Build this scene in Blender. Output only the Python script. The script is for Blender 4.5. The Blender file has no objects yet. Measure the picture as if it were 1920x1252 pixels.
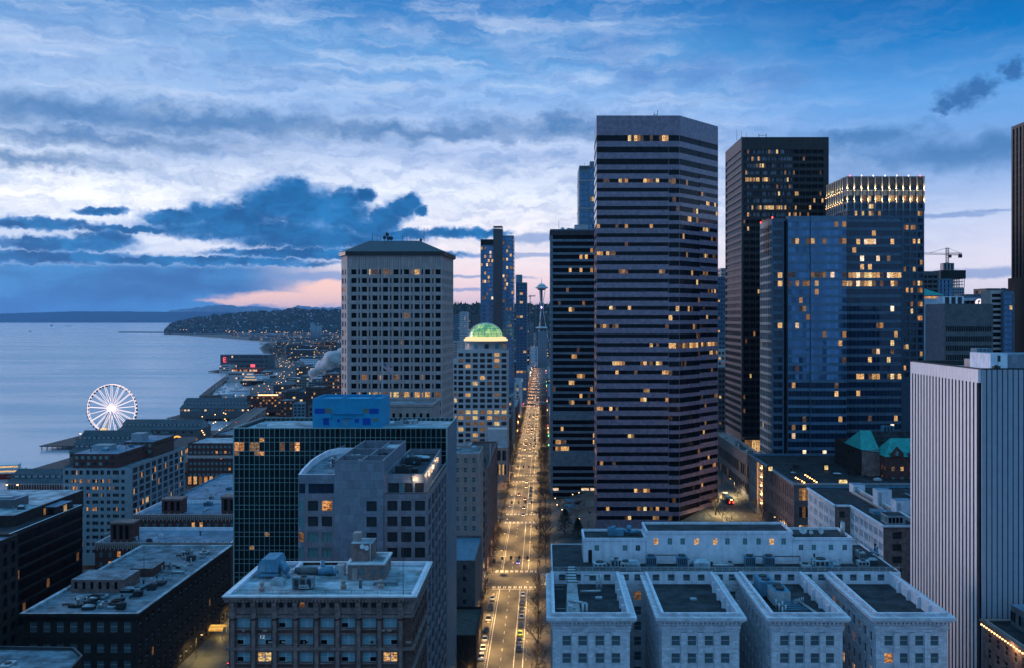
import bpy, math, random
from mathutils import Vector
RN = random.Random(11)
sc = bpy.context.scene
col = sc.collection

# ---------------------------------------------------------------- camera
F, VX, HY, CH = 1866.67, 1020.0, 596.0, 110.0
cam_d = bpy.data.cameras.new("camera")
cam_d.lens = 35.0
cam_d.sensor_width = 36.0
cam_d.shift_x = -60 / 1920
cam_d.shift_y = -30 / 1920
cam_d.clip_start = 1.0
cam_d.clip_end = 120000.0
cam = bpy.data.objects.new("camera", cam_d)
cam.location = (0, 0, CH)
cam.rotation_euler = (math.radians(90), 0, 0)
col.objects.link(cam)
sc.camera = cam

sc.render.engine = 'CYCLES'
sc.cycles.use_denoising = True
sc.cycles.max_bounces = 5
sc.cycles.diffuse_bounces = 3
sc.cycles.glossy_bounces = 3
sc.cycles.transmission_bounces = 2
sc.cycles.volume_bounces = 2
sc.cycles.transparent_max_bounces = 8
sc.cycles.sample_clamp_indirect = 4.0
sc.view_settings.view_transform = 'Standard'
sc.view_settings.look = 'None'
sc.view_settings.exposure = 0.36
sc.view_settings.gamma = 1.0

def lin(c):
    return tuple(((v / 255) / 12.92 if v / 255 <= .04045 else ((v / 255 + .055) / 1.055) ** 2.4) for v in c)

# ---------------------------------------------------------------- sky
class N:
    """small helper for node trees"""
    def __init__(s, nt): s.nt = nt
    def new(s, t, **kw):
        n = s.nt.nodes.new(t)
        for k, v in kw.items(): setattr(n, k, v)
        return n
    def put(s, sock, v):
        if hasattr(v, 'is_output') or isinstance(v, bpy.types.NodeSocket): s.nt.links.new(v, sock)
        else: sock.default_value = v
    def m(s, op, a, b=0.0, c=None, clamp=False):
        n = s.new('ShaderNodeMath', operation=op); n.use_clamp = clamp
        s.put(n.inputs[0], a); s.put(n.inputs[1], b)
        if c is not None: s.put(n.inputs[2], c)
        return n.outputs[0]
    def v(s, op, a, b=(0, 0, 0)):
        n = s.new('ShaderNodeVectorMath', operation=op)
        s.put(n.inputs[0], a); s.put(n.inputs[1], b)
        return n.outputs['Value'] if op in ('LENGTH', 'DOT_PRODUCT') else n.outputs[0]
    def mr(s, x, a, b, c=0.0, d=1.0, smooth=True):
        n = s.new('ShaderNodeMapRange'); n.interpolation_type = 'SMOOTHSTEP' if smooth else 'LINEAR'; n.clamp = True
        for i, q in enumerate((x, a, b, c, d)): s.put(n.inputs[i], q)
        return n.outputs[0]
    def mix(s, f, a, b, mode='MIX'):
        n = s.new('ShaderNodeMix', data_type='RGBA', blend_type=mode); n.clamp_factor = True
        s.put(n.inputs[0], f)
        for sock, q in ((n.inputs[6], a), (n.inputs[7], b)):
            if isinstance(q, tuple) and len(q) == 3: q = q + (1,)
            s.put(sock, q)
        return n.outputs[2]
    def noise(s, vec, scale, detail=4.0, rough=.55, dist=0.0, color=False):
        n = s.new('ShaderNodeTexNoise'); s.put(n.inputs['Vector'], vec)
        n.inputs['Scale'].default_value = scale; n.inputs['Detail'].default_value = detail
        n.inputs['Roughness'].default_value = rough; n.inputs['Distortion'].default_value = dist
        return n.outputs['Color' if color else 'Fac']
    def ramp(s, x, stops):
        n = s.new('ShaderNodeValToRGB'); cr = n.color_ramp
        while len(cr.elements) < len(stops): cr.elements.new(.5)
        for e, (p, c) in zip(cr.elements, stops):
            e.position = p; e.color = (*lin(c), 1)
        s.put(n.inputs[0], x)
        return n.outputs[0]
    def xyz(s, x, y, z):
        n = s.new('ShaderNodeCombineXYZ')
        s.put(n.inputs[0], x); s.put(n.inputs[1], y); s.put(n.inputs[2], z)
        return n.outputs[0]
    def sep(s, v):
        n = s.new('ShaderNodeSeparateXYZ'); s.put(n.inputs[0], v); return n.outputs

SUN_AZ, SUN_EL = math.radians(-58), math.radians(7)     # evening glow from the west, left of the avenue
world = bpy.data.worlds.new("World"); sc.world = world; world.use_nodes = True
nt = world.node_tree; nt.nodes.clear(); n = N(nt)
tc = n.new('ShaderNodeTexCoord').outputs['Generated']
d = n.sep(n.v('NORMALIZE', tc))
az = n.m('MULTIPLY', n.m('ARCTAN2', d[0], d[1]), 57.2958)
el = n.m('MULTIPLY', n.m('ARCSINE', d[2]), 57.2958)
def ae(px, py):
    a = math.atan((px - VX) / F)
    return math.degrees(a), math.degrees(math.atan((HY - py) / F * math.cos(a)))
def e(py): return max(0, min(1, math.degrees(math.atan((HY - py) / F)) / 30))
t = n.m('DIVIDE', el, 30.0, clamp=True)
L = n.ramp(t, [(0, (150, 170, 205)), (e(480), (210, 220, 238)), (e(390), (246, 246, 250)), (e(310), (208, 220, 240)),
               (e(250), (152, 182, 222)), (e(140), (138, 172, 216)), (e(60), (98, 148, 202)), (e(0), (54, 114, 178)), (1, (70, 158, 216))])
C_ = n.ramp(t, [(0, (248, 208, 206)), (e(540), (244, 212, 214)), (e(470), (240, 230, 234)), (e(370), (232, 236, 246)), (e(290), (180, 196, 228)),
               (e(190), (136, 174, 222)), (e(100), (84, 148, 206)), (e(0), (8, 108, 180)), (1, (70, 158, 216))])
R_ = n.ramp(t, [(0, (230, 214, 220)), (e(480), (218, 216, 232)), (e(400), (178, 194, 226)), (e(340), (132, 166, 216)), (e(200), (84, 148, 212)),
               (e(100), (0, 110, 182)), (e(0), (0, 90, 162)), (1, (70, 158, 216))])
sky = n.mix(n.mr(az, -26, -6), L, C_)
sky = n.mix(n.mr(az, 2, 20), sky, R_)
P = n.xyz(az, el, 0.0)
warpc = n.noise(n.v('MULTIPLY', P, (.55, .75, 1)), 1.0, 7, .62, color=True)
warp = n.v('SUBTRACT', warpc, (.5, .5, .5))
# thin streaky layer over everything above ~3 degrees
Pw = n.v('ADD', P, n.v('MULTIPLY', warp, (5, 1.6, 0)))
st = n.noise(n.v('MULTIPLY', Pw, (.085, .42, 1)), 1.0, 8, .6)
st2 = n.noise(n.v('MULTIPLY', n.v('ADD', Pw, (31, 7, 0)), (.22, .55, 1)), 1.0, 8, .62)
hi = n.mr(el, 1.5, 7)
rightfade = n.mr(n.m('ADD', az, n.m('MULTIPLY', n.m('SUBTRACT', el, 10), 1.2)), 8, 22, 1, .16)
sky = n.mix(n.m('MULTIPLY', n.m('MULTIPLY', n.mr(st, .40, .70), hi), n.m('MULTIPLY', rightfade, .5)), sky, lin((70, 124, 186)))
sky = n.mix(n.m('MULTIPLY', n.m('MULTIPLY', n.mr(st2, .42, .74), hi), n.m('MULTIPLY', rightfade, .36)), sky, lin((190, 206, 236)))
fine = n.noise(n.v('MULTIPLY', Pw, (.5, 1.5, 1)), 1.0, 6, .6)
sky = n.mix(n.m('MULTIPLY', n.mr(fine, .42, .66), n.m('MULTIPLY', n.m('MULTIPLY', hi, rightfade), .38)), sky, lin((84, 130, 190)))
wisp = n.noise(n.v('MULTIPLY', n.v('ADD', P, n.v('MULTIPLY', warp, (4, 1.3, 0))), (.13, .95, 1)), 1.0, 8, .62)
sky = n.mix(n.m('MULTIPLY', n.mr(wisp, .46, .72), n.m('MULTIPLY', n.m('MULTIPLY', n.mr(el, 5, 9), rightfade), .5)), sky, lin((196, 210, 234)))
def blobs(items, ws, w=warp):
    """union of soft ellipses (photo-independent azimuth/elevation), edges broken up by noise"""
    Q = n.v('ADD', P, n.v('MULTIPLY', w, ws))
    acc = None
    for (px, py, rx, ry) in items:
        a, b = ae(px, py)
        ln = n.v('LENGTH', n.v('MULTIPLY', n.v('SUBTRACT', Q, (a, b, 0)), (32.6 / rx, 32.6 / ry, 0)))
        acc = ln if acc is None else n.m('MINIMUM', acc, ln)
    return acc
# soft dark banks high on the left and low on the right
b1 = blobs([(120, 208, 330, 30), (420, 232, 330, 26), (760, 246, 330, 18), (40, 300, 160, 16), (200, 262, 260, 18), (1060, 238, 120, 24),
            (1840, 285, 230, 34), (1620, 262, 120, 22), ], (9, 2.6, 0))
sky = n.mix(n.m('MULTIPLY', n.mr(b1, .0, 1.7, 1, 0), .8), sky, lin((52, 108, 164)))
b0 = blobs([(1150, 100, 70, 34), (1200, 140, 44, 20), (1320, 130, 60, 26), (1460, 150, 60, 20)], (3, 1.6, 0))
sky = n.mix(n.m('MULTIPLY', n.mr(b0, .1, 1.6, 1, 0), .45), sky, lin((66, 118, 186)))
# rain under the cloud bank, far left
rain = n.m('MULTIPLY', n.mr(n.m('ADD', az, n.m('MULTIPLY', warp, 1.0)), -17.5, -9.5, 1, 0), n.mr(el, 2.6, 3.7, 1, 0))
sky = n.mix(n.m('MULTIPLY', rain, .96), sky, n.mix(n.mr(n.noise(n.v('MULTIPLY', Pw, (.12, .5, 1)), 1.0, 5), .35, .7), lin((0, 92, 158)), lin((40, 130, 196))))
right_glow = blobs([(850, 560, 230, 50)], (2, .5, 0))
pk = blobs([(560, 562, 150, 15), (660, 548, 130, 22), (470, 566, 90, 7)], (2.2, .8, 0))
sky = n.mix(n.mr(pk, .55, 1.15, 1, 0), sky, lin((255, 206, 190)))
b2 = blobs([(960, 478, 130, 7), (900, 520, 120, 4), (1010, 446, 90, 10), (1850, 512, 110, 10), (1790, 403, 70, 5), (1850, 395, 50, 4), (620, 520, 130, 10), (870, 545, 60, 4)], (5, .7, 0))
sky = n.mix(n.m('MULTIPLY', n.mr(b2, .5, 1.2, 1, 0), .72), sky, lin((112, 144, 196)))
# cumulus bank
w2c = n.noise(n.v('MULTIPLY', P, (1.25, 1.5, 1)), 1.0, 9, .64, color=True)
w2 = n.v('SUBTRACT', w2c, (.5, .5, .5))
cum = blobs([(545, 362, 44, 30), (510, 385, 66, 34), (575, 390, 70, 40), (440, 410, 84, 30), (650, 376, 34, 24), (684, 366, 20, 18), (640, 405, 60, 28), (335, 410, 64, 17), (380, 400, 30, 18),
             (772, 380, 20, 18), (752, 392, 30, 22), (722, 408, 34, 22), (790, 396, 14, 12), (690, 426, 60, 18), (480, 432, 210, 20), (600, 450, 180, 20), (860, 438, 84, 11), (910, 438, 50, 8), (740, 440, 90, 12),
             (190, 396, 46, 7), (60, 420, 110, 11), (250, 430, 90, 7), (110, 458, 120, 13), (200, 450, 50, 18), (330, 489, 300, 9), (60, 482, 260, 12), (560, 476, 170, 10),
             (700, 478, 190, 9)], (1.15, 1.0, 0), w2)
rim = n.mr(cum, .98, 1.3, 1, 0)
sky = n.mix(n.m('MULTIPLY', rim, .6), sky, lin((120, 156, 206)))
core = n.mr(cum, .78, 1.1, 1, 0)
cc = n.mix(n.mr(n.noise(n.v('MULTIPLY', Pw, (.35, .6, 1)), 1.0, 6), .36, .68), lin((0, 80, 140)), lin((24, 114, 178)))
cc = n.mix(n.m('MULTIPLY', n.mr(cum, .45, 1.0), n.mr(n.noise(n.v('MULTIPLY', P, (.9, 1.4, 1)), 1.0, 7, .65), .38, .62)), cc, lin((92, 142, 200)))
sky = n.mix(core, sky, cc)
dk = blobs([(1800, 185, 40, 24), (1835, 165, 34, 20), (1770, 200, 22, 12), (1895, 135, 18, 18), (1905, 122, 16, 16)], (2.2, 1.8, 0), w2)
sky = n.mix(n.m('MULTIPLY', n.mr(dk, .3, 1.3, 1, 0), .85), sky, lin((40, 92, 152)))
# unseen sky behind the camera, made brighter upward to light facades and roofs
back = n.mix(n.mr(el, 0, 50), lin((92, 132, 182)), lin((104, 178, 226)))
back = n.mix(n.mr(n.noise(n.v('MULTIPLY', Pw, (.03, .1, 1)), 1.0, 5), .4, .65), back, lin((110, 160, 208)))
sky = n.mix(n.mr(d[1], .55, -.1), sky, back)
# a physically based dusk sky adds its own gradient on top of the clouds
nish = n.new('ShaderNodeTexSky', sky_type='NISHITA'); nish.sun_disc = False
nish.sun_elevation = SUN_EL; nish.sun_rotation = SUN_AZ; nish.altitude = 100
bg1 = n.new('ShaderNodeBackground'); nt.links.new(sky, bg1.inputs[0]); bg1.inputs[1].default_value = .96
bg2 = n.new('ShaderNodeBackground'); nt.links.new(nish.outputs[0], bg2.inputs[0]); bg2.inputs[1].default_value = .003
ad = n.new('ShaderNodeAddShader'); nt.links.new(bg1.outputs[0], ad.inputs[0]); nt.links.new(bg2.outputs[0], ad.inputs[1])
wo = n.new('ShaderNodeOutputWorld'); nt.links.new(ad.outputs[0], wo.inputs[0])
world.cycles.sampling_method = 'MANUAL'; world.cycles.sample_map_resolution = 512

sun_d = bpy.data.lights.new("sun", 'SUN'); sun_d.energy = 1.5; sun_d.angle = math.radians(25); sun_d.color = (1, .80, .82)
sun = bpy.data.objects.new("sun", sun_d); col.objects.link(sun)
sun.location = (-300, 200, 400)
sd = Vector((math.sin(SUN_AZ) * math.cos(SUN_EL), math.cos(SUN_AZ) * math.cos(SUN_EL), math.sin(SUN_EL)))
sun.rotation_euler = sd.to_track_quat('Z', 'Y').to_euler()
# ---------------------------------------------------------------- materials
MT = {}
def M(name, c, rough=.8, var=.2, scale=.35, metal=0.0, spec=.25, bump=0.0, streak=.25, brick=None, mortar=None, emit=None):
    m = bpy.data.materials.new(name); m.use_nodes = True; nt = m.node_tree; nt.nodes.clear(); k = N(nt)
    out = k.new('ShaderNodeOutputMaterial'); b = k.new('ShaderNodeBsdfPrincipled'); nt.links.new(b.outputs[0], out.inputs[0])
    oc = k.new('ShaderNodeTexCoord').outputs['Object']
    lo = tuple(v * (1 - var) for v in c); hi_ = tuple(min(1, v * (1 + var)) for v in c)
    a = k.mix(k.mr(k.noise(oc, scale, 5, .65), .3, .7), lo, hi_)
    if streak:
        s_ = k.noise(k.v('MULTIPLY', oc, (1.3, 1.3, .07)), 1.0, 4, .6)
        a = k.mix(k.m('MULTIPLY', k.mr(s_, .48, .72), streak), a, tuple(v * .45 for v in c))
    if brick:
        x = k.sep(oc)
        bt = k.new('ShaderNodeTexBrick'); k.put(bt.inputs['Vector'], oc if name.startswith('roof') else k.xyz(k.m('ADD', x[0], x[1]), x[2], 0.0))
        bt.inputs['Scale'].default_value = 1.0; bt.inputs['Brick Width'].default_value = brick[0]; bt.inputs['Row Height'].default_value = brick[1]
        bt.inputs['Mortar Size'].default_value = brick[2]; bt.inputs['Mortar Smooth'].default_value = .3
        bt.inputs['Color1'].default_value = (.8, .8, .8, 1); bt.inputs['Color2'].default_value = (1.1, 1.1, 1.1, 1)
        mo = mortar or (.45, .45, .45); bt.inputs['Mortar'].default_value = (*mo, 1)
        a = k.mix(1.0, a, bt.outputs[0], 'MULTIPLY')
    k.put(b.inputs['Base Color'], a)
    b.inputs['Roughness'].default_value = rough; b.inputs['Metallic'].default_value = metal
    b.inputs['Specular IOR Level'].default_value = spec
    if bump:
        bp = k.new('ShaderNodeBump'); bp.inputs['Strength'].default_value = bump; bp.inputs['Distance'].default_value = .08
        k.put(bp.inputs['Height'], k.noise(oc, 3.5, 6, .7)); nt.links.new(bp.outputs[0], b.inputs['Normal'])
    MT[name] = m
    return m
def glass(name, c, rough=.12, spec=.5, metal=0.0, wob=.02, blinds=None, bf=.2, tint=None):
    m = bpy.data.materials.new(name); m.use_nodes = True; nt = m.node_tree; nt.nodes.clear(); k = N(nt)
    out = k.new('ShaderNodeOutputMaterial'); b = k.new('ShaderNodeBsdfPrincipled'); nt.links.new(b.outputs[0], out.inputs[0])
    g = k.new('ShaderNodeNewGeometry'); oc = k.new('ShaderNodeTexCoord').outputs['Object']
    rp = g.outputs['Random Per Island']
    a = k.mix(rp, tuple(v * .6 for v in c), tuple(v * 1.5 for v in c))
    if blinds:
        rr = k.m('FRACT', k.m('MULTIPLY', rp, 17.31)); a = k.mix(k.m('LESS_THAN', rr, bf), a, blinds)
    k.put(b.inputs['Base Color'], a); b.inputs['Roughness'].default_value = rough
    b.inputs['Specular IOR Level'].default_value = spec; b.inputs['Metallic'].default_value = metal
    if tint: b.inputs['Specular Tint'].default_value = (*tint, 1)
    if wob:      # every pane sits at a slightly different angle
        h = k.m('MULTIPLY', rp, 6.283)
        off = k.xyz(k.m('MULTIPLY', k.m('SINE', h), wob), k.m('MULTIPLY', k.m('COSINE', h), wob), k.m('MULTIPLY', k.m('SINE', k.m('MULTIPLY', h, 3.7)), wob))
        w_ = k.v('SUBTRACT', k.noise(oc, .35, 2, .5, color=True), (.5, .5, .5))
        nn = k.v('ADD', k.v('ADD', g.outputs['Normal'], off), k.v('MULTIPLY', w_, (wob * 2, wob * 2, wob * 2)))
        nt.links.new(k.v('NORMALIZE', nn), b.inputs['Normal'])
    MT[name] = m
    return m
def lit(name, c, s, contrast=.7, scale=.9, dark=(.02, .015, .012)):
    """a room with its lights on seen through the pane: uneven, brighter towards the ceiling lights"""
    m = bpy.data.materials.new(name); m.use_nodes = True; nt = m.node_tree; nt.nodes.clear(); k = N(nt)
    out = k.new('ShaderNodeOutputMaterial'); b = k.new('ShaderNodeBsdfPrincipled'); nt.links.new(b.outputs[0], out.inputs[0])
    oc = k.new('ShaderNodeTexCoord').outputs['Object']; g = k.new('ShaderNodeNewGeometry')
    x = k.sep(oc); q = k.xyz(k.m('ADD', x[0], x[1]), k.m('MULTIPLY', x[2], 1.8), k.m('MULTIPLY', g.outputs['Random Per Island'], 9.0))
    f = k.mr(k.noise(q, scale, 4, .6), .5 - .18 * contrast, .5 + .16)
    f = k.m('ADD', k.m('MULTIPLY', f, contrast), 1 - contrast)
    f = k.m('MULTIPLY', f, k.mr(g.outputs['Random Per Island'], 0, 1, .25, 1.35, False))
    b.inputs['Base Color'].default_value = (*dark, 1); b.inputs['Roughness'].default_value = .2
    k.put(b.inputs['Emission Color'], k.mix(f, (c[0], c[1] * .6, c[2] * .35), c)); k.put(b.inputs['Emission Strength'], k.m('MULTIPLY', f, s))
    m.cycles.emission_sampling = 'NONE'
    MT[name] = m
    return m
def glow(name, c, s, sampling='NONE'):
    m = bpy.data.materials.new(name); m.use_nodes = True; nt = m.node_tree; nt.nodes.clear(); k = N(nt)
    out = k.new('ShaderNodeOutputMaterial'); b = k.new('ShaderNodeEmission'); nt.links.new(b.outputs[0], out.inputs[0])
    b.inputs[0].default_value = (*c, 1); b.inputs[1].default_value = s; m.cycles.emission_sampling = sampling
    MT[name] = m
    return m

M('asphalt', (.062, .060, .054), .7, .25, .25, spec=.4, bump=.2, streak=0)
M('sidewalk', (.085, .083, .08), .85, .2, .4, streak=0, brick=(1.5, 1.5, .04))
M('ground', (.08, .09, .09), .9, .3, .05, streak=0)
M('paint', (.6, .6, .56), .7, .25, .8, streak=0)
M('kerb', (.2, .2, .19), .85, .2, .5, streak=0)
M('roof_grey', (.15, .2, .24), .85, .55, .22, streak=0, bump=.5, brick=(7, 1.1, .05), mortar=(.7, .7, .7))
M('roof_pale', (.30, .38, .43), .8, .55, .2, streak=0, bump=.5, brick=(8, 1.3, .05), mortar=(.7, .7, .7))
M('roof_dark', (.026, .028, .033), .7, .75, .3, streak=0, bump=.5, brick=(7, 1.1, .06), mortar=(1.9, 1.9, 1.9))
M('roof_blue', (.13, .21, .29), .75, .35, .15, streak=0)
M('gran', (.25, .185, .245), .16, .16, .6, spec=.5, streak=.12, brick=(1.5, 1.25, .03), mortar=(.7, .7, .7))
M('conc', (.46, .375, .36), .85, .14, .4, streak=.2)
M('conc_dark', (.12, .12, .13), .85, .2, .4, streak=.25)
M('steel_dark', (.03, .025, .024), .5, .2, .5, spec=.4, streak=.1)
M('blackish', (.018, .018, .02), .6, .3, .5, streak=0)
M('blue_spandrel', (.08, .16, .25), .3, .25, .5, spec=.6, streak=.1)
M('blue_frame', (.09, .135, .19), .45, .2, .5, streak=.1)
M('terracotta', (.66, .66, .72), .7, .10, .5, streak=.22, brick=(1.1, .45, .02), mortar=(.6, .6, .6))
M('white_wall', (.70, .72, .80), .8, .14, .5, streak=.3)
M('ribs', (.80, .73, .75), .7, .05, .4, streak=.06)  # west face: pinkish evening light is in the colour
M('ribs_shaded', (.34, .37, .44), .7, .06, .4, streak=.06)  # darker blue-grey copy of the ribs, shade of the front painted in
M('brick_brown', (.13, .066, .055), .85, .3, .6, streak=.3, brick=(.7, .25, .02))
M('stone_mauve', (.22, .145, .135), .85, .35, .7, streak=.35)
M('brick_red', (.12, .05, .043), .85, .25, .6, streak=.2, brick=(.8, .3, .02))
M('brick_dark', (.035, .026, .024), .85, .3, .6, streak=.2)
M('cream', (.25, .31, .35), .85, .12, .4, streak=.22)
M('tile_grey', (.20, .22, .27), .55, .10, .8, spec=.4, streak=.12, brick=(1.5, 1.9, .025))
M('tile_mauve', (.24, .21, .24), .55, .10, .8, spec=.4, streak=.12, brick=(1.5, 1.75, .025))
M('panel_teal', (.13, .21, .27), .5, .12, .5, streak=.15, brick=(2.2, 1.9, .02))
M('mullion', (.28, .46, .47), .35, .1, .5, metal=.5, streak=0)
M('metal', (.42, .47, .5), .45, .2, .8, metal=.4, streak=.15)
M('metal_blue', (.10, .25, .36), .5, .25, .7, metal=.2, streak=.25)
M('metal_dark', (.05, .055, .06), .5, .2, .8, metal=.4, streak=0)
M('copper', (.03, .33, .30), .7, .25, .6, streak=.3)
M('blue_paint', (.02, .27, .47), .7, .10, .5, streak=.12)
M('blue_patch', (.005, .06, .33), .7, .1, .5, streak=0)
M('yellow_patch', (.12, .17, .14), .7, .1, .5, streak=0)
M('hip_roof', (.05, .062, .08), .6, .15, .6, spec=.4, streak=.2)
M('hotel', (.52, .52, .54), .7, .1, .5, streak=.12)
M('core_brown', (.10, .085, .095), .6, .15, .5, streak=.1)
M('stone_pink', (.34, .27, .25), .85, .15, .5, streak=.25)
M('wood', (.12, .08, .06), .85, .3, .5, streak=.1)
M('shed', (.06, .08, .095), .8, .3, .3, streak=.2)
M('pier_deck', (.045, .05, .055), .85, .3, .3, streak=0)
M('white_paint', (.6, .62, .64), .5, .15, .6, streak=.1)
M('red_paint', (.3, .02, .02), .5, .15, .6, streak=.1)
M('bark', (.06, .05, .045), .9, .3, 2.0, streak=0)
M('leaf_dark', (.02, .035, .02), .8, .5, .8, streak=0)
M('sash', (.38, .44, .48), .6, .2, 1.0, streak=0)
M('rubber', (.012, .012, .012), .8, .2, 1.0, streak=0)
glass('g_dark', (.006, .007, .010), .15, .22, blinds=(.03, .035, .04), bf=.12)
glass('g_green', (.004, .013, .014), .12, .2)
glass('g_black', (.004, .004, .005), .3, .10)
glass('g_teal', (.05, .11, .12), .2, .4, blinds=(.11, .24, .25), bf=.6)
glass('g_sash', (.006, .008, .011), .12, .12, blinds=(.10, .15, .17), bf=.22)
glass('g_blind', (.02, .03, .035), .25, .4, blinds=(.20, .36, .42), bf=.8)
glass('g_tower', (.005, .005, .007), .08, .16, wob=.012)
glass('g_blue', (.07, .15, .26), .05, .9, metal=.55, wob=.02, tint=(.7, .85, 1))
glass('g_bluedk', (.008, .02, .045), .08, .6, wob=.01)
glass('g_curtain', (.16, .17, .20), .4, .2, blinds=(.03, .03, .04), bf=.35)
glass('g_car', (.01, .012, .015), .05, .6, wob=0)
lit('l_warm', (1.0, .64, .27), .9, .9, 2.0)
lit('l_yel', (1.0, .78, .36), .95, .8, 1.6)
lit('l_dim', (.55, .32, .14), .4, .95, 1.8)
lit('l_org', (1.0, .50, .17), .8, .95, 1.6)
lit('l_whi', (1.0, .82, .60), 1.3, .6)
lit('l_low', (.30, .20, .13), .30, .9); lit('l_spot', (1.0, .62, .25), .9, 1.0, 2.2)
lit('l_cyan', (.15, .65, .75), .5, .4)
glow('bulb', (1.0, .52, .18), 4.5); glow('bulb_white', (1, .85, .66), 3.5); glow('bulb_red', (1, .05, .05), 5); glow('bulb_green', (.1, 1, .5), 5)
glow('head', (1.0, .60, .28), 9); glow('tail', (1.0, .06, .04), 5); glow('head_violet', (.6, .4, 1.0), 7)
glow('wheel_light', (1.0, .84, .90), 1.0); glow('hub_light', (1, .9, 1), 1.6)
def carpaint(name, c):
    m = M(name, c, .25, .03, .5, metal=.2, spec=.6, streak=0); return m
for nm, c in (('car_white', (.62, .62, .6)), ('car_silver', (.33, .33, .33)), ('car_dark', (.02, .025, .035)), ('car_blue', (.02, .04, .16)), ('car_lime', (.30, .45, .06)), ('car_red', (.25, .02, .02))):
    carpaint(nm, c)

# ---------------------------------------------------------------- mesh building
ORG = {}
class MB:
    def __init__(s): s.v = []; s.f = []; s.mi = []; s.mats = []; s.sm = []; s.g = {}; s.cur = 0; s.kids = []
    def slot(s, m):
        if m not in s.mats: s.mats.append(m)
        return s.mats.index(m)
    def poly(s, pts, m, smooth=False):
        i = len(s.v); s.v += [tuple(p) for p in pts]; s.g[len(s.f)] = s.cur; s.f.append(tuple(range(i, i + len(pts)))); s.mi.append(s.slot(m)); s.sm.append(smooth)
    def box(s, x0, y0, z0, x1, y1, z1, m, top=None, bottom=True):
        if x1 < x0: x0, x1 = x1, x0
        if y1 < y0: y0, y1 = y1, y0
        a = [(x0, y0), (x1, y0), (x1, y1), (x0, y1)]
        s.prism(a, z0, z1, m, top, bottom)
    def prism(s, a, z0, z1, m, top=None, bottom=True, b=None):
        b = b or a; k = len(a); s.cur += 1
        for i in range(k):
            j = (i + 1) % k
            s.poly([(*a[i], z0), (*a[j], z0), (*b[j], z1), (*b[i], z1)], m)
        s.poly([(*p, z1) for p in b], top or m)
        if bottom: s.poly([(*p, z0) for p in reversed(a)], m)
    def tube(s, p0, p1, r0, r1=None, m='metal', n=6, cap=True, smooth=True):
        r1 = r0 if r1 is None else r1
        p0 = Vector(p0); p1 = Vector(p1); d = (p1 - p0)
        if d.length < 1e-6: return
        d.normalize(); u = d.cross(Vector((0, 0, 1)))
        if u.length < 1e-3: u = Vector((1, 0, 0))
        u.normalize(); w = d.cross(u); i = len(s.v); q = s.slot(m); s.cur += 1; f0 = len(s.f)
        for p, r in ((p0, r0), (p1, r1)):
            for k in range(n):
                a = 2 * math.pi * k / n; s.v.append(tuple(p + (u * math.cos(a) + w * math.sin(a)) * r))
        for k in range(n):
            j = (k + 1) % n; s.f.append((i + k, i + n + k, i + n + j, i + j)); s.mi.append(q); s.sm.append(smooth)
        if cap:
            s.f.append(tuple(range(i + n - 1, i - 1, -1)) if False else tuple(i + k for k in range(n))); s.mi.append(q); s.sm.append(False)
            s.f.append(tuple(i + n + k for k in reversed(range(n)))); s.mi.append(q); s.sm.append(False)
        for j in range(f0, len(s.f)): s.g[j] = s.cur
    def lathe(s, cx, cy, prof, m, n=32, mats=None, smooth=True):
        i = len(s.v)
        for (r, z) in prof:
            for k in range(n):
                a = 2 * math.pi * k / n; s.v.append((cx + r * math.cos(a), cy + r * math.sin(a), z))
        for j in range(len(prof) - 1):
            q = s.slot(mats[j] if mats else m)
            for k in range(n):
                k2 = (k + 1) % n
                s.f.append((i + j * n + k, i + j * n + k2, i + (j + 1) * n + k2, i + (j + 1) * n + k)); s.mi.append(q); s.sm.append(smooth)
    def build_each(s, name, parent=None, most=98):
        """every separate piece becomes a part of its own"""
        gs = {}
        for j in range(len(s.f)): gs.setdefault(s.g.get(j, 0), []).append(j)
        gs = list(gs.values())
        def pick(js):
            mb = MB()
            for j in js:
                o = len(mb.v); mb.v += [s.v[i] for i in s.f[j]]; mb.f.append(tuple(range(o, o + len(s.f[j])))); mb.mi.append(mb.slot(s.mats[s.mi[j]])); mb.sm.append(s.sm[j])
            return mb
        for js in gs[:most]: pick(js).build(name, parent)
        if len(gs) > most: tag(pick([j for js in gs[most:] for j in js]).build(name, parent), kind='stuff')
    def build(s, name, parent=None, label=None):
        if not s.f: return None
        o3 = Vector(ORG.get(parent.name, (0, 0, 0))) if parent else Vector((0, 0, 0))
        me = bpy.data.meshes.new(name)
        me.from_pydata([(x - o3.x, y - o3.y, z - o3.z) for x, y, z in s.v], [], s.f)
        for m in s.mats: me.materials.append(MT[m])
        me.polygons.foreach_set('material_index', s.mi); me.polygons.foreach_set('use_smooth', s.sm)
        me.update()
        o = bpy.data.objects.new(name, me); col.objects.link(o)
        if parent: o.parent = parent; ORG[o.name] = tuple(o3)
        if label: o['label'] = label
        return o
def tag(o, label=None, cat=None, group=None, kind=None):
    for k_, v_ in (('label', label), ('category', cat), ('group', group), ('kind', kind)):
        if v_: o[k_] = v_
    return o
def thing(name, label, cat, loc, group=None):
    o = bpy.data.objects.new(name, None); o.empty_display_size = 1; col.objects.link(o); o.location = loc
    ORG[o.name] = tuple(loc); return tag(o, label, cat, group)
def copy_tree(o, parent=None):
    c = o.copy(); col.objects.link(c)
    if parent: c.parent = parent
    for ch in list(o.children): copy_tree(ch, c)
    return c
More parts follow.
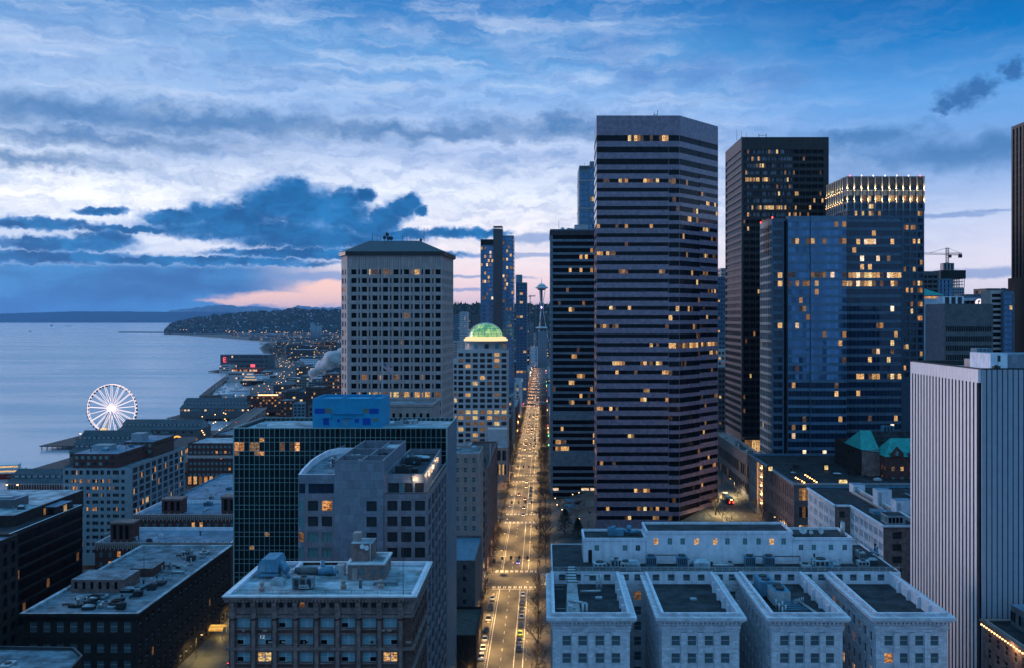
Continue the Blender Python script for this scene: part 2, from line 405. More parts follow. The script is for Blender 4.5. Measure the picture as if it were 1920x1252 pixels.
def setmat(root, old, new):
    """give this copy its own paint"""
    for ch in root.children:
        if ch.type == 'MESH' and any(m == MT[old] for m in ch.data.materials):
            key = ch.data.name.split('|')[0] + '|' + new
            me = bpy.data.meshes.get(key)
            if me is None:
                me = ch.data.copy(); me.name = key
                for i, m in enumerate(me.materials):
                    if m == MT[old]: me.materials[i] = MT[new]
            ch.data = me
def Xp(px, D): return (px - VX) / F * D
def Zp(py, D): return CH - (py - HY) / F * D

def ncols(W, k, w, m=0.0):
    p = (W - 2 * m) / k
    return [(m + p * (i + .5) - w / 2, m + p * (i + .5) + w / 2) for i in range(k)]
def nrows(top, pitch, h, zb):
    r = []
    z = top
    while z - h > zb: r.append((z - h, z)); z -= pitch
    return r
def inset(poly, t):
    k = len(poly); out = []
    for i in range(k):
        a, b, c = Vector(poly[i - 1]), Vector(poly[i]), Vector(poly[(i + 1) % k])
        d1 = (b - a).normalized(); d2 = (c - b).normalized(); n1 = Vector((-d1.y, d1.x)); n2 = Vector((-d2.y, d2.x))
        bi = n1 + n2; out.append(tuple(b + bi * (t / max(.3, bi.dot(n1)))))
    return out

class B:
    def __init__(s, name, label, cat, x, y, z=0.0, group=None):
        s.root = thing(name, label, cat, (x, y, z), group); s.wall = MB(); s.roof = MB(); s.trim = MB(); s.wins = []
    def plain(s, A, Bp, zb, zt, m): s.wall.poly([(*A, zb), (*Bp, zb), (*Bp, zt), (*A, zt)], m)
    def face(s, A, Bp, zb, zt, cols, rows, m, g='g_dark', dep=.3, lit=(.02, .0, .5), lm=('l_warm', 'l_yel', 'l_dim'), style='plain', pane=None, name='window',
             fm='sash', sp=None, skip=None, gf=None, litf=None):
        A = Vector(A); Bp = Vector(Bp); d = Bp - A; W = d.length; u = d / W; nn = Vector((u.y, -u.x))
        def P(a, z, q=0.0):
            p = A + u * a - nn * q; return (p.x, p.y, z)
        rows = sorted(rows); z = zb; mb = s.wall
        def q4(a0, a1, z0, z1, mm):
            if a1 - a0 > 1e-4 and z1 - z0 > 1e-4: mb.poly([P(a0, z0), P(a1, z0), P(a1, z1), P(a0, z1)], mm)
        for ri, (z0, z1) in enumerate(rows):
            q4(0, W, z, z0, sp or m)
            a = 0.0; pl = lit[0] if RN.random() > lit[1] else lit[2]; prev = False
            for ci, (c0, c1) in enumerate(cols):
                if skip and skip(ri, ci, len(rows)): continue
                q4(a, c0, z0, z1, m); a = c1
                mb.poly([P(c0, z0), P(c1, z0), P(c1, z0, dep), P(c0, z0, dep)], m)
                mb.poly([P(c0, z1, dep), P(c1, z1, dep), P(c1, z1), P(c0, z1)], m)
                mb.poly([P(c0, z0), P(c0, z0, dep), P(c0, z1, dep), P(c0, z1)], m)
                mb.poly([P(c1, z0, dep), P(c1, z0), P(c1, z1), P(c1, z1, dep)], m)
                w = MB(); k = 1 if not pane else max(1, round((c1 - c0) / pane)); st = (c1 - c0) / k
                for i in range(k):
                    on = RN.random() < (min(.6, pl * 2 + .22) if (prev and k > 1) else pl)
                    if litf is not None:
                        lr = litf(z0, (A + u * (c0 + st * i)).x, pl); on = on if lr is None else lr
                    prev = on
                    gm = RN.choice(lm) if on else (gf(ri, ci) if gf else g)
                    w.poly([P(c0 + st * i, z0, dep), P(c0 + st * (i + 1), z0, dep), P(c0 + st * (i + 1), z1, dep), P(c0 + st * i, z1, dep)], gm)
                if style != 'plain':
                    f = .07; q = dep - .05; fr_ = MB(); w.kids.append(('window_frame', fr_))
                    def bar(b0, b1, y0, y1): fr_.poly([P(b0, y0, q), P(b1, y0, q), P(b1, y1, q), P(b0, y1, q)], fm)
                    h = z1 - z0; ww = c1 - c0
                    if style in ('sash', 'pair'):
                        bar(c0, c0 + f, z0, z1); bar(c1 - f, c1, z0, z1); bar(c0 + f, c1 - f, z0, z0 + f); bar(c0 + f, c1 - f, z1 - f, z1)
                    if style == 'sash': bar(c0 + f, c1 - f, z0 + h * .48, z0 + h * .54)
                    if style == 'pair':
                        bar(c0 + ww * .5 - .1, c0 + ww * .5 + .1, z0 + f, z1 - f)
                        bar(c0 + f, c0 + ww * .5 - .1, z0 + h * .48, z0 + h * .53); bar(c0 + ww * .5 + .1, c1 - f, z0 + h * .48, z0 + h * .53)
                        if gm in ('g_sash', 'g_blind') and RN.random() < .6:     # one sash pushed up: a black gap
                            s0 = c0 + f + (ww * .5 if RN.random() < .5 else 0)
                            fr_.poly([P(s0, z0 + f, q + .01), P(s0 + ww * .5 - .2, z0 + f, q + .01), P(s0 + ww * .5 - .2, z0 + h * .46, q + .01), P(s0, z0 + h * .46, q + .01)], 'g_black')
                    if style == 'cross':
                        bar(c0, c1, z0 + h * .68, z0 + h * .68 + f); bar(c0 + ww * .5, c0 + ww * .5 + f, z0, z0 + h * .68)
                    if style == 'mull':
                        for i in range(1, k): bar(c0 + st * i - .05, c0 + st * i + .05, z0, z1)
                cx, cy, cz = P((c0 + c1) / 2, (z0 + z1) / 2)
                px = VX + cx / max(cy, 1) * F; py = HY - (cz - CH) / max(cy, 1) * F
                vis = max(0.0, -(nn.x * cx + nn.y * cy) / math.hypot(cx, cy))
                inn = 1 if (-20 < px < 1940 and py < 1265) else .001
                s.wins.append(((c1 - c0) * (z1 - z0) / cy ** 2 * (vis + .001) * inn, name, w))
            q4(a, W, z0, z1, m)
            z = z1
        q4(0, W, z, zt, sp or m)
    def parapet(s, poly, zt, zr, t=.4, m=None, rm='roof_grey'):
        i = inset(poly, t); k = len(poly)
        for a in range(k):
            b = (a + 1) % k
            s.trim.poly([(*poly[a], zt), (*poly[b], zt), (*i[b], zt), (*i[a], zt)], m)
            s.trim.poly([(*i[a], zt), (*i[b], zt), (*i[b], zr), (*i[a], zr)], m)
        s.roof.poly([(*p, zr) for p in i], rm)
    def cornice(s, poly, z0, z1, out, m, out0=None):
        a = inset(poly, -(out0 if out0 is not None else .02)); b = inset(poly, -out); k = len(poly)
        for i in range(k):
            j = (i + 1) % k
            s.trim.poly([(*a[i], z0), (*a[j], z0), (*b[j], z1), (*b[i], z1)], m)
            s.trim.poly([(*b[i], z1), (*b[j], z1), (*poly[j], z1), (*poly[i], z1)], m)
            s.trim.poly([(*a[j], z0), (*a[i], z0), (*poly[i], z0), (*poly[j], z0)], m)
    def band(s, poly, z0, z1, out, m):
        b = inset(poly, -out); k = len(poly)
        for i in range(k):
            j = (i + 1) % k
            s.trim.poly([(*b[i], z0), (*b[j], z0), (*b[j], z1), (*b[i], z1)], m)
            s.trim.poly([(*b[i], z1), (*b[j], z1), (*poly[j], z1), (*poly[i], z1)], m)
            s.trim.poly([(*b[j], z0), (*b[i], z0), (*poly[i], z0), (*poly[j], z0)], m)
    def part(s, name, mb, label=None):
        o = mb.build(name, s.root, label)
        for nm, kmb in mb.kids: kmb.build(nm, o)
        return o
    def parts(s, name, mb): mb.build_each(name, s.root)
    def unit(s, x, y, z, w, d_, h, m='metal', kind=0):
        mb = MB()
        if kind == 0:
            mb.box(x, y, z + .25, x + w, y + d_, z + h, m)
            for i in range(3): mb.box(x + w * (.1 + .3 * i), y - .04, z + .5, x + w * (.3 + .3 * i), y, z + h - .3, 'metal_dark')
            mb.box(x + .1, y + .1, z, x + w - .1, y + d_ - .1, z + .25, 'metal_dark')
            mb.tube((x + w / 2, y + d_ / 2, z + h), (x + w / 2, y + d_ / 2, z + h + .25), min(w, d_) * .35, None, 'metal_dark', 10)
            nm = 'air_unit'
        elif kind == 1:
            mb.tube((x, y, z), (x, y, z + h), w / 2, None, m, 8); mb.tube((x, y, z + h), (x, y, z + h + .3), w * .8, w * .5, m, 8); nm = 'vent_pipe'
        elif kind == 2:
            mb.box(x, y, z, x + w, y + d_, z + h * .7, m); mb.prism([(x, y), (x + w, y), (x + w, y + d_), (x, y + d_)], z + h * .7, z + h, 'roof_pale',
                     b=[(x + w * .2, y + d_ * .2), (x + w * .8, y + d_ * .2), (x + w * .8, y + d_ * .8), (x + w * .2, y + d_ * .8)], bottom=False); nm = 'skylight'
        else:
            mb.tube((x, y, z + h), (x + w, y + d_, z + h), .3, None, m, 8)
            for q in (0, .5, 1): mb.box(x + w * q - .1, y + d_ * q - .1, z, x + w * q + .1, y + d_ * q + .1, z + h, 'metal_dark')
            nm = 'duct'
        return s.part(nm, mb)
    def clutter(s, x0, x1, y0, y1, z, k, seed=1, ms=('metal', 'metal_blue', 'metal_dark', 'roof_pale')):
        r = random.Random(seed)
        for i in range(k):
            kind = r.choice((0, 0, 1, 1, 2, 3)); w = r.uniform(1.2, 4); d_ = r.uniform(1.2, 4); h = r.uniform(.7, 2.2)
            if kind == 1: w = r.uniform(.3, .7); h = r.uniform(.8, 2)
            if kind == 3:
                d_ = 0 if r.random() < .5 else r.uniform(3, 8); w = r.uniform(3, 8) if d_ == 0 else 0; h = .6
            x = r.uniform(x0, max(x0 + .1, x1 - w)); y = r.uniform(y0, max(y0 + .1, y1 - d_))
            s.unit(x, y, z, w, d_, h, r.choice(ms), kind)
    def finish(s, wl='wall'):
        s.part(wl, s.wall); s.part('roof', s.roof); s.part('trim', s.trim)
        s.wins.sort(key=lambda w: -w[0])
        by = {}
        for q in s.wins: by.setdefault(q[1], []).append(q)
        for nm, ws in by.items():
            for q in ws[:98]: s.part(nm, q[2])
            if len(ws) > 98:
                mb = MB()
                for q in ws[98:]:
                    for w in [q[2]] + [k_[1] for k_ in q[2].kids]:
                        o = len(mb.v); mb.v += w.v
                        for f, mi, sm in zip(w.f, w.mi, w.sm):
                            mb.f.append(tuple(i + o for i in f)); mb.mi.append(mb.slot(w.mats[mi])); mb.sm.append(sm)
                tag(s.part(nm, mb), kind='stuff')
        return s.root
def rect(x0, y0, x1, y1): return [(x0, y0), (x1, y0), (x1, y1), (x0, y1)]
# ---------------------------------------------------------------- ground, water, hills
GP = [(-4500, -12), (-900, -12.5), (-345, -13), (-300, -13), (-160, -9.5), (-126, -7), (-94, -7), (-27, 0), (4, 0), (78, 17), (104, 17), (190, 36), (600, 44), (9000, 44)]
def gz(x):
    for (a, za), (b, zb) in zip(GP, GP[1:]):
        if x <= b: return za + (zb - za) * max(0, (x - a)) / (b - a)
    return GP[-1][1]
SHORE = [(-400, -400), (0, -400), (700, -345), (1100, -348), (1500, -470), (2200, -600), (3000, -830), (4200, -1200), (5200, -1430), (6400, -2100), (7700, -2900), (9800, -3720), (12500, -4600), (16000, -5200)]
def shore(y):
    for (a, xa), (b, xb) in zip(SHORE, SHORE[1:]):
        if y <= b: return xa + (xb - xa) * (y - a) / (b - a)
    return SHORE[-1][1]
mb = MB()
ys = [-400, 0, 200, 400, 700, 1100, 1500, 1850, 2200, 2600, 3000, 3600, 4200, 5200, 6400, 7700, 9800, 12500, 16000]
def row(y):
    s_ = shore(y); xs = [s_] + [x for x, _ in GP if x > s_ + 20]
    return s_, xs
allx = [x for x, _ in GP if x > -340]
for a, b in zip(ys, ys[1:]):
    sa, sb = shore(a), shore(b)
    mb.poly([(sa, a, -13), (-300, a, -13), (-300, b, -13), (sb, b, -13)], 'ground')
    mb.poly([(sa, a, -19), (sa, a, -13), (sb, b, -13), (sb, b, -19)], 'conc_dark')
    for x0, x1 in zip(allx, allx[1:]):
        mb.poly([(x0, a, gz(x0)), (x1, a, gz(x1)), (x1, b, gz(x1)), (x0, b, gz(x0))], 'ground')
tag(mb.build('ground'), kind='structure')

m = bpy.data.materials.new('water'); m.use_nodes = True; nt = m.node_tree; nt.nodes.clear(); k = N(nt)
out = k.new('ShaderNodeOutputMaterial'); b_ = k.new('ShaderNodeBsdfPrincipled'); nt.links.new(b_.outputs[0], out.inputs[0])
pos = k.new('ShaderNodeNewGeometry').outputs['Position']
b_.inputs['Base Color'].default_value = (.36, .40, .46, 1); b_.inputs['Specular IOR Level'].default_value = 1.0  # pale base colour stands in for bright sky mirrored by the waves
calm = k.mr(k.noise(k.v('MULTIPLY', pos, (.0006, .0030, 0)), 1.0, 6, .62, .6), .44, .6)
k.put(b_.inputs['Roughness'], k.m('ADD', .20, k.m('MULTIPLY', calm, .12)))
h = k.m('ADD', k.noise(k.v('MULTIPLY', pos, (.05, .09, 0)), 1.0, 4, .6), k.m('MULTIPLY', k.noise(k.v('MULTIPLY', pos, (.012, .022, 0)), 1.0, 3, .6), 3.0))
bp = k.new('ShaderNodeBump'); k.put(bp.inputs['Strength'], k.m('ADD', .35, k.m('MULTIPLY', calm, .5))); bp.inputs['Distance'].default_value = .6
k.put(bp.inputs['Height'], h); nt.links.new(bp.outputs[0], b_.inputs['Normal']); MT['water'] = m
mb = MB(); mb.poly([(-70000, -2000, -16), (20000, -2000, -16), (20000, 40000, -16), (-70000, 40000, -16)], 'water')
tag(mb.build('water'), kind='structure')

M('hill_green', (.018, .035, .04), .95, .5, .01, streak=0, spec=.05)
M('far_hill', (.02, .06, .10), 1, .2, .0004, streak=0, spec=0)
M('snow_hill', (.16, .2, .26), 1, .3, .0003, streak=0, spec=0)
def ridge(name, tops, D0, D1, zb, m, step=6, amp=0.0, seed=1, rows=6):
    """a long hill: rises from its foot at D0 to its crest at D1"""
    r = random.Random(seed); mb = MB(); P = []
    px = tops[0][0]; cols_ = []
    while px <= tops[-1][0]:
        for (a, ya), (b, yb) in zip(tops, tops[1:]):
            if a <= px <= b: py = ya + (yb - ya) * (px - a) / (b - a); break
        cols_.append((px, py)); px += step
    grid = []
    for px, py in cols_:
        c = []
        for i in range(rows + 3):
            t_ = min(1, i / rows); D = D0 + (D1 - D0) * (i / rows); zt = Zp(py, D1)
            back = 1 if i <= rows else (.75 if i == rows + 1 else 0)
            z = zb + (zt - zb) * (t_ ** .8) * back
            if 0 < i <= rows: z += r.uniform(-1, 1) * amp * (1 if i == rows else 1.6)
            c.append((Xp(px, D), D, z))
        grid.append(c)
    for a, b in zip(grid, grid[1:]):
        for i in range(rows + 2): mb.poly([a[i], b[i], b[i + 1], a[i + 1]], m, True)
    tag(mb.build(name), kind='structure'); return grid
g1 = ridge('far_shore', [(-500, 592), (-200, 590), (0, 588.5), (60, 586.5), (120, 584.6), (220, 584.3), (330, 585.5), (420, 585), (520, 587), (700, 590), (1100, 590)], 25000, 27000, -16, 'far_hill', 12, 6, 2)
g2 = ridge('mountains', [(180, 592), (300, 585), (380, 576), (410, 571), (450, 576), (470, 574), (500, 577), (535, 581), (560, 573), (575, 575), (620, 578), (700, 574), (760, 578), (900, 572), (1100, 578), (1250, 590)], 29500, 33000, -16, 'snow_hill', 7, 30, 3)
g3 = ridge('wooded_headland', [(308, 621), (316, 612), (330, 605), (350, 600), (380, 596), (420, 592), (450, 588.5), (490, 585.5), (510, 586), (535, 583), (552, 579.5), (562, 582), (600, 583), (660, 583), (800, 585), (900, 586)], 7600, 8800, -13, 'hill_green', 5, 6, 4)
g4 = ridge('city_hill', [(780, 600), (815, 588), (840, 578), (880, 575), (960, 575), (1035, 577), (1100, 582), (1160, 590), (1300, 600)], 3400, 4500, -5, 'hill_green', 6, 4, 5)
mb = MB(); mb.prism([(Xp(222, 8450), 8450), (Xp(345, 8300), 8300), (Xp(400, 8100), 8100), (Xp(400, 8100), 8160), (Xp(345, 8300), 8370), (Xp(222, 8450), 8510)], -17, -9, 'far_hill'); tag(mb.build('breakwater'), kind='structure')
def scatter_hill(grid, nm, count, seed, hmin, hmax, kind):
    r = random.Random(seed); mb = MB(); mb2 = MB(); mb3 = MB()
    for q in range(count):
        i = r.randrange(len(grid) - 1); j = min(6, int(r.random() ** .8 * 7)); fx, fy = r.random(), r.random()
        if j == 6: fy = 0
        A, B_, C2 = Vector(grid[i][j]), Vector(grid[i + 1][j]), Vector(grid[i][min(j + 1, 6)])
        p = A + (B_ - A) * fx + (C2 - A) * fy
        if kind == 'tree':
            h = r.uniform(hmin, hmax); w = h * r.uniform(.28, .5)
            if r.random() < .55:      # rounded broadleaf
                a = [(p.x + w * math.cos(t), p.y + w * math.sin(t)) for t in (0, 1.26, 2.5, 3.77, 5.03)]
                b = [(p.x + w * .55 * math.cos(t), p.y + w * .55 * math.sin(t)) for t in (0, 1.26, 2.5, 3.77, 5.03)]
                mb.prism(a, p.z - 2, p.z + h * .45, 'leaf_dark', b=a, bottom=False); mb.prism(a, p.z + h * .45, p.z + h * .75, 'leaf_dark', b=b, bottom=False)
            else:
                a = [(p.x + w * .7 * math.cos(t), p.y + w * .7 * math.sin(t)) for t in (0, 1.57, 3.14, 4.71)]
                mb.prism(a, p.z - 2, p.z + h * 1.25, 'leaf_dark', b=[(p.x + .2 * math.cos(t), p.y + .2 * math.sin(t)) for t in (0, 1.57, 3.14, 4.71)], bottom=False)
        else:
            w = r.uniform(7, 14); d_ = r.uniform(6, 10); h = r.uniform(5, 9); m_ = r.choice(('white_wall', 'conc', 'cream', 'brick_red'))
            mb2.box(p.x - w / 2, p.y - d_ / 2, p.z - 4, p.x + w / 2, p.y + d_ / 2, p.z + h, m_)
            mb2.prism([(p.x - w / 2 - .4, p.y - d_ / 2 - .4), (p.x + w / 2 + .4, p.y - d_ / 2 - .4), (p.x + w / 2 + .4, p.y + d_ / 2 + .4), (p.x - w / 2 - .4, p.y + d_ / 2 + .4)], p.z + h, p.z + h + 3, 'shed',
                      b=[(p.x - w / 2, p.y - .1), (p.x + w / 2, p.y - .1), (p.x + w / 2, p.y + .1), (p.x - w / 2, p.y + .1)], bottom=False)
            if r.random() < .35: mb2.box(p.x - 1.2, p.y - d_ / 2 - .3, p.z + 1.5, p.x + 1.2, p.y - d_ / 2 - .1, p.z + 3.2, 'l_warm')
    if kind == 'tree': tag(mb.build('woodland'), 'dark evergreen and leafless woodland covering the ' + nm, 'woodland', kind='stuff')
    else: tag(mb2.build('hillside_houses'), 'tiny pale and brown houses dotted over the ' + nm, 'houses', kind='stuff')
scatter_hill(g3, 'wooded headland across the bay', 4200, 1, 8, 18, 'tree'); scatter_hill(g3, 'wooded headland across the bay', 620, 2, 0, 0, 'house')
scatter_hill(g4, 'hill behind the tall observation tower', 1700, 3, 10, 24, 'tree'); scatter_hill(g4, 'hill behind the tall observation tower', 420, 4, 0, 0, 'house')

# ---------------------------------------------------------------- avenues, cross streets, markings
def sheet(name, polys, m, kind='structure'):
    mb = MB()
    for p in polys: mb.poly(p, m)
    return tag(mb.build(name), kind=kind)
def strip(x0, x1, y0, y1, z): return [(x0, y0, z), (x1, y0, z), (x1, y1, z), (x0, y1, z)]
CROSS = [(410, 430), (540, 556), (674, 694), (800, 816), (925, 941), (1050, 1066), (1175, 1191), (1300, 1316), (1430, 1446), (1560, 1576), (1700, 1716), (1850, 1866)]
RX0, RX1 = -21.6, -3.2
sheet('avenue', [strip(RX0, RX1, 150, 2240, .02)], 'asphalt')
sheet('side_avenue_east', [strip(82, 99, 150, 1500, 17.03)], 'asphalt')
sheet('side_avenue_west', [strip(-119, -101, 150, 1100, -6.97)], 'asphalt')
ps = []
for a, b in CROSS:
    bx = [-300, -160, -126, -94, -27, 4, 78, 104, 190, 320]
    for x0, x1 in zip(bx, bx[1:]):
        if x0 >= -27 and x1 <= 4:
            ps.append(strip(-27, RX0, a, b, .012)); ps.append(strip(RX1, 4, a, b, .012)); continue
        ps.append([(x0, a, gz(x0) + .012), (x1, a, gz(x1) + .012), (x1, b, gz(x1) + .012), (x0, b, gz(x0) + .012)])
sheet('cross_streets', ps, 'asphalt')
def kerbs(x0, x1, z, name, y0=150, yend=2240):
    mb = MB(); y = y0
    for a, b in CROSS + [(yend, yend)]:
        if a > yend: break
        mb.box(x0, y, z - .3, x1, a, z + .15, 'kerb', top='sidewalk'); y = b
    return tag(mb.build(name), kind='structure')
kerbs(-27, RX0, 0, 'sidewalk_left'); kerbs(RX1, 3.3, 0, 'sidewalk_right')
kerbs(78.2, 82, 17, 'sidewalk_east'); kerbs(99, 103.5, 17, 'sidewalk_east_far'); kerbs(-101, -97, -7, 'sidewalk_west', yend=1050); kerbs(-123, -119, -7, 'sidewalk_west_far', yend=1050)
mk = MB()
def mark(x0, x1, y0, y1, z=.026): mk.poly(strip(x0, x1, y0, y1, z), 'paint')
blocks = []; y = 150
for a, b in CROSS: blocks.append((y, a)); y = b
for a, b in blocks:
    for x in (-18.0, -9.7): mark(x - .09, x + .09, a + 6, b - 6)
    yy = a + 8
    while yy < b - 8: mark(-14.0, -13.85, yy, yy + 3); mark(-5.9, -5.8, yy, yy + 2); yy += 9
    yy = a + 10
    while yy < b - 8: mark(-18.9, -18.7, yy, yy + .9); yy += 2
    mark(-6.9, -6.75, a + 6, b - 6)
    mark(-21.2, -4, b - 5.8, b - 5.4)
for a, b in CROSS:
    for ya, yb in ((a - 4.4, a - 1.2), (b + 1.2, b + 4.6)):
        x = -21
        while x < -3.6:
            mark(x, x + .45, ya, yb); mark(x + .8, x + 1.1, ya, yb); x += 2.15
    for xa in (-25.6, -1.6):
        yy = a + 1.5
        while yy < b - 1: mark(xa, xa + 2.6, yy, yy + .45, .17 if False else .03); yy += 1.8
for x in (86.5, 90.5, 94.5):
    yy = 160
    while yy < 1100: mark(x - .07, x + .07, yy, yy + 3, 17.036); yy += 9
tag(mk.build('road_markings'), kind='structure')

# ---------------------------------------------------------------- the towers right of the avenue
# tall striped granite tower
pl = [(24.8, 470), (64.0, 470), (86.9, 497), (86.9, 522), (50, 522), (25.2, 500)]
b = B('striped_tower', 'tallest office tower, mauve granite with dark ribbon windows and a blank granite crown', 'skyscraper', 55, 495, 8)
top = Zp(217, 470); z1 = Zp(254, 470); per = 17.05 * 470 / F
def tb(x): return x * 470 / F
rows_top = [Zp(254 + 11, 470), Zp(276 + 10.5, 470), Zp(298 + 11, 470)]
spl = 58.9
def stripes(A, Bp, h, off=0.0):
    rr = [(z, z + tb(11)) for z in rows_top]
    y = 318.5
    while y < 972:
        rr.append((Zp(y + h, 470), Zp(y, 470))); y += 17.05
    return rr
litw = (.01, .6, .10)
def lf(z, x, pl_):
    if abs(z - Zp(262, 470)) < 2.5: return True if (34 < x < 60 and RN.random() < .35) else False
    if abs(z - Zp(646, 470)) < 2.2: return x > 58 or (x > 48 and RN.random() < .5)
    if z > Zp(340, 470): return False
    return None
kw = dict(g='g_tower', dep=.25, lit=litw, pane=1.5, name='window_band', lm=('l_yel', 'l_warm', 'l_dim', 'l_dim', 'l_low', 'l_low', 'l_spot', 'l_spot'), litf=lf)
b.face((24.8, 470), (spl, 470), 6, top, [(.15, spl - 24.95)], stripes(0, 0, 7.2), 'gran', **kw)
b.face((spl, 470), (64.0, 470), 6, top, [(0, 5.05)], stripes(0, 0, 9.8), 'gran', **kw)
mid = (64.0 + (86.9 - 64) * .52, 470 + 27 * .52)
b.face((64.0, 470), mid, 6, top, [(.05, math.hypot(mid[0] - 64, mid[1] - 470))], stripes(0, 0, 9.8), 'gran', **kw)
b.face(mid, (86.9, 497), 6, top, [(0, math.hypot(86.9 - mid[0], 497 - mid[1]) - .15)], stripes(0, 0, 7.4), 'gran', **kw)
b.face((86.9, 497), (86.9, 522), 6, top, [(.2, 24.8)], stripes(0, 0, 7.4), 'gran', **kw)
b.plain((86.9, 522), (50, 522), 6, top, 'gran'); b.plain((50, 522), (25.2, 500), 6, top, 'gran')
b.face((25.2, 500), (24.8, 470), 6, top, [(.3, 29.7)], stripes(0, 0, 7.4), 'gran', **kw)
b.parapet(pl, top, top - 1.6, .6, 'gran', 'roof_dark')
mb = MB(); mb.tube((52.5, 475, top - 1.6), (52.5, 475, top + 2.5), .25, .12, 'metal_dark'); mb.tube((52.5, 475, top + 1.2), (54, 475, top + 1.6), .12, None, 'metal_dark'); mb.tube((54, 475, top + .6), (54.3, 475, top + 3.6), .14, None, 'metal_dark'); b.part('antenna', mb)
b.finish()

# dark banded tower nearer the avenue
D = 600; x0 = Xp(1031.5, D); x1 = 50; top = Zp(430, D)
b = B('banded_tower', 'lower dark tower of grey-blue sills and black ribbon windows, at the avenue corner', 'skyscraper', 27, 620, 4)
rr = []; y = 441.0
while y < 925:
    if not (764 < y < 786 or 845 < y < 868): rr.append((Zp(y + 8.0, D), Zp(y, D)))
    y += 12.35
kw = dict(g='g_black', dep=.7, lit=(.01, .5, .09), pane=1.6, name='window_band', lm=('l_warm', 'l_spot', 'l_spot', 'l_dim', 'l_low'))
b.face((x0, D), (x1, D), 2, top, [(1.6, x1 - x0 - 1)], rr, 'panel_teal', **kw)
b.face((x0, D + 40), (x0, D), 2, top, [(1.6, 38.4)], rr, 'panel_teal', **kw)
b.plain((x1, D), (x1, D + 40), 2, top, 'panel_teal'); b.plain((x1, D + 40), (x0, D + 40), 2, top, 'panel_teal')
b.band(rect(x0, D, x1, D + 40), top - 3.6, top - .8, .3, 'metal_dark')
b.parapet(rect(x0, D, x1, D + 40), top, top - .9, .5, 'conc_dark', 'roof_dark')
mb = MB(); mb.box(Xp(1078, D), D + 8, top - .9, Xp(1104, D), D + 24, top + 3.4, 'metal'); b.part('penthouse', mb)
mb = MB(); mb.tube((Xp(1048, D), D + 4, top - 1), (Xp(1048, D), D + 4, top + 5.5), .14, .08, 'metal_dark'); b.part('antenna', mb)
mb = MB(); mb.lathe(Xp(1055, D), D + 6, [(1.3, top - .9), (1.5, top), (1.1, top + 1.2), (.2, top + 1.7)], 'metal', 12); b.part('radome', mb)
for i, px in enumerate((1063, 1069, 1091)): b.unit(Xp(px, D), D + 5 + i * 2, top - .9, 2.4, 2, 1.8, 'metal', 0)
lob = MB()
for px0, px1 in ((1037, 1047), (1090, 1104), (1107, 1123)): lob.box(Xp(px0, D), D - .6, Zp(917, D) - .4, Xp(px1, D), D - .3, Zp(914, D), 'l_whi')
b.parts('lobby_light', lob)
b.finish()

# slim glass tower with stepped crown far behind
D = 760; x0 = Xp(1086, D)
b = B('slim_glass_tower', 'slim blue glass tower with a stepped top, peeping out left of the tallest tower', 'skyscraper', 45, 775, 10)
steps = [(x0, x0 + 8.2, Zp(311, D)), (x0 + 8.2, 62, Zp(303, D))]
for (a, c, tz) in steps:
    W = c - a; rr = nrows(tz - 6, 4.2, 3.4, 20)
    b.face((a, D), (c, D), 0, tz, [(1.0, W * .5 - .15), (W * .5 + .15, W - 1.0)] if W < 12 else ncols(W, 8, W / 8 - .5), rr, 'panel_teal', g='g_blue', dep=.3, lit=(0, .1, .04), pane=1.5)
for zz in (Zp(392, D), Zp(340, D)):
    b.band(rect(x0, D, 62, D + 40), zz, zz + .8, .3, 'conc')
b.plain((x0, D + 40), (x0, D), 0, steps[0][2], 'panel_teal'); b.plain((62, D), (62, D + 40), 0, steps[1][2], 'panel_teal'); b.plain((62, D + 40), (x0, D + 40), 0, steps[0][2], 'panel_teal')
b.plain((x0 + 8.2, D + 40), (x0 + 8.2, D), steps[0][2], steps[1][2], 'conc')
for (a, c, tz) in steps: b.roof.poly(strip(a, c, D, D + 40, tz), 'roof_grey')
mb = MB(); mb.box(x0, D - .4, Zp(317, D), x0 + 8, D - .15, Zp(313, D), 'core_brown'); mb.tube((x0 + 4, D + 2, steps[0][2]), (x0 + 4, D + 2, steps[0][2] + 2.5), .12, None, 'metal_dark'); b.part('crown', mb)
b.finish()

# black tower
D = 620; x0 = Xp(1390.5, D); x1 = Xp(1554, D); top = Zp(257.5, D); y1 = x0 * F / (1360 - VX)
b = B('black_tower', 'near black steel office tower with narrow windows, behind the blue glass tower', 'skyscraper', (x0 + x1) / 2, 645, 20)
rr = []; y = 281.0
while y < 815: rr.append((Zp(y + 7.5, D), Zp(y, D))); y += 13.1
W = x1 - x0; cs = [(1.2 + i * 3.86, 1.2 + i * 3.86 + 3.5) for i in range(13)]
LR = (358, 374, 388, 398, 425)
def lf(z, x, p_):
    yy = HY + (CH - z) * F / D
    fx = (x - x0) / W
    if yy < 470 and fx < .6: return RN.random() < (.75 if (abs(yy - 341) < 7 and fx < .32) or (abs(yy - 392) < 7 and fx < .5) else .10)
    if 365 < yy < 420: return RN.random() < .16
    if fx < .35: return RN.random() < .03
    return RN.random() < .03
def gf(ri, ci): return 'g_curtain' if (ri > 30 and ci < 8) else 'g_black'
b.face((x0, D), (x1, D), 20, top, cs, rr, 'steel_dark', dep=.5, pane=1.17, litf=lf, gf=gf, g='g_black', name='window_band', style='mull', fm='steel_dark', lm=('l_warm', 'l_yel', 'l_dim'))
W2 = y1 - D
b.face((x0, y1), (x0, D), 20, top, [(1, W2 - 1)], rr, 'steel_dark', sp='core_brown', g='g_black', dep=.5, lit=(0, .0, .01), pane=1.2, name='window_band')
b.plain((x1, D), (x1, y1), 20, top, 'steel_dark'); b.plain((x1, y1), (x0, y1), 20, top, 'steel_dark')
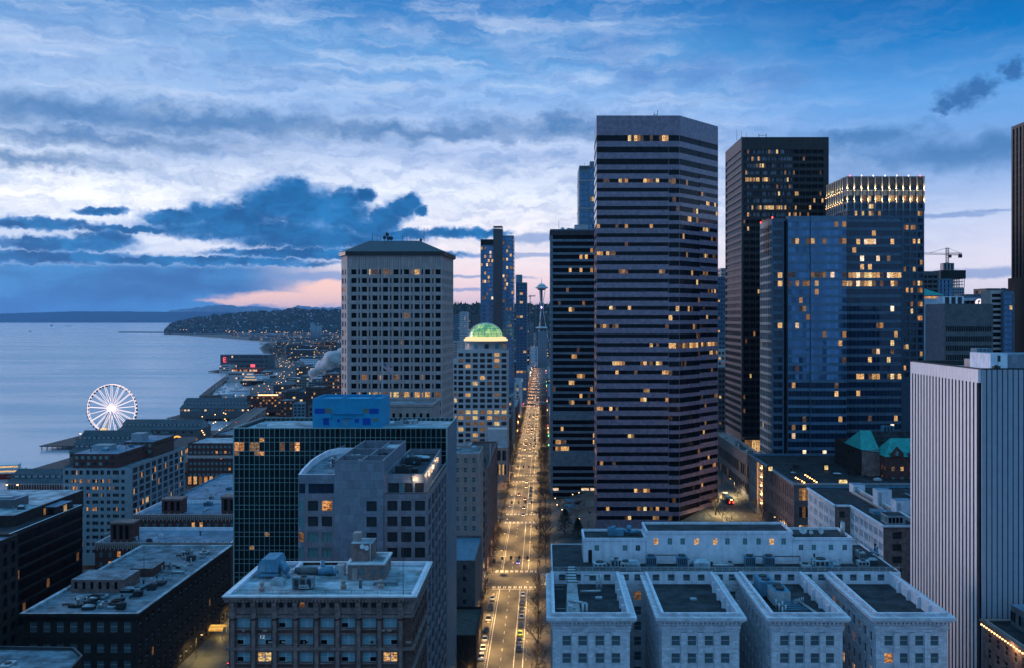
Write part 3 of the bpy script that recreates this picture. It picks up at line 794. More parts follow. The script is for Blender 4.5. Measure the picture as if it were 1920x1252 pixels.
b.parapet(rect(x0, D, x1, y1), top, top - 1, .5, 'steel_dark', 'roof_dark')
mb = MB()
for i in range(14): mb.box(x0 + 1.02 + i * 3.86, D - .25, 22, x0 + 1.16 + i * 3.86, D - .02, top - 1, 'core_brown')
mb.box(x0 - .2, D - .35, 20, x0 + .5, D + .5, top + .2, 'core_brown'); b.part('column_cover', mb)
for px in (1377, 1386, 1395): mb = MB(); mb.tube((Xp(px + 8, D), D + 6, top - 1), (Xp(px + 8, D), D + 6, top + 4 + (px % 5)), .14, .07, 'metal_dark'); b.part('antenna', mb)
mb = MB()
for px in (1426, 1440): mb.tube((Xp(px, D), D + 5, top - 1), (Xp(px, D), D + 5, top + 3), .2, None, 'metal_dark')
mb.tube((Xp(1426, D), D + 5, top + 2), (Xp(1440, D), D + 5, top + 2), .15, None, 'metal_dark'); b.part('roof_rail', mb)
mb = MB(); zt, zb_ = Zp(824, 612), Zp(846, 612)
mb.box(Xp(1400, 612), 612, zb_, Xp(1409, 612), 618, zt, 'l_dim'); mb.box(Xp(1409.2, 612), 612, zb_, Xp(1436, 612), 618, zt, 'l_warm')
for i in range(9): mb.box(Xp(1409 + i * 3, 612), 611.7, zb_, Xp(1409.7 + i * 3, 612), 612, zt, 'core_brown')
mb.box(Xp(1395, 612), 611.5, zt, Xp(1440, 612), 620, zt + 1.2, 'steel_dark'); b.part('lobby', mb)
b.finish()
# low podium in front of the black tower
b = B('podium_block', 'low dark podium with orange lit glazing at the foot of the black tower', 'building', 112, 590, 17)
b.face((104.5, 612), (104.5, 505), 14, 40, ncols(107, 18, 4.2, 2), [(20, 25), (28, 34)], 'conc_dark', dep=.5, lit=(.1, .0, .3), lm=('l_org', 'l_dim'), pane=2, g='g_black')
b.face((104.5, 505), (112.5, 505), 14, 40, ncols(8, 2, 3, .5), [(20, 25), (28, 34)], 'conc_dark', dep=.4, lit=(.1, .0, .3))
b.plain((112.5, 505), (112.5, 612), 14, 40, 'conc_dark'); b.plain((112.5, 612), (104.5, 612), 14, 40, 'conc_dark')
b.parapet(rect(104.5, 505, 112.5, 612), 40, 39.2, .4, 'conc', 'stone_pink'); b.clutter(105.5, 111, 510, 600, 39.2, 9, 5); b.finish()

# blue glass tower
D = 500; x0 = Xp(1447, D); x1 = Xp(1691, D); top = Zp(410, D); y1 = x0 * F / (1425 - VX)
b = B('blue_glass_tower', 'broad blue glass office tower with a pale gridded left side and many lit rooms', 'skyscraper', (x0 + x1) / 2, 515, 20)
rr = []; y = 417.0
while y < 905: rr.append((Zp(y + 10.0, D), Zp(y, D))); y += 15.72
def sx(px): return Xp(px, D)
secs = [(1447, 1470, 'w', 'blue_frame', 'blue_frame', 0), (1474.5, 1516, 'b', 'blue_frame', 'blue_spandrel', -3.2), (1516, 1583, 'b', 'blue_frame', 'blue_spandrel', -4.0), (1583, 1643, 'b', 'blue_frame', 'blue_frame', 0), (1643, 1691, 'b', 'blue_frame', 'blue_frame', .25)]
hotrows = {Zp(448 + 16.5, D): .55, Zp(512 + 15, D): .5, Zp(527 + 15, D): .8}
def lf(z, x, p_):
    yy = HY + (CH - z) * F / D; px = VX + x / D * F
    if 454 < yy < 466: return RN.random() < (.6 if px > 1583 else .3) if px < 1650 else RN.random() < .2
    if 518 < yy < 545 and px > 1447: return RN.random() < (.9 if 1583 < px < 1634 else .45)
    if 700 < yy < 712 and px > 1600: return RN.random() < .7
    if yy > 640: return RN.random() < .045
    if yy < 520 and px < 1583: return RN.random() < .04
    return RN.random() < .065
px_prev = None
for (p0, p1, st, fm_, sp_, dy) in secs:
    a, c = sx(p0), sx(p1); W = c - a; hi_glass = st == 'b' and p1 <= 1583
    def gf(ri, ci, hg=hi_glass): return 'g_blue' if (hg and ri > 12) else 'g_bluedk'
    cs = ncols(W, 1, W - 1.6) if st == 'w' else [(.15, W - .15)]
    tt = top + (.9 if 1470 < p0 < 1583 else 0) if p0 < 1583 else top - .8
    b.face((a, D + dy), (c, D + dy), 16, tt, cs, rr, fm_, sp=sp_, g='g_bluedk', gf=gf, dep=.25, pane=1.9, litf=lf, name='window_band', lm=('l_warm', 'l_yel', 'l_spot', 'l_spot', 'l_whi', 'l_dim', 'l_low'), style='mull', fm='blue_frame')
    if dy < -1: b.roof.poly([(a, D + dy, tt), (c, D + dy, tt), (c, D + 1, tt), (a, D + 1, tt)], 'roof_dark')
    if dy: b.plain((a, D + .5), (a, D + dy), 16, tt, 'blue_frame'); b.plain((c, D + dy), (c, D + .5), 16, tt, 'blue_frame')
b.plain((sx(1470), D + 2.5), (sx(1474.5), D + 2.5), 16, top, 'blackish'); b.plain((sx(1470), D), (sx(1470), D + 2.5), 16, top, 'blackish'); b.plain((sx(1474.5), D + 2.5), (sx(1474.5), D), 16, top, 'blackish')
W2 = y1 - D
b.face((x0, y1), (x0, D), 16, top, ncols(W2, 6, W2 / 6 - 1.1, .3), nrows(top - 3, 4.21, 2.9, 22), 'cream', g='g_bluedk', dep=.35, lit=(.0, .1, .08), name='window')
b.plain((x1, D), (x1, y1 + 20), 16, top, 'blue_frame'); b.plain((x1, y1 + 20), (x0, y1), 16, top, 'blue_frame')
b.parapet([(x0, D), (x1, D), (x1, y1 + 20), (x0, y1)], top, top - 1.3, .4, 'blue_spandrel', 'roof_dark')
sc_ = MB()
for i in range(34): sc_.box(x0 - .12, D + 6 + i * .0, 0, 0, 0, 0, 'metal') if False else None
zz = Zp(412, D + 8)
for i in range(22): sc_.box(x0 - .35, D + 5, zz - i * .8, x0 - .1, D + 17, zz - i * .8 + .25, 'wood' if i > 5 else 'conc')
b.part('screen', sc_)
for x, y_ in ((x0 + .3, y1 - .5), (x0 + .4, D + .3), (sx(1580), D + .5)): mb = MB(); mb.tube((x, y_, top), (x, y_, top + .9), .3, None, 'bulb_red'); b.part('warning_light', mb)
b.finish()

# crowned tower with floodlit piers
D = 560; x0 = Xp(1587, D); x1 = Xp(1733, D); top = Zp(331, D); y1 = x0 * F / (1552 - VX)
b = B('crowned_tower', 'grey-blue tower whose louvred crown is washed by two rows of warm uplights', 'skyscraper', (x0 + x1) / 2, 580, 30)
rr = []; y = 383.0
while y < 700: rr.append((Zp(y + 8.6, D), Zp(y, D))); y += 13.1
rr.append((Zp(378, D), Zp(367, D)))
W = x1 - x0; W2 = y1 - D
for (A, Bp, WW, nn_) in (((x0, D), (x1, D), W, 11), ((x0, y1), (x0, D), W2, 8)):
    b.face(A, Bp, 25, top - 1, ncols(WW, nn_, WW / nn_ - 1.2, .3), rr, 'blue_frame', g='g_bluedk', dep=.45, lit=(.05, .5, .22), pane=1.4, lm=('l_warm', 'l_org', 'l_dim', 'l_yel'))
b.plain((x1, D), (x1, y1), 25, top - 1, 'blue_frame'); b.plain((x1, y1), (x0, y1), 25, top - 1, 'blue_frame')
b.roof.poly(strip(x0, x1, D, y1, top - 4), 'roof_dark')
lou = MB(); pr = MB()
zc = Zp(357, D)
for i in range(11):
    z = zc + 1 + i * .62
    lou.box(x0 + .3, D - .18, z, x1 - .3, D - .02, z + .3, 'metal_dark'); lou.box(x0 - .18, D + .3, z, x0 - .02, y1 - .3, z + .3, 'metal_dark')
lou.box(x0 - .3, D - .3, zc - .4, x1 + .3, D - .02, zc, 'cream'); lou.box(x0 - .3, D, zc - .4, x0 - .02, y1, zc, 'cream')
lou.box(x0, D, top - 1, x1, D + .5, top - .5, 'cream'); lou.box(x0, D, top - 1, x0 + .5, y1, top - .5, 'cream')
pit = (W - .6) / 11; pit2 = (W2 - .6) / 8
fx = MB()
for i in range(12):
    x = x0 + .3 + pit * i; pr.box(x - .35, D - .75, zc - 12, x + .35, D - .3, top, 'cream')
for i in range(1, 9):
    y = D + .3 + pit2 * i; pr.box(x0 - .75, y - .35, zc - 12, x0 - .3, y + .35, top, 'cream')
pr.box(x0, D, top - .5, x1, D + .3, top, 'cream'); pr.box(x0, D + .3, top - .5, x0 + .3, y1, top, 'cream')
b.part('louvre_screen', lou); b.parts('pier', pr)
def uplight(b, x, y, z, e_=4500.0, c=(1, .60, .22)):
    fxm = MB(); fxm.box(x - .2, y - .2, z - .25, x + .2, y + .2, z, 'bulb'); b.part('uplight', fxm)
    l = bpy.data.lights.new('uplight_lamp', 'SPOT'); l.energy = e_; l.color = c; l.spot_size = math.radians(70); l.spot_blend = .6; l.shadow_soft_size = .15
    o = bpy.data.objects.new('uplight_lamp', l); col.objects.link(o); o.parent = b.root; r0 = b.root.location
    o.location = (x - r0[0], y - r0[1], z + .1 - r0[2]); o.rotation_euler = (math.radians(180), 0, 0)
for i in range(12):
    x = x0 + .3 + pit * i
    uplight(b, x, D - 1.15, zc - .2); uplight(b, x, D - 1.15, zc - 6.6, 3000)
for i in range(1, 9):
    y = D + .3 + pit2 * i; uplight(b, x0 - 1.15, y, zc - .2); uplight(b, x0 - 1.15, y, zc - 6.6, 3000)
for i in range(7): mb = MB(); mb.tube((x0 + 2 + i * 6.6, D + .2, top), (x0 + 2 + i * 6.6, D + .2, top + .7), .22, None, 'bulb_red' if i in (0, 6) else 'bulb_white'); b.part('warning_light', mb)
b.finish()

# white ribbed tower
D = 240; x0 = Xp(1840, D); x1 = x0 + 46; y1 = x0 * F / (1712 - VX); top = Zp(692, D)
b = B('ribbed_tower', 'pale tower with bright vertical ribs and dark slots, at the right edge', 'skyscraper', x0 + 23, 262, 17)
n_ = 21; W2 = y1 - D; p = W2 / n_
cs = [(p * i + p * .62, p * i + p) for i in range(n_ - 1)]
b.wall.poly([(x0, y1, 10), (x0, D, 10), (x0, D, top), (x0, y1, top)], 'g_black')
rb = MB()
for i in range(n_):
    ya = y1 - p * i; yb = ya - p * .60
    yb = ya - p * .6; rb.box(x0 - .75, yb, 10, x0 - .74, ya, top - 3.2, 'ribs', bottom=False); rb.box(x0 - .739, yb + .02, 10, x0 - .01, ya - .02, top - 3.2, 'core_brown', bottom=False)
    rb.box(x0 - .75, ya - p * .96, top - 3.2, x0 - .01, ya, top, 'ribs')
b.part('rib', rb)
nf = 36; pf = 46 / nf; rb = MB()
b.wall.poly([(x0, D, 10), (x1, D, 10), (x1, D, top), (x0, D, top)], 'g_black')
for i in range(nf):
    rb.box(x0 + pf * i, D - .35, 10, x0 + pf * i + pf * .78, D - .01, top, 'ribs_shaded', bottom=False)
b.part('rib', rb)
b.plain((x1, D), (x1, y1), 10, top, 'ribs_shaded'); b.plain((x1, y1), (x0, y1), 10, top, 'ribs_shaded')
b.parapet(rect(x0 - .6, D - .4, x1, y1), top + .35, top - 1, .5, 'steel_dark', 'roof_pale')
mb = MB(); a, c = Xp(1857, 250), Xp(1889, 250)
mb.box(a, 250, top - 1, c, 262, Zp(662, 250), 'white_wall', top='roof_pale'); mb.box(c, 250.3, top - 1, x1 - 3, 264, Zp(662, 250) - .2, 'tile_grey', top='roof_blue'); mb.box(a + 1.8, 249.9, top + 1.5, a + 2.5, 250, top + 3, 'metal_dark'); b.part('penthouse', mb)
mb = MB(); mb.box(Xp(1820, 262), 262, top - 1, Xp(1857, 262), 266, top + 1.6, 'conc'); b.part('low_wall', mb)
mb = MB()
for i in range(4): mb.box(Xp(1832, 270) + i * 1.1, 270, top - 1, Xp(1832, 270) + i * 1.1 + .9, 274, top + 4.2, 'panel_teal')
b.part('cooling_tower', mb)
b.unit(Xp(1864, 245), 245, top - 1, 1.6, 1.2, 1.6, 'metal_dark', 0); b.finish()

# terracotta building with four wings
D = 200; T = Zp(1148, D); TR = T - 2.9; s_ = D / F
b = B('winged_building', 'white terracotta office building with four wings reaching forward and dark sunken roofs', 'building', 42, 230, 2)
wx = [(1036.5, 1181), (1241, 1386), (1447, 1580), (1642.5, 1776)]
wx = [(Xp(a, D), Xp(c, D)) for a, c in wx]
YB = 232.5
rows_f = nrows(Zp(1191, D), 3.52, 2.05, 3); rows_c = nrows(Zp(1191, D), 3.52, 2.05, 12)
cor = MB()
for i, (a, c) in enumerate(wx):
    W = c - a
    def lfw(z, x, p_, i=i): return None
    b.face((a, D), (c, D), 2, T, [(W * q - .87, W * q + .87) for q in (.18, .39, .61, .82)], rows_f, 'terracotta', g='g_sash', dep=.35, lit=(.0, .5, .0) if i < 3 else (.0, .45, .5), style='sash', lm=('l_dim', 'l_warm', 'l_org'))
    kside = dict(g='g_sash', dep=.35, style='sash', lm=('l_dim', 'l_warm', 'l_org'))
    b.face((c, D), (c, YB), 2, T, ncols(YB - D, 8, 1.7, 1.5), rows_c, 'terracotta', lit=(.01, .2, .03), **kside)
    b.face((a, YB), (a, D), 2, T, ncols(YB - D, 8, 1.7, 1.5), rows_c, 'terracotta', lit=(.3, .0, .3) if i == 3 else (.01, .2, .02), **kside)
    # pilasters and coursework
    for q in (.285, .5, .715): b.trim.box(a + W * q - .6, D - .5, 2, a + W * q + .55, D - .002, Zp(1184, D), 'terracotta')
    pl = rect(a, D, c, YB + 1)
    b.band(rect(a, D, c, YB), Zp(1180, D) - .25, Zp(1180, D), .2, 'terracotta')
    # cornice on the three free sides
    zc = Zp(1172, D)
    for k_, (z0, z1_, o_) in enumerate(((zc - .5, zc - .1, .3), (zc + .9, zc + 1.3, .95), (zc + 1.3, zc + 1.9, 1.3), (T - .25, T + .08, .22))):
        b.band(rect(a, D, c, YB - .02 if k_ < 3 else YB - .02), z0, z1_, o_, 'terracotta')
    x = a - .5
    while x < c + .3: b.trim.box(x, D - .72, zc + .4, x + .42, D - .02, zc + .9, 'terracotta'); x += .84
    y = D
    while y < YB: b.trim.box(c + .02, y, zc + .58, c + .6, y + .26, zc + .88, 'terracotta'); b.trim.box(a - .6, y, zc + .58, a - .02, y + .26, zc + .88, 'terracotta'); y += .7
    i4 = [(a + .45, D + .45), (c - .45, D + .45), (c - .45, YB), (a + .45, YB)]
    b.roof.poly([(*p_, TR) for p_ in i4], 'roof_dark')
    b.trim.poly([(a, D, T), (c, D, T), (c - .45, D + .45, T), (a + .45, D + .45, T)], 'white_wall')
    b.trim.poly([(c, D, T), (c, YB, T), (c - .45, YB, T), (c - .45, D + .45, T)], 'white_wall')
    b.trim.poly([(a, YB, T), (a, D, T), (a + .45, D + .45, T), (a + .45, YB, T)], 'white_wall')
    for (p0, p1) in (((c - .45, YB), (c - .45, D + .45)), ((a + .45, D + .45), (a + .45, YB)), ((c - .45, D + .45), (a + .45, D + .45))):
        b.trim.poly([(*p0, TR), (*p1, TR), (*p1, T), (*p0, T)], 'white_wall')
    for y in (207, 213, 219, 225): b.trim.box(c - 1.15, y, TR, c - .452, y + .5, T - .5, 'white_wall')
# the long back bar
x0, x1 = wx[0][0], Xp(1790, D) + .8; RB = Zp(1053, 243); BT = RB + .2
cs = []; x = x0 + 2.4
for (a, c) in wx:
    W = c - a; cs += [(a - x0 + W * q - .8, a - x0 + W * q + .8) for q in (.16, .39, .62, .84)]
gaps = [(wx[i][1], wx[i + 1][0]) for i in range(3)]
for (a, c) in gaps: cs += [(a - x0 + (c - a) * q - .85, a - x0 + (c - a) * q + .85) for q in (.27, .73)]
cs.sort()
b.face((x0, YB), (x1, YB), TR, BT, [q for q in cs], [(TR + .75, TR + 2.3)], 'white_wall', g='g_sash', dep=.3, style='sash', lit=(0, 1, 0))
for (a, c) in gaps: b.face((a, YB), (c, YB), 2, TR, ncols(c - a, 2, 1.7, .4), [r for r in rows_c if r[1] < TR], 'terracotta', g='g_sash', dep=.3, style='sash', lit=(.05, .5, .0))
b.plain((wx[3][1], YB), (x1, YB), 2, TR, 'terracotta')
b.plain((x1, YB), (x1, 262), 2, BT, 'terracotta'); b.plain((x1, 262), (x0, 262), 2, BT, 'terracotta'); b.plain((x0, 262), (x0, YB), 2, BT, 'terracotta')
b.parapet(rect(x0, YB, x1, 262), BT, RB, .3, 'white_wall', 'roof_dark')
fe = MB(); x = x0
while x < x1: fe.tube((x, YB + .6, RB), (x, YB + .6, RB + 1.25), .05, None, 'metal', 4); x += 1.6
for zz in (.1, .4, .7, 1.0, 1.25): fe.tube((x0, YB + .6, RB + zz), (x1, YB + .6, RB + zz), .045 if zz < 1.2 else .07, None, 'metal', 4)
b.part('railing', fe)
PH = 243.0
def pent(px0, px1, pyt, pyb_roof, wins, name='penthouse'):
    a, c = Xp(px0, PH), Xp(px1, PH); zt = Zp(pyt, PH); yb = (CH - zt) * F / (pyb_roof - HY)
    pb = MB()
    hole = sorted(wins)
    b.face((a, PH), (c, PH), RB, zt, [(Xp(w - 4.2, PH) - a, Xp(w + 4.2, PH) - a) for w in hole], [(zt - 3.3 if pyt < 1000 else zt - 3.1, zt - 1.75)], 'white_wall', g='g_teal', dep=.2,
           style='cross', litf=lambda z, x, p_: any(abs(x - Xp(w - 4.2, PH)) < .5 for w in LITW), lm=('l_warm',))
    b.plain((c, PH), (c, yb), RB, zt, 'white_wall'); b.plain((c, yb), (a, yb), RB, zt, 'white_wall'); b.plain((a, yb), (a, PH), RB, zt, 'white_wall')
    b.parapet(rect(a, PH, c, yb), zt + .02, zt - .5, .35, 'white_wall', 'roof_dark')
    b.band(rect(a, PH, c, yb), zt - .6, zt - .35, .18, 'white_wall'); b.band(rect(a, PH, c, yb), zt - .15, zt + .05, .12, 'white_wall')
    return a, c, zt, yb
LITW = (1230, 1306, 1341, 1447)
r1 = pent(1212, 1485.5, 995, 978, (1230, 1256, 1280, 1306, 1341, 1364, 1397, 1422.5, 1447, 1469.5))
r2 = pent(1094, 1211.5, 1008, 991, (1119, 1172, 1196)); r3 = pent(1486, 1598, 1007, 988, (1502, 1526, 1558, 1584))
mb = MB(); mb.box(Xp(1103, PH), PH - .06, RB, Xp(1110, PH), PH - .01, Zp(1030, PH), 'blackish'); b.part('door', mb)
mb = MB(); mb.box(Xp(1523, PH), PH - .06, RB + .3, Xp(1530, PH), PH - .01, RB + 2.3, 'white_paint'); mb.box(Xp(1525, PH), PH - .09, RB + .6, Xp(1528, PH), PH - .065, RB + 2.1, 'blackish'); b.part('door', mb)
du = MB(); zt = r2[2]
du.box(Xp(1140, 248), 248, zt - .5, Xp(1170, 248), 250.5, zt + 1.0, 'metal_blue'); du.tube((Xp(1142, 248), 249, zt + .8), (Xp(1155, 248), 249, zt + 1.6), .7, .4, 'metal_blue', 8)
du.tube((Xp(1170, 248), 249, zt + .4), (Xp(1198, 248), 249, zt + .2), .55, None, 'metal_blue', 8); du.tube((Xp(1180, 248), 249, zt + .3), (Xp(1180, 248), 249, zt + 1.9), .6, None, 'metal_blue', 8); b.part('duct', du)
for px in (1212, 1270, 1398, 1434):
    mb = MB(); a = Xp(px, 237); mb.box(a, 237, RB + .5, a + 2.4, 239.4, RB + 2.7, 'metal_blue'); mb.tube((a + 1.2, 238.2, RB + 2.7), (a + 1.2, 238.2, RB + 3.0), .9, None, 'metal_dark', 12)
    for q in (.15, .85): mb.box(a + 2.4 * q - .1, 237.1, RB, a + 2.4 * q + .1, 239.3, RB + .5, 'metal_dark')
    for i in range(5): mb.box(a + .1 + i * .46, 236.96, RB + .7, a + .42 + i * .46, 236.99, RB + 2.4, 'metal_dark')
    b.part('air_unit', mb)
pp = MB()
for a, c, yy in ((1215, 1280, 2.2), (1400, 1500, 1.9)): pp.tube((Xp(a, 241), 241, RB + yy), (Xp(c, 241), 241, RB + yy), .12, None, 'brick_red', 6); pp.tube((Xp(c, 241), 241, RB), (Xp(c, 241), 241, RB + yy), .1, None, 'brick_red', 6)
pp.tube((Xp(1140, 240), 240, RB + .5), (Xp(1600, 240), 240, RB + .5), .16, None, 'white_paint', 6); b.part('pipe', pp)
b.clutter(Xp(1110, 237), Xp(1205, 237), 235, 240, RB, 5, 3); b.clutter(Xp(1290, 237), Xp(1390, 237), 236, 240, RB, 6, 9); b.clutter(Xp(1500, 237), 81, 235, 241, RB, 9, 12); b.clutter(Xp(1610, 245), Xp(1690, 245), 244, 256, RB, 5, 13)
# equipment on the first wing
w0 = wx[0]
mb = MB(); a = Xp(1060, 210)
pr_ = [(a + .2, 206), (a + 3.4, 206), (a + 3.0, 229), (a + .8, 229)]
mb.prism([(a + .2, 214), (a + 3.1, 214), (a + 3.1, 230), (a + .8, 230)], TR + .2, TR + 5.0, 'metal', b=[(a + .6, 214.5), (a + 2.6, 214.5), (a + 2.6, 229), (a + 1.0, 229)])
mb.prism([(a, 205), (a + 3.2, 205), (a + 3.1, 214), (a + .2, 214)], TR + .2, TR + 3.0, 'metal', b=[(a + .4, 206), (a + 2.8, 206), (a + 2.8, 214), (a + .4, 214)])
for i in range(6): mb.box(a + .3, 215 + i * 2.4, TR + 5.0, a + 2.8, 215.25 + i * 2.4, TR + 5.15, 'metal_dark')
b.part('air_handler', mb)
pp = MB()
for q, (dx, dy) in enumerate(((3.5, 205.5), (4.3, 206.2), (2.2, 204), (1.2, 204.4))):
    pp.tube((a + dx, dy, TR), (a + dx, dy, TR + 3.4 - q * .4), .28 if q < 2 else .18, None, 'metal', 8); pp.tube((a + dx, dy, TR + 3.4 - q * .4), (a + .6, dy + 1.5, TR + 3.4 - q * .4), .28 if q < 2 else .18, None, 'metal', 8)
for dx in (9.1, 9.9): pp.tube((w0[0] + dx + 1.2, 226, TR), (w0[0] + dx + 1.2, 226, TR + 4), .3, None, 'metal', 8)
pp.tube((w0[0] + 6.4, 224, TR + .6), (w0[0] + 11, 224.4, TR + .6), .3, None, 'metal', 8); pp.tube((w0[0] + 7.4, 226, TR + 3.8), (w0[0] + 11.1, 226, TR + 3.8), .25, None, 'metal', 8)
b.part('pipe', pp)
la = MB()
for zz in (TR + .6, TR + 1.4, TR + 2.3): la.tube((w0[0] + .8, 205, zz), (a, 205, zz), .05, None, 'metal', 4); la.tube((w0[0] + .8, 226, zz), (a, 226, zz), .05, None, 'metal', 4)
b.part('railing', la)
for (wi, fx_, yy) in ((0, .62, 220), (0, .68, 207), (1, .55, 219), (1, .76, 208), (2, .5, 206), (3, .35, 208)):
    a_, c_ = wx[wi]; b.unit(a_ + (c_ - a_) * fx_, yy, TR, 1.5, 1.1, .45, 'roof_pale', 2)
# equipment on the third wing
a_, c_ = wx[2]
mb = MB()
mb.box(a_ + 2.0, 220, TR + .6, a_ + 5.4, 227, TR + 3.8, 'metal_blue'); mb.box(a_ + 3.4, 213, TR + .5, a_ + 7.0, 219, TR + 3.5, 'metal', top='metal_blue')
for yy in (215, 217.6, 222, 225): mb.tube((a_ + (5.2 if yy < 220 else 3.7), yy, TR + 3.5 + (.3 if yy > 220 else 0)), (a_ + (5.2 if yy < 220 else 3.7), yy, TR + 4.1), .95, None, 'metal_dark', 12)
b.part('chiller', mb)
pp = MB()
for i in range(5): yy = 206 + i * 1.4; pp.tube((a_ + 3.6 + (i % 2), yy, TR), (a_ + 3.6 + (i % 2), yy, TR + 2.4), .2, None, 'metal', 6); pp.tube((a_ + 3.6 + (i % 2), yy, TR + 1.8), (a_ + 9 - i * .3, yy + 1, TR + 1.6), .14, None, 'metal_blue', 6)
pp.tube((a_ + 4, 204.5, TR + .5), (a_ + 11.5, 204.5, TR + .5), .14, None, 'metal', 6); pp.tube((a_ + 11.5, 204.5, TR + .5), (a_ + 9.5, 217, TR + .5), .14, None, 'metal', 6); pp.tube((a_ + 11.9, 204.5, TR + .5), (a_ + 9.9, 217, TR + .5), .14, None, 'metal', 6)
for i in range(6): pp.tube((a_ + 8 + i * .5, 214 + i * .4, TR), (a_ + 8 + i * .5, 214 + i * .4, TR + 1.6), .12, None, 'metal', 5)
b.part('pipe', pp)
b.part('railing', (lambda q: (q.tube((a_ + 2.6, 203.8, TR + 1), (a_ + 7.5, 203.8, TR + 1), .07, None, 'metal', 4), q)[1])(MB()))
b.finish()
# roof dishes, chimney beside the right penthouse
b2z = r3[2] - .5
def dish(name, label, x, y, z, r, az_=0.0):
    t_ = thing(name, label, 'satellite dish', (x, y, z))
    mb = MB(); mb.tube((x, y, z), (x, y, z + r + .3), .09, None, 'metal', 6); mb.build('mast', t_)
    mb = MB(); i0 = len(mb.v); q = mb.slot('metal')
    c = Vector((x, y - .2, z + r + .5)); nv = Vector((math.sin(az_) * .8, -.8, .45)).normalized(); u = nv.cross(Vector((0, 0, 1))).normalized(); w = nv.cross(u)
    rings = [(0.05, 0), (.5, .06), (1.0, .25)]
    for (rr_, dd) in rings:
        for k_ in range(14):
            a = 2 * math.pi * k_ / 14; mb.v.append(tuple(c + (u * math.cos(a) + w * math.sin(a)) * r * rr_ + nv * dd * r))
    for j in range(2):
        for k_ in range(14): mb.f.append((i0 + j * 14 + k_, i0 + j * 14 + (k_ + 1) % 14, i0 + (j + 1) * 14 + (k_ + 1) % 14, i0 + (j + 1) * 14 + k_)); mb.mi.append(q); mb.sm.append(True)
    mb.tube(tuple(c), tuple(c + nv * r * .8), .04, None, 'metal', 4); mb.build('reflector', t_)
dish('satellite_dish', 'largest of three pale dishes on the dark low roof right of the long penthouse', Xp(1505, 247), 247, b2z, 1.0)
dish('satellite_dish', 'smallest pale dish, middle of three on the low roof by the penthouse', Xp(1520, 247), 247, b2z, .5)
dish('satellite_dish', 'mid-sized pale dish, right one of three on the low roof by the penthouse', Xp(1538, 247), 247, b2z, .75, .4)
mb = MB(); x = Xp(1580, 247); mb.tube((x, 247, b2z), (x, 247, b2z + 3.4), .55, None, 'metal', 16); mb.tube((x - .2, 247, b2z + 3.4), (x - .2, 247, b2z + 3.9), .1, None, 'metal', 6); tag(mb.build('flue'), 'shiny round steel flue standing at the right end of the low penthouse roof', 'chimney')
# ---------------------------------------------------------------- right side, lower blocks
# long dark podium with the glowing stair
X0 = 101.5; top = Zp(868, X0 * F / 412); yb, yf = 493.0, X0 * F / (1488.5 - VX)
b = B('stone_block', 'long low dark stone block with a glowing glass stair on its street wall', 'building', 120, 440, 17)
ya, yc = X0 * F / (1419.5 - VX), X0 * F / (1430.5 - VX)
kw = dict(g='g_dark', dep=.4)
rws = [(21, 26), (29, 33.5), (36, 41)]
b.face((X0, yb), (X0, ya), 14, top, ncols(yb - ya, 4, 2.4, .5), rws, 'cream', lit=(.02, 0, 0), **kw)
b.plain((X0 + .9, ya), (X0 + .9, yc), 14, top - 1.2, 'stone_pink')
b.plain((X0, ya), (X0 + .9, ya), 14, top, 'stone_pink'); b.plain((X0 + .9, yc), (X0, yc), 14, top, 'stone_pink')
b.wall.poly([(X0, ya, top - 1.2), (X0, yc, top - 1.2), (X0 + .9, yc, top - 1.2), (X0 + .9, ya, top - 1.2)], 'cream'); b.plain((X0, ya), (X0, yc), top - 1.2, top, 'cream')
b.face((X0, yc), (X0, yf), 14, top, ncols(yc - yf, 15, 1.5, 1), rws, 'stone_mauve', lit=(.03, .3, .1), **kw)
xe = 158
b.face((X0, yf), (xe, yf), 14, top, ncols(xe - X0, 7, 5.6, 1), rws, 'conc_dark', lit=(.5, .3, .2), lm=('l_dim', 'l_warm', 'l_dim'), pane=1.3, style='mull', fm='blackish', **kw)
b.plain((xe, yf), (xe, yb), 14, top, 'conc_dark'); b.plain((xe, yb), (X0, yb), 14, top, 'conc_dark')
b.parapet([(X0, yf), (xe, yf), (xe, yb), (X0, yb)], top, top - .8, .9, 'blue_spandrel', 'roof_dark'); b.band([(X0, yf), (xe, yf), (xe, yb), (X0, yb)], top - .7, top, .5, 'cream')
for i in range(5):
    z = 23 + i * 4.1; mb = MB(); mb.box(X0 + .3, (ya + yc) / 2 - 1.2, z, X0 + .8, (ya + yc) / 2 + 1.2, z + .4, 'bulb'); b.part('stair_light', mb)
    l = bpy.data.lights.new('stair_lamp', 'POINT'); l.energy = 900; l.color = (1, .58, .22); l.shadow_soft_size = .3; o = bpy.data.objects.new('stair_lamp', l); col.objects.link(o); o.parent = b.root
    o.location = (X0 + .1 - 120, (ya + yc) / 2 - 440, z + .9 - 17)
    mb = MB(); mb.poly([(X0 + .85, ya, z + 2.6), (X0 + .85, yc, z + .6), (X0 + .3, yc, z + .6), (X0 + .3, ya, z + 2.6)], 'stone_pink'); mb.box(X0 + .3, yc + .1, z + .3, X0 + .85, ya - .1, z + .5, 'conc_dark') if False else None; b.part('stair', mb)
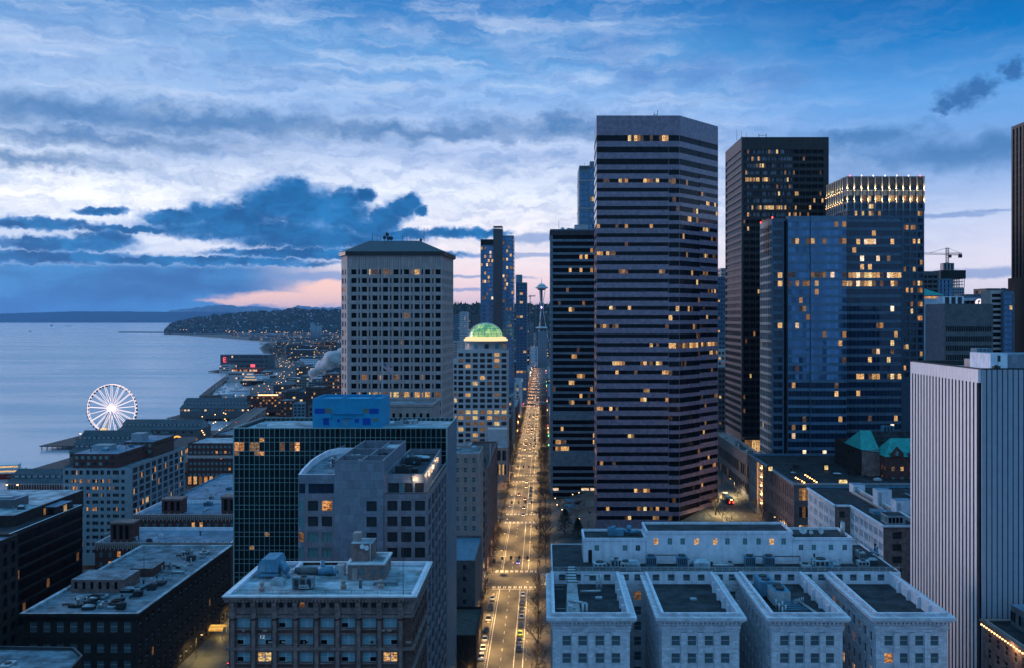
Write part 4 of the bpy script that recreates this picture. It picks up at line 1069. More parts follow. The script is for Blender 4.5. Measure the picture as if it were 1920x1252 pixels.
# terrace lanterns in two rows, trees and glow on the roof
for rr_ in range(2):
    for i in range(5 if rr_ == 0 else 6):
        px, py = ((1492 + i * 4, 895 + i * 2.3) if rr_ == 0 else (1510 + i * 4.2, 890 + i * 2.7)); Dd = (CH - top - .4) * F / (py - HY)
        mb = MB(); mb.tube((Xp(px, Dd), Dd, top - .8), (Xp(px, Dd), Dd, top + .3), .08, None, 'metal_dark', 5); mb.tube((Xp(px, Dd), Dd, top + .3), (Xp(px, Dd), Dd, top + .75), .3, None, 'bulb', 6); b.part('terrace_lantern', mb)
b.clutter(125, 155, 412, 440, top - .8, 10, 6, ('metal', 'metal_dark', 'blackish')); b.clutter(104, 115, 405, 470, top - .8, 10, 26, ('metal_dark', 'blackish'))
for (px, py, w) in ((1572, 905, 3.0), (1440, 880, 1.6), (1545, 878, 1.5)):
    Dd = (CH - top) * F / (py - HY); mb = MB(); x = Xp(px, Dd); mb.box(x, Dd, top - .8, x + w * 1.3, Dd + 2, top + 1.8, 'blackish'); mb.box(x + .2, Dd - .05, top - .4, x + w * 1.2, Dd - .01, top + 1.4, 'l_yel'); b.part('roof_pavilion', mb)
b.finish()

# pale block with the stepped roofs
top = 43.2
b = B('stepped_block', 'pale stone office block with stepped dark roofs and one orange lit pair of windows', 'building', 130, 340, 17)
xa, xb = 104.0, 109.5; yN, ym, yS = xa * F / 495, 356.0, 110 * F / (1659 - VX)
kw = dict(g='g_dark', dep=.4, lit=(.03, .4, .06), lm=('l_org', 'l_warm'))
rws = nrows(top - 2.2, 3.9, 2.3, 18)
def trip(W, k_):
    p = W / k_; o = []
    for i in range(k_):
        for q in (-.27, 0, .27): o.append((p * (i + .5) + p * q - .5, p * (i + .5) + p * q + .5))
    return o
b.face((xa, yN), (xa, ym), 14, top, trip(yN - ym, 5), rws, 'white_wall', **kw)
b.face((xa, ym), (xb, ym), 14, top, [(1.6, 3.6)], rws, 'stone_mauve', g='g_dark', dep=.4, lit=(.5, 1, .5), lm=('l_dim', 'l_org'))
b.face((xb, ym), (xb, yS), 14, top, trip(ym - yS, 7), rws, 'white_wall', **kw)
b.face((xb, yS), (160, yS), 14, top, ncols(160 - xb, 7, 3.0, 1), rws, 'stone_mauve', pane=1.5, g='g_dark', dep=.5, lit=(.06, .3, .2), lm=('l_org', 'l_dim', 'l_warm'))
b.plain((160, yS), (160, yN), 14, top, 'conc'); b.plain((160, yN), (xa, yN), 14, top, 'conc')
fp = [(xa, ym), (xb, ym), (xb, yS), (160, yS), (160, yN), (xa, yN)]
b.roof.poly([(xa, ym, top - .1), (160, ym, top - .1), (160, yN, top - .1), (xa, yN, top - .1)], 'roof_dark'); b.roof.poly([(xb, yS, top - .1), (160, yS, top - .1), (160, ym, top - .1), (xb, ym, top - .1)], 'roof_dark')
for (p0, p1) in (((xa, yN), (xa, ym)), ((xb, ym), (xb, yS))): b.trim.box(p0[0] - .6, p1[1], top - .5, p0[0] + .3, p0[1], top + .15, 'white_wall')
b.trim.box(xa + .32, ym - .55, top - .5, xb - .62, ym + .3, top + .15, 'white_wall'); b.trim.box(xb - .6, yS - .6, top - .5, 160, yS - .02, top + .15, 'white_wall'); b.trim.box(xa - .6, yN, top - .5, 150, yN + .5, top + .7, 'metal_blue')
mb = MB(); mb.box(120, yS + 4, top, 121, yN - 8, top + 1.3, 'conc', top='white_paint'); mb.box(117.6, yS + 6, top, 118, yN - 12, top + .8, 'conc', top='white_paint'); b.part('low_wall', mb)
mb = MB(); mb.box(xb + 1.6, yS + 1, top, 117, yS + 7, top + 3.0, 'cream', top='roof_dark')
for i in range(4): mb.box(xb + 2.1 + i * 1.2, yS + .93, top + .6, xb + 3.0 + i * 1.2, yS + .98, top + 2.3, 'g_black')
for i in range(4): mb.box(xb + 1.53, yS + 1.4 + i * 1.4, top + .6, xb + 1.58, yS + 2.4 + i * 1.4, top + 2.3, 'g_teal')
b.part('roof_lantern', mb)
mb = MB(); mb.box(112, 338, top, 118, 343, top + 1.2, 'metal_blue', top='roof_blue'); b.part('roof_hatch', mb)
for (px0, px1, pt, Dd) in ((1645, 1672, 918, 352), (1680, 1712, 938, 338), (1668, 1679, 962, 330), (1600, 1622, 908, 380)):
    mb = MB(); z1_ = Zp(pt, Dd); mb.box(Xp(px0, Dd), Dd, top, Xp(px1, Dd), Dd + 5, z1_, 'white_wall', top='roof_blue'); mb.box(Xp(px0, Dd) + .6, Dd - .12, top + .3, Xp(px0, Dd) + 1.6, Dd - .03, z1_ - .8, 'metal'); b.part('penthouse', mb)
b.clutter(122, 150, 315, 378, top, 24, 8); b.finish()

# old brick building with the green copper roof
D = 428; xa = Xp(1616, D); xm = Xp(1650, D); top = Zp(842, D)
b = B('gabled_brick_building', 'old brick building with a bright green copper roof, between glass tower and ribbed tower', 'building', 145, 440, 25)
rws = nrows(top - 2, 4.2, 1.8, 24)
b.plain((xa, D), (xm, D), 20, top, 'stone_mauve')
b.face((xm, D - 8), (xm + 40, D - 8), 20, top - 2, ncols(40, 10, 1.4, 1), [r for r in rws if r[1] < top - 2.5], 'brick_red', g='g_teal', dep=.3, lit=(.25, .3, .3), style='sash', lm=('l_dim', 'l_warm'))
b.face((xm, D), (xm, D - 8), 20, top - 2, ncols(8, 2, 1, .5), [r for r in rws if r[1] < top - 2.5], 'brick_red', dep=.3, lit=(.6, .5, .3), lm=('l_warm',))
b.face((xa, D + 40), (xa, D), 20, top, ncols(40, 8, 1.2, 1), rws, 'brick_dark', dep=.3, lit=(.02, 0, 0))
b.plain((xm + 40, D - 8), (xm + 40, D + 40), 20, top - 2, 'brick_red'); b.plain((xm + 40, D + 40), (xa, D + 40), 20, top, 'brick_red')
rz = Zp(806, D + 12)
r_ = b.roof
r_.poly([(xa - .5, D - .5, top), (xm, D - .5, top - 1), (xm, D + 12, rz), (xa + 3, D + 12, rz)], 'copper'); r_.poly([(xa - .5, D + 24, top), (xa - .5, D - .5, top), (xa + 3, D + 12, rz)], 'copper')
r_.poly([(xa + 3, D + 12, rz), (xm, D + 12, rz), (xm, D + 24.5, top), (xa - .5, D + 24.5, top)], 'copper')
zg = Zp(822, D - 4)
r_.poly([(xm - .5, D - 8.5, top - 2), (xm + 40, D - 8.5, top - 2), (xm + 40, D - 1, zg), (xm + 4, D - 1, zg)], 'copper'); r_.poly([(xm - .5, D + 7, top - 2), (xm - .5, D - 8.5, top - 2), (xm + 4, D - 1, zg)], 'copper')
r_.poly([(xm + 4, D - 1, zg), (xm + 40, D - 1, zg), (xm + 40, D + 7, top - 2), (xm - .5, D + 7, top - 2)], 'copper')
r_.poly([(xm, D + 12, rz - .4), (xm + 40, D + 12, rz - .4), (xm + 40, D + 20, rz - 2), (xm, D + 20, rz - 2)], 'copper'); r_.poly([(xm, D + 7, top - 2), (xm + 40, D + 7, top - 2), (xm + 40, D + 12, rz - .4), (xm, D + 12, rz - .4)], 'roof_dark')
for gx in (xm + 1.5, xm + 9, xm + 20, xm + 30):
    mb = MB(); mb.poly([(gx, D - 8.7, top - 2), (gx + 5.5, D - 8.7, top - 2), (gx + 5.5, D - 8.7, top - .4), (gx + 2.75, D - 8.7, top + 2.4), (gx, D - 8.7, top - .4)], 'brick_red')
    mb.poly([(gx - .2, D - 8.8, top - .6), (gx + 2.75, D - 8.8, top + 2.6), (gx + 2.75, D - 3, top + 2.6), (gx - .2, D - 5, top - .6)], 'copper'); mb.poly([(gx + 2.75, D - 8.8, top + 2.6), (gx + 5.7, D - 8.8, top - .6), (gx + 5.7, D - 5, top - .6), (gx + 2.75, D - 3, top + 2.6)], 'copper')
    mb.box(gx + 2.1, D - 8.78, top - 1.4, gx + 3.4, D - 8.72, top + .4, 'g_teal'); b.part('gable', mb)
b.unit(xm + 6, D + 14, rz - 1.5, 5, 3, 3.2, 'metal_blue', 0)
b.finish()

# corner block with cornice lights, bottom right
X0 = 104.4; top = Zp(1160, X0 * F / (1845 - VX)); yn, yf = X0 * F / (1845 - VX), 150
b = B('cornice_light_block', 'stone block with a string of warm cornice lamps, lower right corner', 'building', 118, 190, 17)
b.face((X0, yn), (X0, yf), 10, top, ncols(yn - yf, 20, 2.0, .6), nrows(top - 2.6, 3.6, 2.3, 12), 'stone_mauve', g='g_dark', dep=.4, lit=(.03, .2, .1), style='sash', lm=('l_dim', 'l_org'))
b.plain((X0, yf), (140, yf), 10, top, 'stone_mauve'); b.plain((140, yf), (140, yn), 10, top, 'stone_mauve'); b.plain((140, yn), (X0, yn), 10, top, 'stone_mauve')
b.parapet(rect(X0, yf, 140, yn), top, top - .3, .5, 'stone_pink', 'roof_dark'); b.band(rect(X0, yf, 140, yn), top - .9, top - .1, .8, 'stone_mauve')
mb = MB(); xs_ = X0 + 5.0; mb.box(xs_, yf, top - .3, 138, yn - 3, top + 4.4, 'conc_dark', top='roof_blue'); y = yf + 1
while y < yn - 5: mb.box(xs_ - .06, y, top + .8, xs_ - .01, y + 1.0, top + 3, 'g_teal' if int(y) % 3 else 'g_black'); mb.box(xs_ - .06, y + 1.3, top + .8, xs_ - .01, y + 2.3, top + 3, 'g_black'); y += 4
b.part('attic_storey', mb)
y = yf + .5
while y < yn: mb = MB(); mb.box(X0 - .95, y, top - 1.2, X0 - .65, y + .3, top - .92, 'bulb'); b.part('cornice_lamp', mb); y += 1.35
for y in (160, 172, 184, 196, 208, 220):
    l = bpy.data.lights.new('cornice_glow', 'POINT'); l.energy = 350; l.color = (1, .6, .25); l.shadow_soft_size = .5; o = bpy.data.objects.new('cornice_glow', l); col.objects.link(o); o.parent = b.root; o.location = (X0 - 1.3 - 118, y - 190, top - 1.4 - 17)
b.clutter(112, 130, 160, 215, top + 4.4, 6, 44); b.finish()

def simple(name, label, x0, x1, y0, y1, z0, z1, wm, cat='building', cols=6, ww=2.0, pitch=3.8, wh=1.8, g='g_dark', lt=(.05, .3, .2), roof='roof_grey', side=None, sm_=None, topoff=1.6, pane=None, group=None, lm=('l_warm', 'l_yel', 'l_dim'), dep=.3, k=0, style='plain', minz=None, name_w='window', sp=None, margin=.6):
    """a plain block with real window openings on the faces the city shows"""
    b = B(name, label, cat, (x0 + x1) / 2, (y0 + y1) / 2, z0, group)
    rw = nrows(z1 - topoff, pitch, wh, minz if minz is not None else z0 + 2)
    W = x1 - x0; W2 = y1 - y0; kw = dict(g=g, dep=dep, lit=lt, lm=lm, pane=pane, style=style, name=name_w, sp=sp)
    b.face((x0, y0), (x1, y0), z0, z1, ncols(W, cols, ww, margin), rw, wm, **kw)
    n2 = max(1, round(W2 / (W / cols))); w2 = min(ww, W2 / n2 * .8)
    if side is False: n2 = 0
    seen_left = x0 > 0; seen_right = x1 < -5
    wm2 = sm_ or wm
    if seen_left and n2: b.face((x0, y1), (x0, y0), z0, z1, ncols(W2, n2, w2, margin), rw, wm2, **kw)
    else: b.plain((x0, y1), (x0, y0), z0, z1, wm2)
    if seen_right and n2: b.face((x1, y0), (x1, y1), z0, z1, ncols(W2, n2, w2, margin), rw, wm2, **kw)
    else: b.plain((x1, y0), (x1, y1), z0, z1, wm2)
    b.plain((x1, y1), (x0, y1), z0, z1, wm2)
    b.parapet(rect(x0, y0, x1, y1), z1, z1 - .8, .4, wm, roof)
    if k: b.clutter(x0 + 1, x1 - 1, y0 + 1, y1 - 1, z1 - .8, k, int(abs(x0) * 7 + y0))
    return b
# background on the right
D = 420; b = simple('grey_slab', 'broad grey windowless slab with a darker gridded front, right background', Xp(1771, D), Xp(1862, D), D, Xp(1771, D) * F / (1735 - VX), 30, Zp(570, D), 'conc_dark', 'skyscraper', 26, .55, 3.9, 2.2, 'g_black', (.0, .1, .03), 'roof_grey', False, 'tile_mauve', 9.5, dep=.2)
b.unit(Xp(1775, D), D + 4, Zp(570, D) - .8, 9, 6, 4, 'white_wall', 0); b.finish()
D = 460; b = simple('white_banded_block', 'block with bright white balcony bands on its left half, right background', Xp(1857, D), Xp(1880, D), D, D + 10, 30, Zp(545, D), 'conc', 'skyscraper', 1, 4.3, 2.55, 1.5, 'g_black', (0, 0, 0), side=False, pane=1.4, margin=.1, name_w='window_band'); b.finish()
D = 458; b = simple('blue_banded_block', 'blue glass block beside the white balcony bands, with one lit room', Xp(1880.5, D), Xp(1902, D), D, D + 10, 30, Zp(546, D), 'blue_frame', 'skyscraper', 1, 3.6, 2.55, 1.9, 'g_blue', (.0, .2, .2), side=False, pane=1.4, margin=.1, name_w='window_band'); b.unit(Xp(1884, D), D + 3, Zp(546, D) - .8, 3, 3, 2, 'panel_teal', 0); b.finish()
D = 490; b = simple('black_slab', 'very tall near black tower cut by the right edge', Xp(1925, D), Xp(1925, D) + 50, D, D + 16, 30, Zp(227, D), 'steel_dark', 'skyscraper', 14, 1.7, 4, 3.85, 'g_black', (.01, .1, .03), 'roof_dark', dep=.9); b.band(rect(Xp(1925, D), D, Xp(1925, D) + 50, D + 16), 30, Zp(520, D), 1.2, 'steel_dark'); b.finish()
D = 650
b = B('teal_roofed_pavilion_tower', 'block with a lit top floor under a teal hipped roof, right background', 'building', Xp(1748, D), D + 15, 40)
xa, xb = Xp(1722, D), Xp(1769, D); b.face((xa, D), (xb, D), 40, Zp(554, D), [(1, xb - xa - 1)], [(Zp(560, D), Zp(556, D))], 'white_wall', g='l_org', dep=.3, pane=1.5, lit=(1, 1, 1), lm=('l_org',)); b.plain((xb, D), (xb, D + 30), 40, Zp(554, D), 'white_wall'); b.plain((xa, D + 30), (xa, D), 40, Zp(554, D), 'white_wall')
b.roof.prism(rect(xa - 1, D - 1, xb + 1, D + 30), Zp(554, D), Zp(541, D), 'copper', b=rect(xa + 8, D + 10, xb - 9, D + 20)); b.finish()
D = 800; cx0, cx1 = Xp(1757, D), Xp(1811, D)
b = B('unfinished_tower', 'concrete tower under construction with open floors and dark netting at the top', 'skyscraper', (cx0 + cx1) / 2, D + 12, 40)
zt = Zp(507, D); z1_ = Zp(523, D); z2_ = Zp(540, D)
b.wall.box(cx0 + 3, D, z1_, cx1, D + 24, zt, 'blackish', top='conc'); xm = Xp(1786, D)
b.face((cx0, D), (xm, D), 40, z1_, ncols(xm - cx0, 4, 3.6, .3), nrows(z1_ - 1, 3.5, 2.6, 45), 'panel_teal', g='g_blue', dep=.3, lit=(.1, .2, .15)); b.wall.box(cx0, D + .5, 40, xm, D + 24, z1_ - .02, 'conc_dark') if False else b.plain((xm, D), (xm, D + 24), 40, z1_, 'panel_teal')
b.face((xm, D + .5), (cx1 - 1, D + .5), 40, z2_, ncols(cx1 - 1 - xm, 5, 1.2, .2), nrows(z2_ - .8, 2.4, 1.3, 50), 'cream', g='g_bluedk', dep=.3, lit=(0, 0, 0)); b.plain((cx1 - 1, D + .5), (cx1 - 1, D + 24), 40, z2_, 'cream')
z = z2_
while z < z1_ - 1: b.trim.box(xm + .1, D + .6, z, cx1 - 1, D + 24, z + .35, 'conc'); z += 2.4
for i in range(6):
    for yy in (D + 1, D + 12, D + 23): b.trim.box(xm + .3 + i * 1.9, yy, z2_ + .36, xm + .7 + i * 1.9, yy + .4, z1_, 'conc')
b.unit(Xp(1772, D), D + 4, zt, 9, 6, 6, 'conc', 0); b.finish()
# tower crane
t_ = thing('tower_crane', 'tower crane with a long jib standing over the unfinished tower', 'crane', (Xp(1787, D), D + 12, zt), None)
x, y = Xp(1787.5, D), D + 12; zj = Zp(475, D); za = Zp(463, D)
def lattice(mb, p0, p1, w, k_, r=.12, m='conc_dark'):
    p0, p1 = Vector(p0), Vector(p1); d_ = (p1 - p0).normalized(); u = d_.cross(Vector((0, 1, 0)));
    if u.length < .1: u = Vector((1, 0, 0))
    u.normalize(); v = d_.cross(u).normalized(); cs_ = [(u * a + v * c) * w / 2 for a, c in ((1, 1), (1, -1), (-1, -1), (-1, 1))]
    for c in cs_: mb.tube(p0 + c, p1 + c, r, None, m, 4)
    L_ = (p1 - p0) / k_
    for i in range(k_):
        for q in range(4): mb.tube(p0 + L_ * i + cs_[q], p0 + L_ * (i + 1) + cs_[(q + 1) % 4], r * .6, None, m, 3)
mb = MB(); lattice(mb, (x, y, zt), (x, y, za), 1.8, 10, .2); mb.build('mast', t_)
mb = MB(); lattice(mb, (x, y, zj), (Xp(1731, D), y, zj + .5), 1.2, 22, .1); mb.build('jib', t_)
mb = MB(); lattice(mb, (x, y, zj), (Xp(1815, D), y, zj), 1.6, 8, .2); mb.box(Xp(1809, D), y - 1, zj - 3, Xp(1815, D), y + 1, zj, 'blackish'); mb.build('counter_jib', t_)
mb = MB(); mb.tube((x, y, za), (Xp(1755, D), y, zj + 1), .15, None, 'conc_dark', 3); mb.tube((x, y, za), (Xp(1812, D), y, zj + 1), .15, None, 'conc_dark', 3); mb.build('tie_rod', t_)
mb = MB(); mb.box(x + 1, y - 1.4, zj - 3, x + 3, y + .4, zj - .5, 'red_paint'); mb.build('cab', t_)
b = simple('grey_office_block', 'grey office block with wide dark windows left of the unfinished tower', Xp(1728, 700), Xp(1760, 700), 700, 725, 40, Zp(509, 700), 'conc_dark', 'building', 3, 3.0, 3.4, 1.8, 'g_black', (0, .1, .1), topoff=3); b.finish()
specs = [(1812, 1850, 552, 700, 'blue_frame', 'low blue glass block with a sloping roof in the right background'), (1850, 1875, 541, 720, 'conc_dark', 'dark square rooftop block behind the white balcony bands'),
         (1874, 1897, 545, 760, 'panel_teal', 'teal glass block just left of the near black tower'), (1800, 1838, 559, 560, 'white_wall', 'low white block bearing a round lit sign')]
for (a, c, py, D, m_, lb) in specs: simple('background_block', lb, Xp(a, D), Xp(c, D), D, D + 22, 40, Zp(py, D), m_, 'building', 4, 3.0, 3.6, 2, 'g_blue' if 'glass' in lb else 'g_black', (.02, .2, .2)).finish()
D = 559; x, z = Xp(1836, D), Zp(568, D); t_ = thing('round_sign', 'round glowing white sign on the low white block', 'sign', (x, D, z))
mb = MB(); mb.tube((x, D + .2, z), (x, D - .3, z), 2.2, None, 'wheel_light', 20, smooth=False); mb.build('sign_face', t_)
mb = MB(); mb.tube((x, D + .1, z), (x, D + .6, z), 2.5, None, 'metal_dark', 20); mb.tube((x, D - .31, z + .9), (x, D - .34, z + .9), .5, None, 'metal_dark', 8); mb.box(x - .9, D - .36, z - 1.2, x - .4, D - .31, z + 1.2, 'metal_dark'); mb.build('sign_frame', t_)

# narrow glimpse between the striped and the black tower
for (a, c, py, D, m_, lb, g_) in ((1344, 1357, 519, 900, 'blue_frame', 'distant slim blue tower glimpsed between the two tallest towers', 'g_blue'), (1352, 1361, 503, 1000, 'conc', 'distant pale tower glimpsed just left of the black tower', 'g_dark'),
                                 (1345, 1359, 655, 760, 'hotel', 'pale tower with small windows glimpsed left of the black tower foot', 'g_dark'), (1346, 1357, 688, 740, 'conc_dark', 'darker low block glimpsed left of the black tower foot', 'g_dark'), (1347, 1356, 628, 820, 'panel_teal', 'teal flat-topped block glimpsed between the two tallest towers', 'g_blue')):
    simple('glimpsed_block', lb, Xp(a, D), Xp(c, D) + 8, D, D + 30, 15, Zp(py, D), m_, 'building', 5, 1.7, 3.9, 1.9, g_, (.1, .3, .3)).finish()

# ---------------------------------------------------------------- left side
# concrete tower with the hipped roof
D = 433
P_ = [(Xp(651, D), D), (Xp(828, D), D), (Xp(850, 463), 463), (-47, 482), (-84, 482), (Xp(640, 441), 452), (Xp(640, 441), 441)]
top = Zp(479, D)
b = B('concrete_tower', 'pinkish concrete office tower with a grid of square windows under a dark hipped roof', 'skyscraper', -65, 455, 0)
x00 = P_[0][0]; W = P_[1][0] - x00; rr = []; y = 505.5
while y < 800: rr.append((Zp(y + 9.6, D), Zp(y, D))); y += 16.35
cs = []; c0 = Xp(663.5, D) - x00; pt = 19.75 * D / F
for i in range(9):
    c = c0 + pt * i; cs.append((c - 1.1, c + 1.1))
    if i < 8: cs.append((c + pt / 2 - .32, c + pt / 2 + .32))
cs = [q for q in cs if q[1] < W - .2]
def lf(z, x, p_):
    yy = HY + (CH - z) * F / D
    if 500 < yy < 518: return RN.random() < .3
    if 698 < yy < 716 and x > -82: return RN.random() < .5
    if 730 < yy < 748: return RN.random() < .45
    return RN.random() < .025
b.face(P_[0], P_[1], 0, top, cs, rr, 'conc', g='g_black', dep=.45, litf=lf, lm=('l_yel', 'l_warm', 'l_dim'))
W = math.dist(P_[1], P_[2]); cs2 = ncols(W, 11, 1.3, .6)
b.face(P_[1], P_[2], 0, top, cs2, rr, 'conc', g='g_black', dep=.9, lit=(.01, .2, .02))
W = math.dist(P_[6], P_[0]); b.face(P_[6], P_[0], 0, top, [(1.2, 3.4), (W - 3.6, W - 1.9)], rr, 'conc', g='g_black', dep=.4, lit=(.25, .0, .3), lm=('l_org',))
for i in range(2, 6): b.plain(P_[i], P_[i + 1], 0, top, 'conc')
for i in range(9):
    xx = x00 + c0 + pt * i
    for s2 in (-1.75, 1.3): b.trim.box(xx + s2, D - .32, 0, xx + s2 + .42, D - .003, top - .5, 'conc')
xx = x00 + .3
while xx < P_[1][0]: b.trim.box(xx, D - .16, Zp(503, D), xx + .28, D - .003, top, 'stone_pink'); xx += .95
for z0, z1_ in rr[::1]: b.trim.box(x00, D - .12, z0 - .75, P_[1][0], D - .004, z0 - .45, 'conc')
ev = inset(P_, -1.1); zr = Zp(452, 448); rp = [(Xp(692, 448), 448), (Xp(788, 448), 448), (Xp(790, 448), 462), (-62, 466), (-74, 466), (Xp(688, 448), 462), (Xp(686, 448), 452)]
for i in range(7):
    j = (i + 1) % 7; b.roof.poly([(*ev[i], top + 1.6), (*ev[j], top + 1.6), (*rp[j], zr), (*rp[i], zr)], 'hip_roof'); b.roof.poly([(*ev[i], top), (*ev[j], top), (*ev[j], top + 1.6), (*ev[i], top + 1.6)], 'steel_dark')
b.roof.poly([(*p_, zr) for p_ in rp], 'roof_dark'); b.roof.poly([(*p_, top) for p_ in reversed(ev)], 'steel_dark')
for (px, h, kd) in ((721, 2.2, 1), (726, 4, 1), (729, 1.8, 1), (734, 1.8, 1), (755, 3.4, 2), (763, 3.4, 0), (769, 2.6, 0), (795, 6.5, 0), (789, 1.0, 3), (698, 4, 0), (707, 3, 0), (713, 2.6, 0)):
    mb = MB(); x = Xp(px, 452); mb.tube((x, 452, zr), (x, 452, zr + h), .13, .07, 'metal_dark', 5); nm = 'antenna'
    if kd == 1: mb.tube((x, 451.6, zr + h * .8), (x + .2, 451.2, zr + h * .8), .9, .75, 'metal_dark', 12); nm = 'satellite_dish'
    if kd == 2:
        for q in (.4, .7): mb.tube((x - 1, 452, zr + h * q), (x + 1, 452, zr + h * q), .07, None, 'metal_dark', 4)
    if kd == 3: mb.tube((x, 452, zr), (x, 452, zr + 1.2), .5, .7, 'metal_dark', 8); nm = 'vent'
    b.part(nm, mb)
b.finish()

# dark curtain wall building
D = 280; x0 = Xp(437, D); x1 = Xp(839, D); top = Zp(801, D); y1 = x1 * F / (856 - VX)
b = B('curtain_wall_building', 'broad black glass building with a fine teal metal grid, blue box on its roof', 'building', (x0 + x1) / 2, 294, -3)
W = x1 - x0; rr = []; y = 803.0
while y < 1200: rr.append((Zp(y + 16.2, D), Zp(y, D))); rr.append((Zp(y + 24.6, D), Zp(y + 17.0, D))); y += 25.3
rr = [(a, c) for a, c in rr]
def lf(z, x, p_):
    yy = HY + (CH - z) * F / D; px = VX + x / D * F
    if 842 < yy < 856 and px < 500: return RN.random() < .6
    if 985 < yy < 1010 and (490 < px < 560): return RN.random() < .15
    return RN.random() < .006
b.face((x0, D), (x1, D), -3, top, [(.35, W - .35)], rr, 'mullion', g='g_green', dep=.12, pane=W / 42.3, litf=lf, name='glass_band', lm=('l_dim', 'l_org', 'l_dim'))
mb = MB(); k_ = 42; pw = (W - .7) / round((W - .7) / (W / 42.3))
for i in range(round((W - .7) / pw) + 1): mb.box(x0 + .35 + pw * i - .055, D - .2, -3, x0 + .35 + pw * i + .055, D - .003, top, 'mullion', bottom=False)
b.part('mullion', mb)
b.plain((x1, D), (x1, y1), -3, top, 'panel_teal'); b.plain((x1, y1), (x0, y1), -3, top, 'panel_teal'); b.plain((x0, y1), (x0, D), -3, top, 'panel_teal')
b.parapet(rect(x0, D, x1, y1), top, top - .9, .35, 'mullion', 'roof_pale')
mb = MB(); xx = x0 + .5
while xx < x1 - 1: mb.box(xx, y1 - 1.6, top - .85, xx + .8, y1 - .5, top - .1, 'metal_dark'); xx += 1.45
yy = D + 1
while yy < y1 - 2: mb.box(x0 + .4, yy, top - .85, x0 + 1.4, yy + .8, top - .1, 'metal_dark'); yy += 1.45
b.part('window_washing_track', mb)
for (px, Dd, k_) in ((765, 298, 3), (750, 300, 0), (738, 296, 2), (480, 290, 2)): b.unit(Xp(px, Dd), Dd, top - .9, 2.6, 2, 1.0, 'metal', k_)
D2 = 286; a, c = Xp(586, D2), Xp(714.5, D2); zt = Zp(751, D2); yb = c * F / (731 - VX); yb = max(yb, D2 + 14)
mb = MB(); mb.box(a, D2, top - .9, c, yb, zt - .02, 'blue_paint', top='blue_paint'); b.part('penthouse', mb)
mb = MB()
for (p0, p1) in (((a, D2), (c, D2 + .4)), ((a, yb - .4), (c, yb)), ((a, D2 + .4), (a + .4, yb - .4)), ((c - .4, D2 + .4), (c, yb - .4))): mb.box(p0[0], p0[1], zt, p1[0], p1[1], zt + .7, 'blue_paint')
for q in (.36, .78): mb.box(a + (c - a) * q, D2 + .4, zt, a + (c - a) * q + .3, yb - .4, zt + .5, 'blue_paint')
b.part('penthouse_parapet', mb)
mb = MB()
def rp_(p0, y0, p1, y1_, m_, o_=.03): mb.box(Xp(p0, D2), D2 - o_, Zp(y1_, D2), Xp(p1, D2), D2 - .004, Zp(y0, D2), m_)
rp_(590, 765, 609, 775, 'blue_patch'); rp_(609.2, 765, 623, 774, 'yellow_patch'); rp_(681, 765, 692, 774, 'yellow_patch'); rp_(692.2, 765, 710, 775, 'blue_patch')
rp_(606, 783, 617, 796, 'blue_patch'); rp_(680, 783, 695, 796, 'blue_patch'); rp_(699, 783, 710, 790, 'yellow_patch'); rp_(632, 785, 637, 791, 'blue_patch'); rp_(644, 784, 653, 797, 'metal_blue'); rp_(665, 784, 673, 792, 'blue_patch')
b.parts('painted_panel', mb)
mb = MB()
rp_(622, 774, 682, 775.2, 'blue_paint', .6); rp_(604, 781, 624, 782.4, 'blue_paint', .6); rp_(640, 781, 660, 782.4, 'blue_paint', .6); b.part('ledge', mb)
b.finish()
# flag on its pole
xp_, yp_ = Xp(718, 290), 290
t_ = thing('flag', 'american flag hanging from a pole on the blue roof box', 'flag', (xp_, yp_, zt))
mb = MB(); zf = Zp(677, 290); mb.tube((xp_, yp_, zt), (xp_, yp_, zf + .5), .07, .05, 'white_paint', 6); mb.tube((xp_, yp_, zf + .5), (xp_, yp_, zf + .7), .14, .02, 'yellow_patch', 6); mb.build('pole', t_)
M('flag_red', (.42, .05, .07), .8, .05, streak=0); M('flag_white', (.62, .58, .6), .8, .05, streak=0); M('flag_blue', (.03, .04, .16), .8, .05, streak=0)
mb = MB(); Lf, Hf = 2.9, 1.75
def fp_(u_, v_): return (xp_ + .07 + u_ * Lf * .86, yp_ + .25 * math.sin(u_ * 7), zf - v_ * Hf - u_ * 2.0 - .12 * math.sin(u_ * 6))
for i in range(13):
    for j in range(10):
        v0, v1, u0, u1 = i / 13, (i + 1) / 13, j / 10, (j + 1) / 10; cant = i < 7 and j < 4
        mb.poly([fp_(u0, v0), fp_(u1, v0), fp_(u1, v1), fp_(u0, v1)], 'flag_blue' if cant else ('flag_red' if i % 2 == 0 else 'flag_white'), True)
for i in range(5):
    for j in range(6):
        u_, v_ = .04 + j * .062, .06 + i * .1; p_ = fp_(u_, v_); q_ = [(p_[0] + .05 * math.cos(a) * (1 if k_ % 2 else .45), p_[1] - .03, p_[2] + .05 * math.sin(a) * (1 if k_ % 2 else .45)) for k_, a in enumerate([math.pi / 5 * t for t in range(10)])]
        mb.poly(q_, 'flag_white')
mb.build('cloth', t_)

# small stone-clad block behind the curtain wall
D = 330
b = simple('stone_clad_block', 'pinkish stone-clad block with four tall slits, right of the blue roof box', Xp(690, D), Xp(812, D), D, D + 22, -3, Zp(757, D), 'stone_pink', 'building', 9, .95, 99, 4.6, 'g_black', (0, 0, 0), 'roof_grey', False, topoff=3.0); b.band(rect(Xp(690, D), D, Xp(812, D), D + 22), Zp(763, D), Zp(762, D), .1, 'conc_dark'); b.finish()
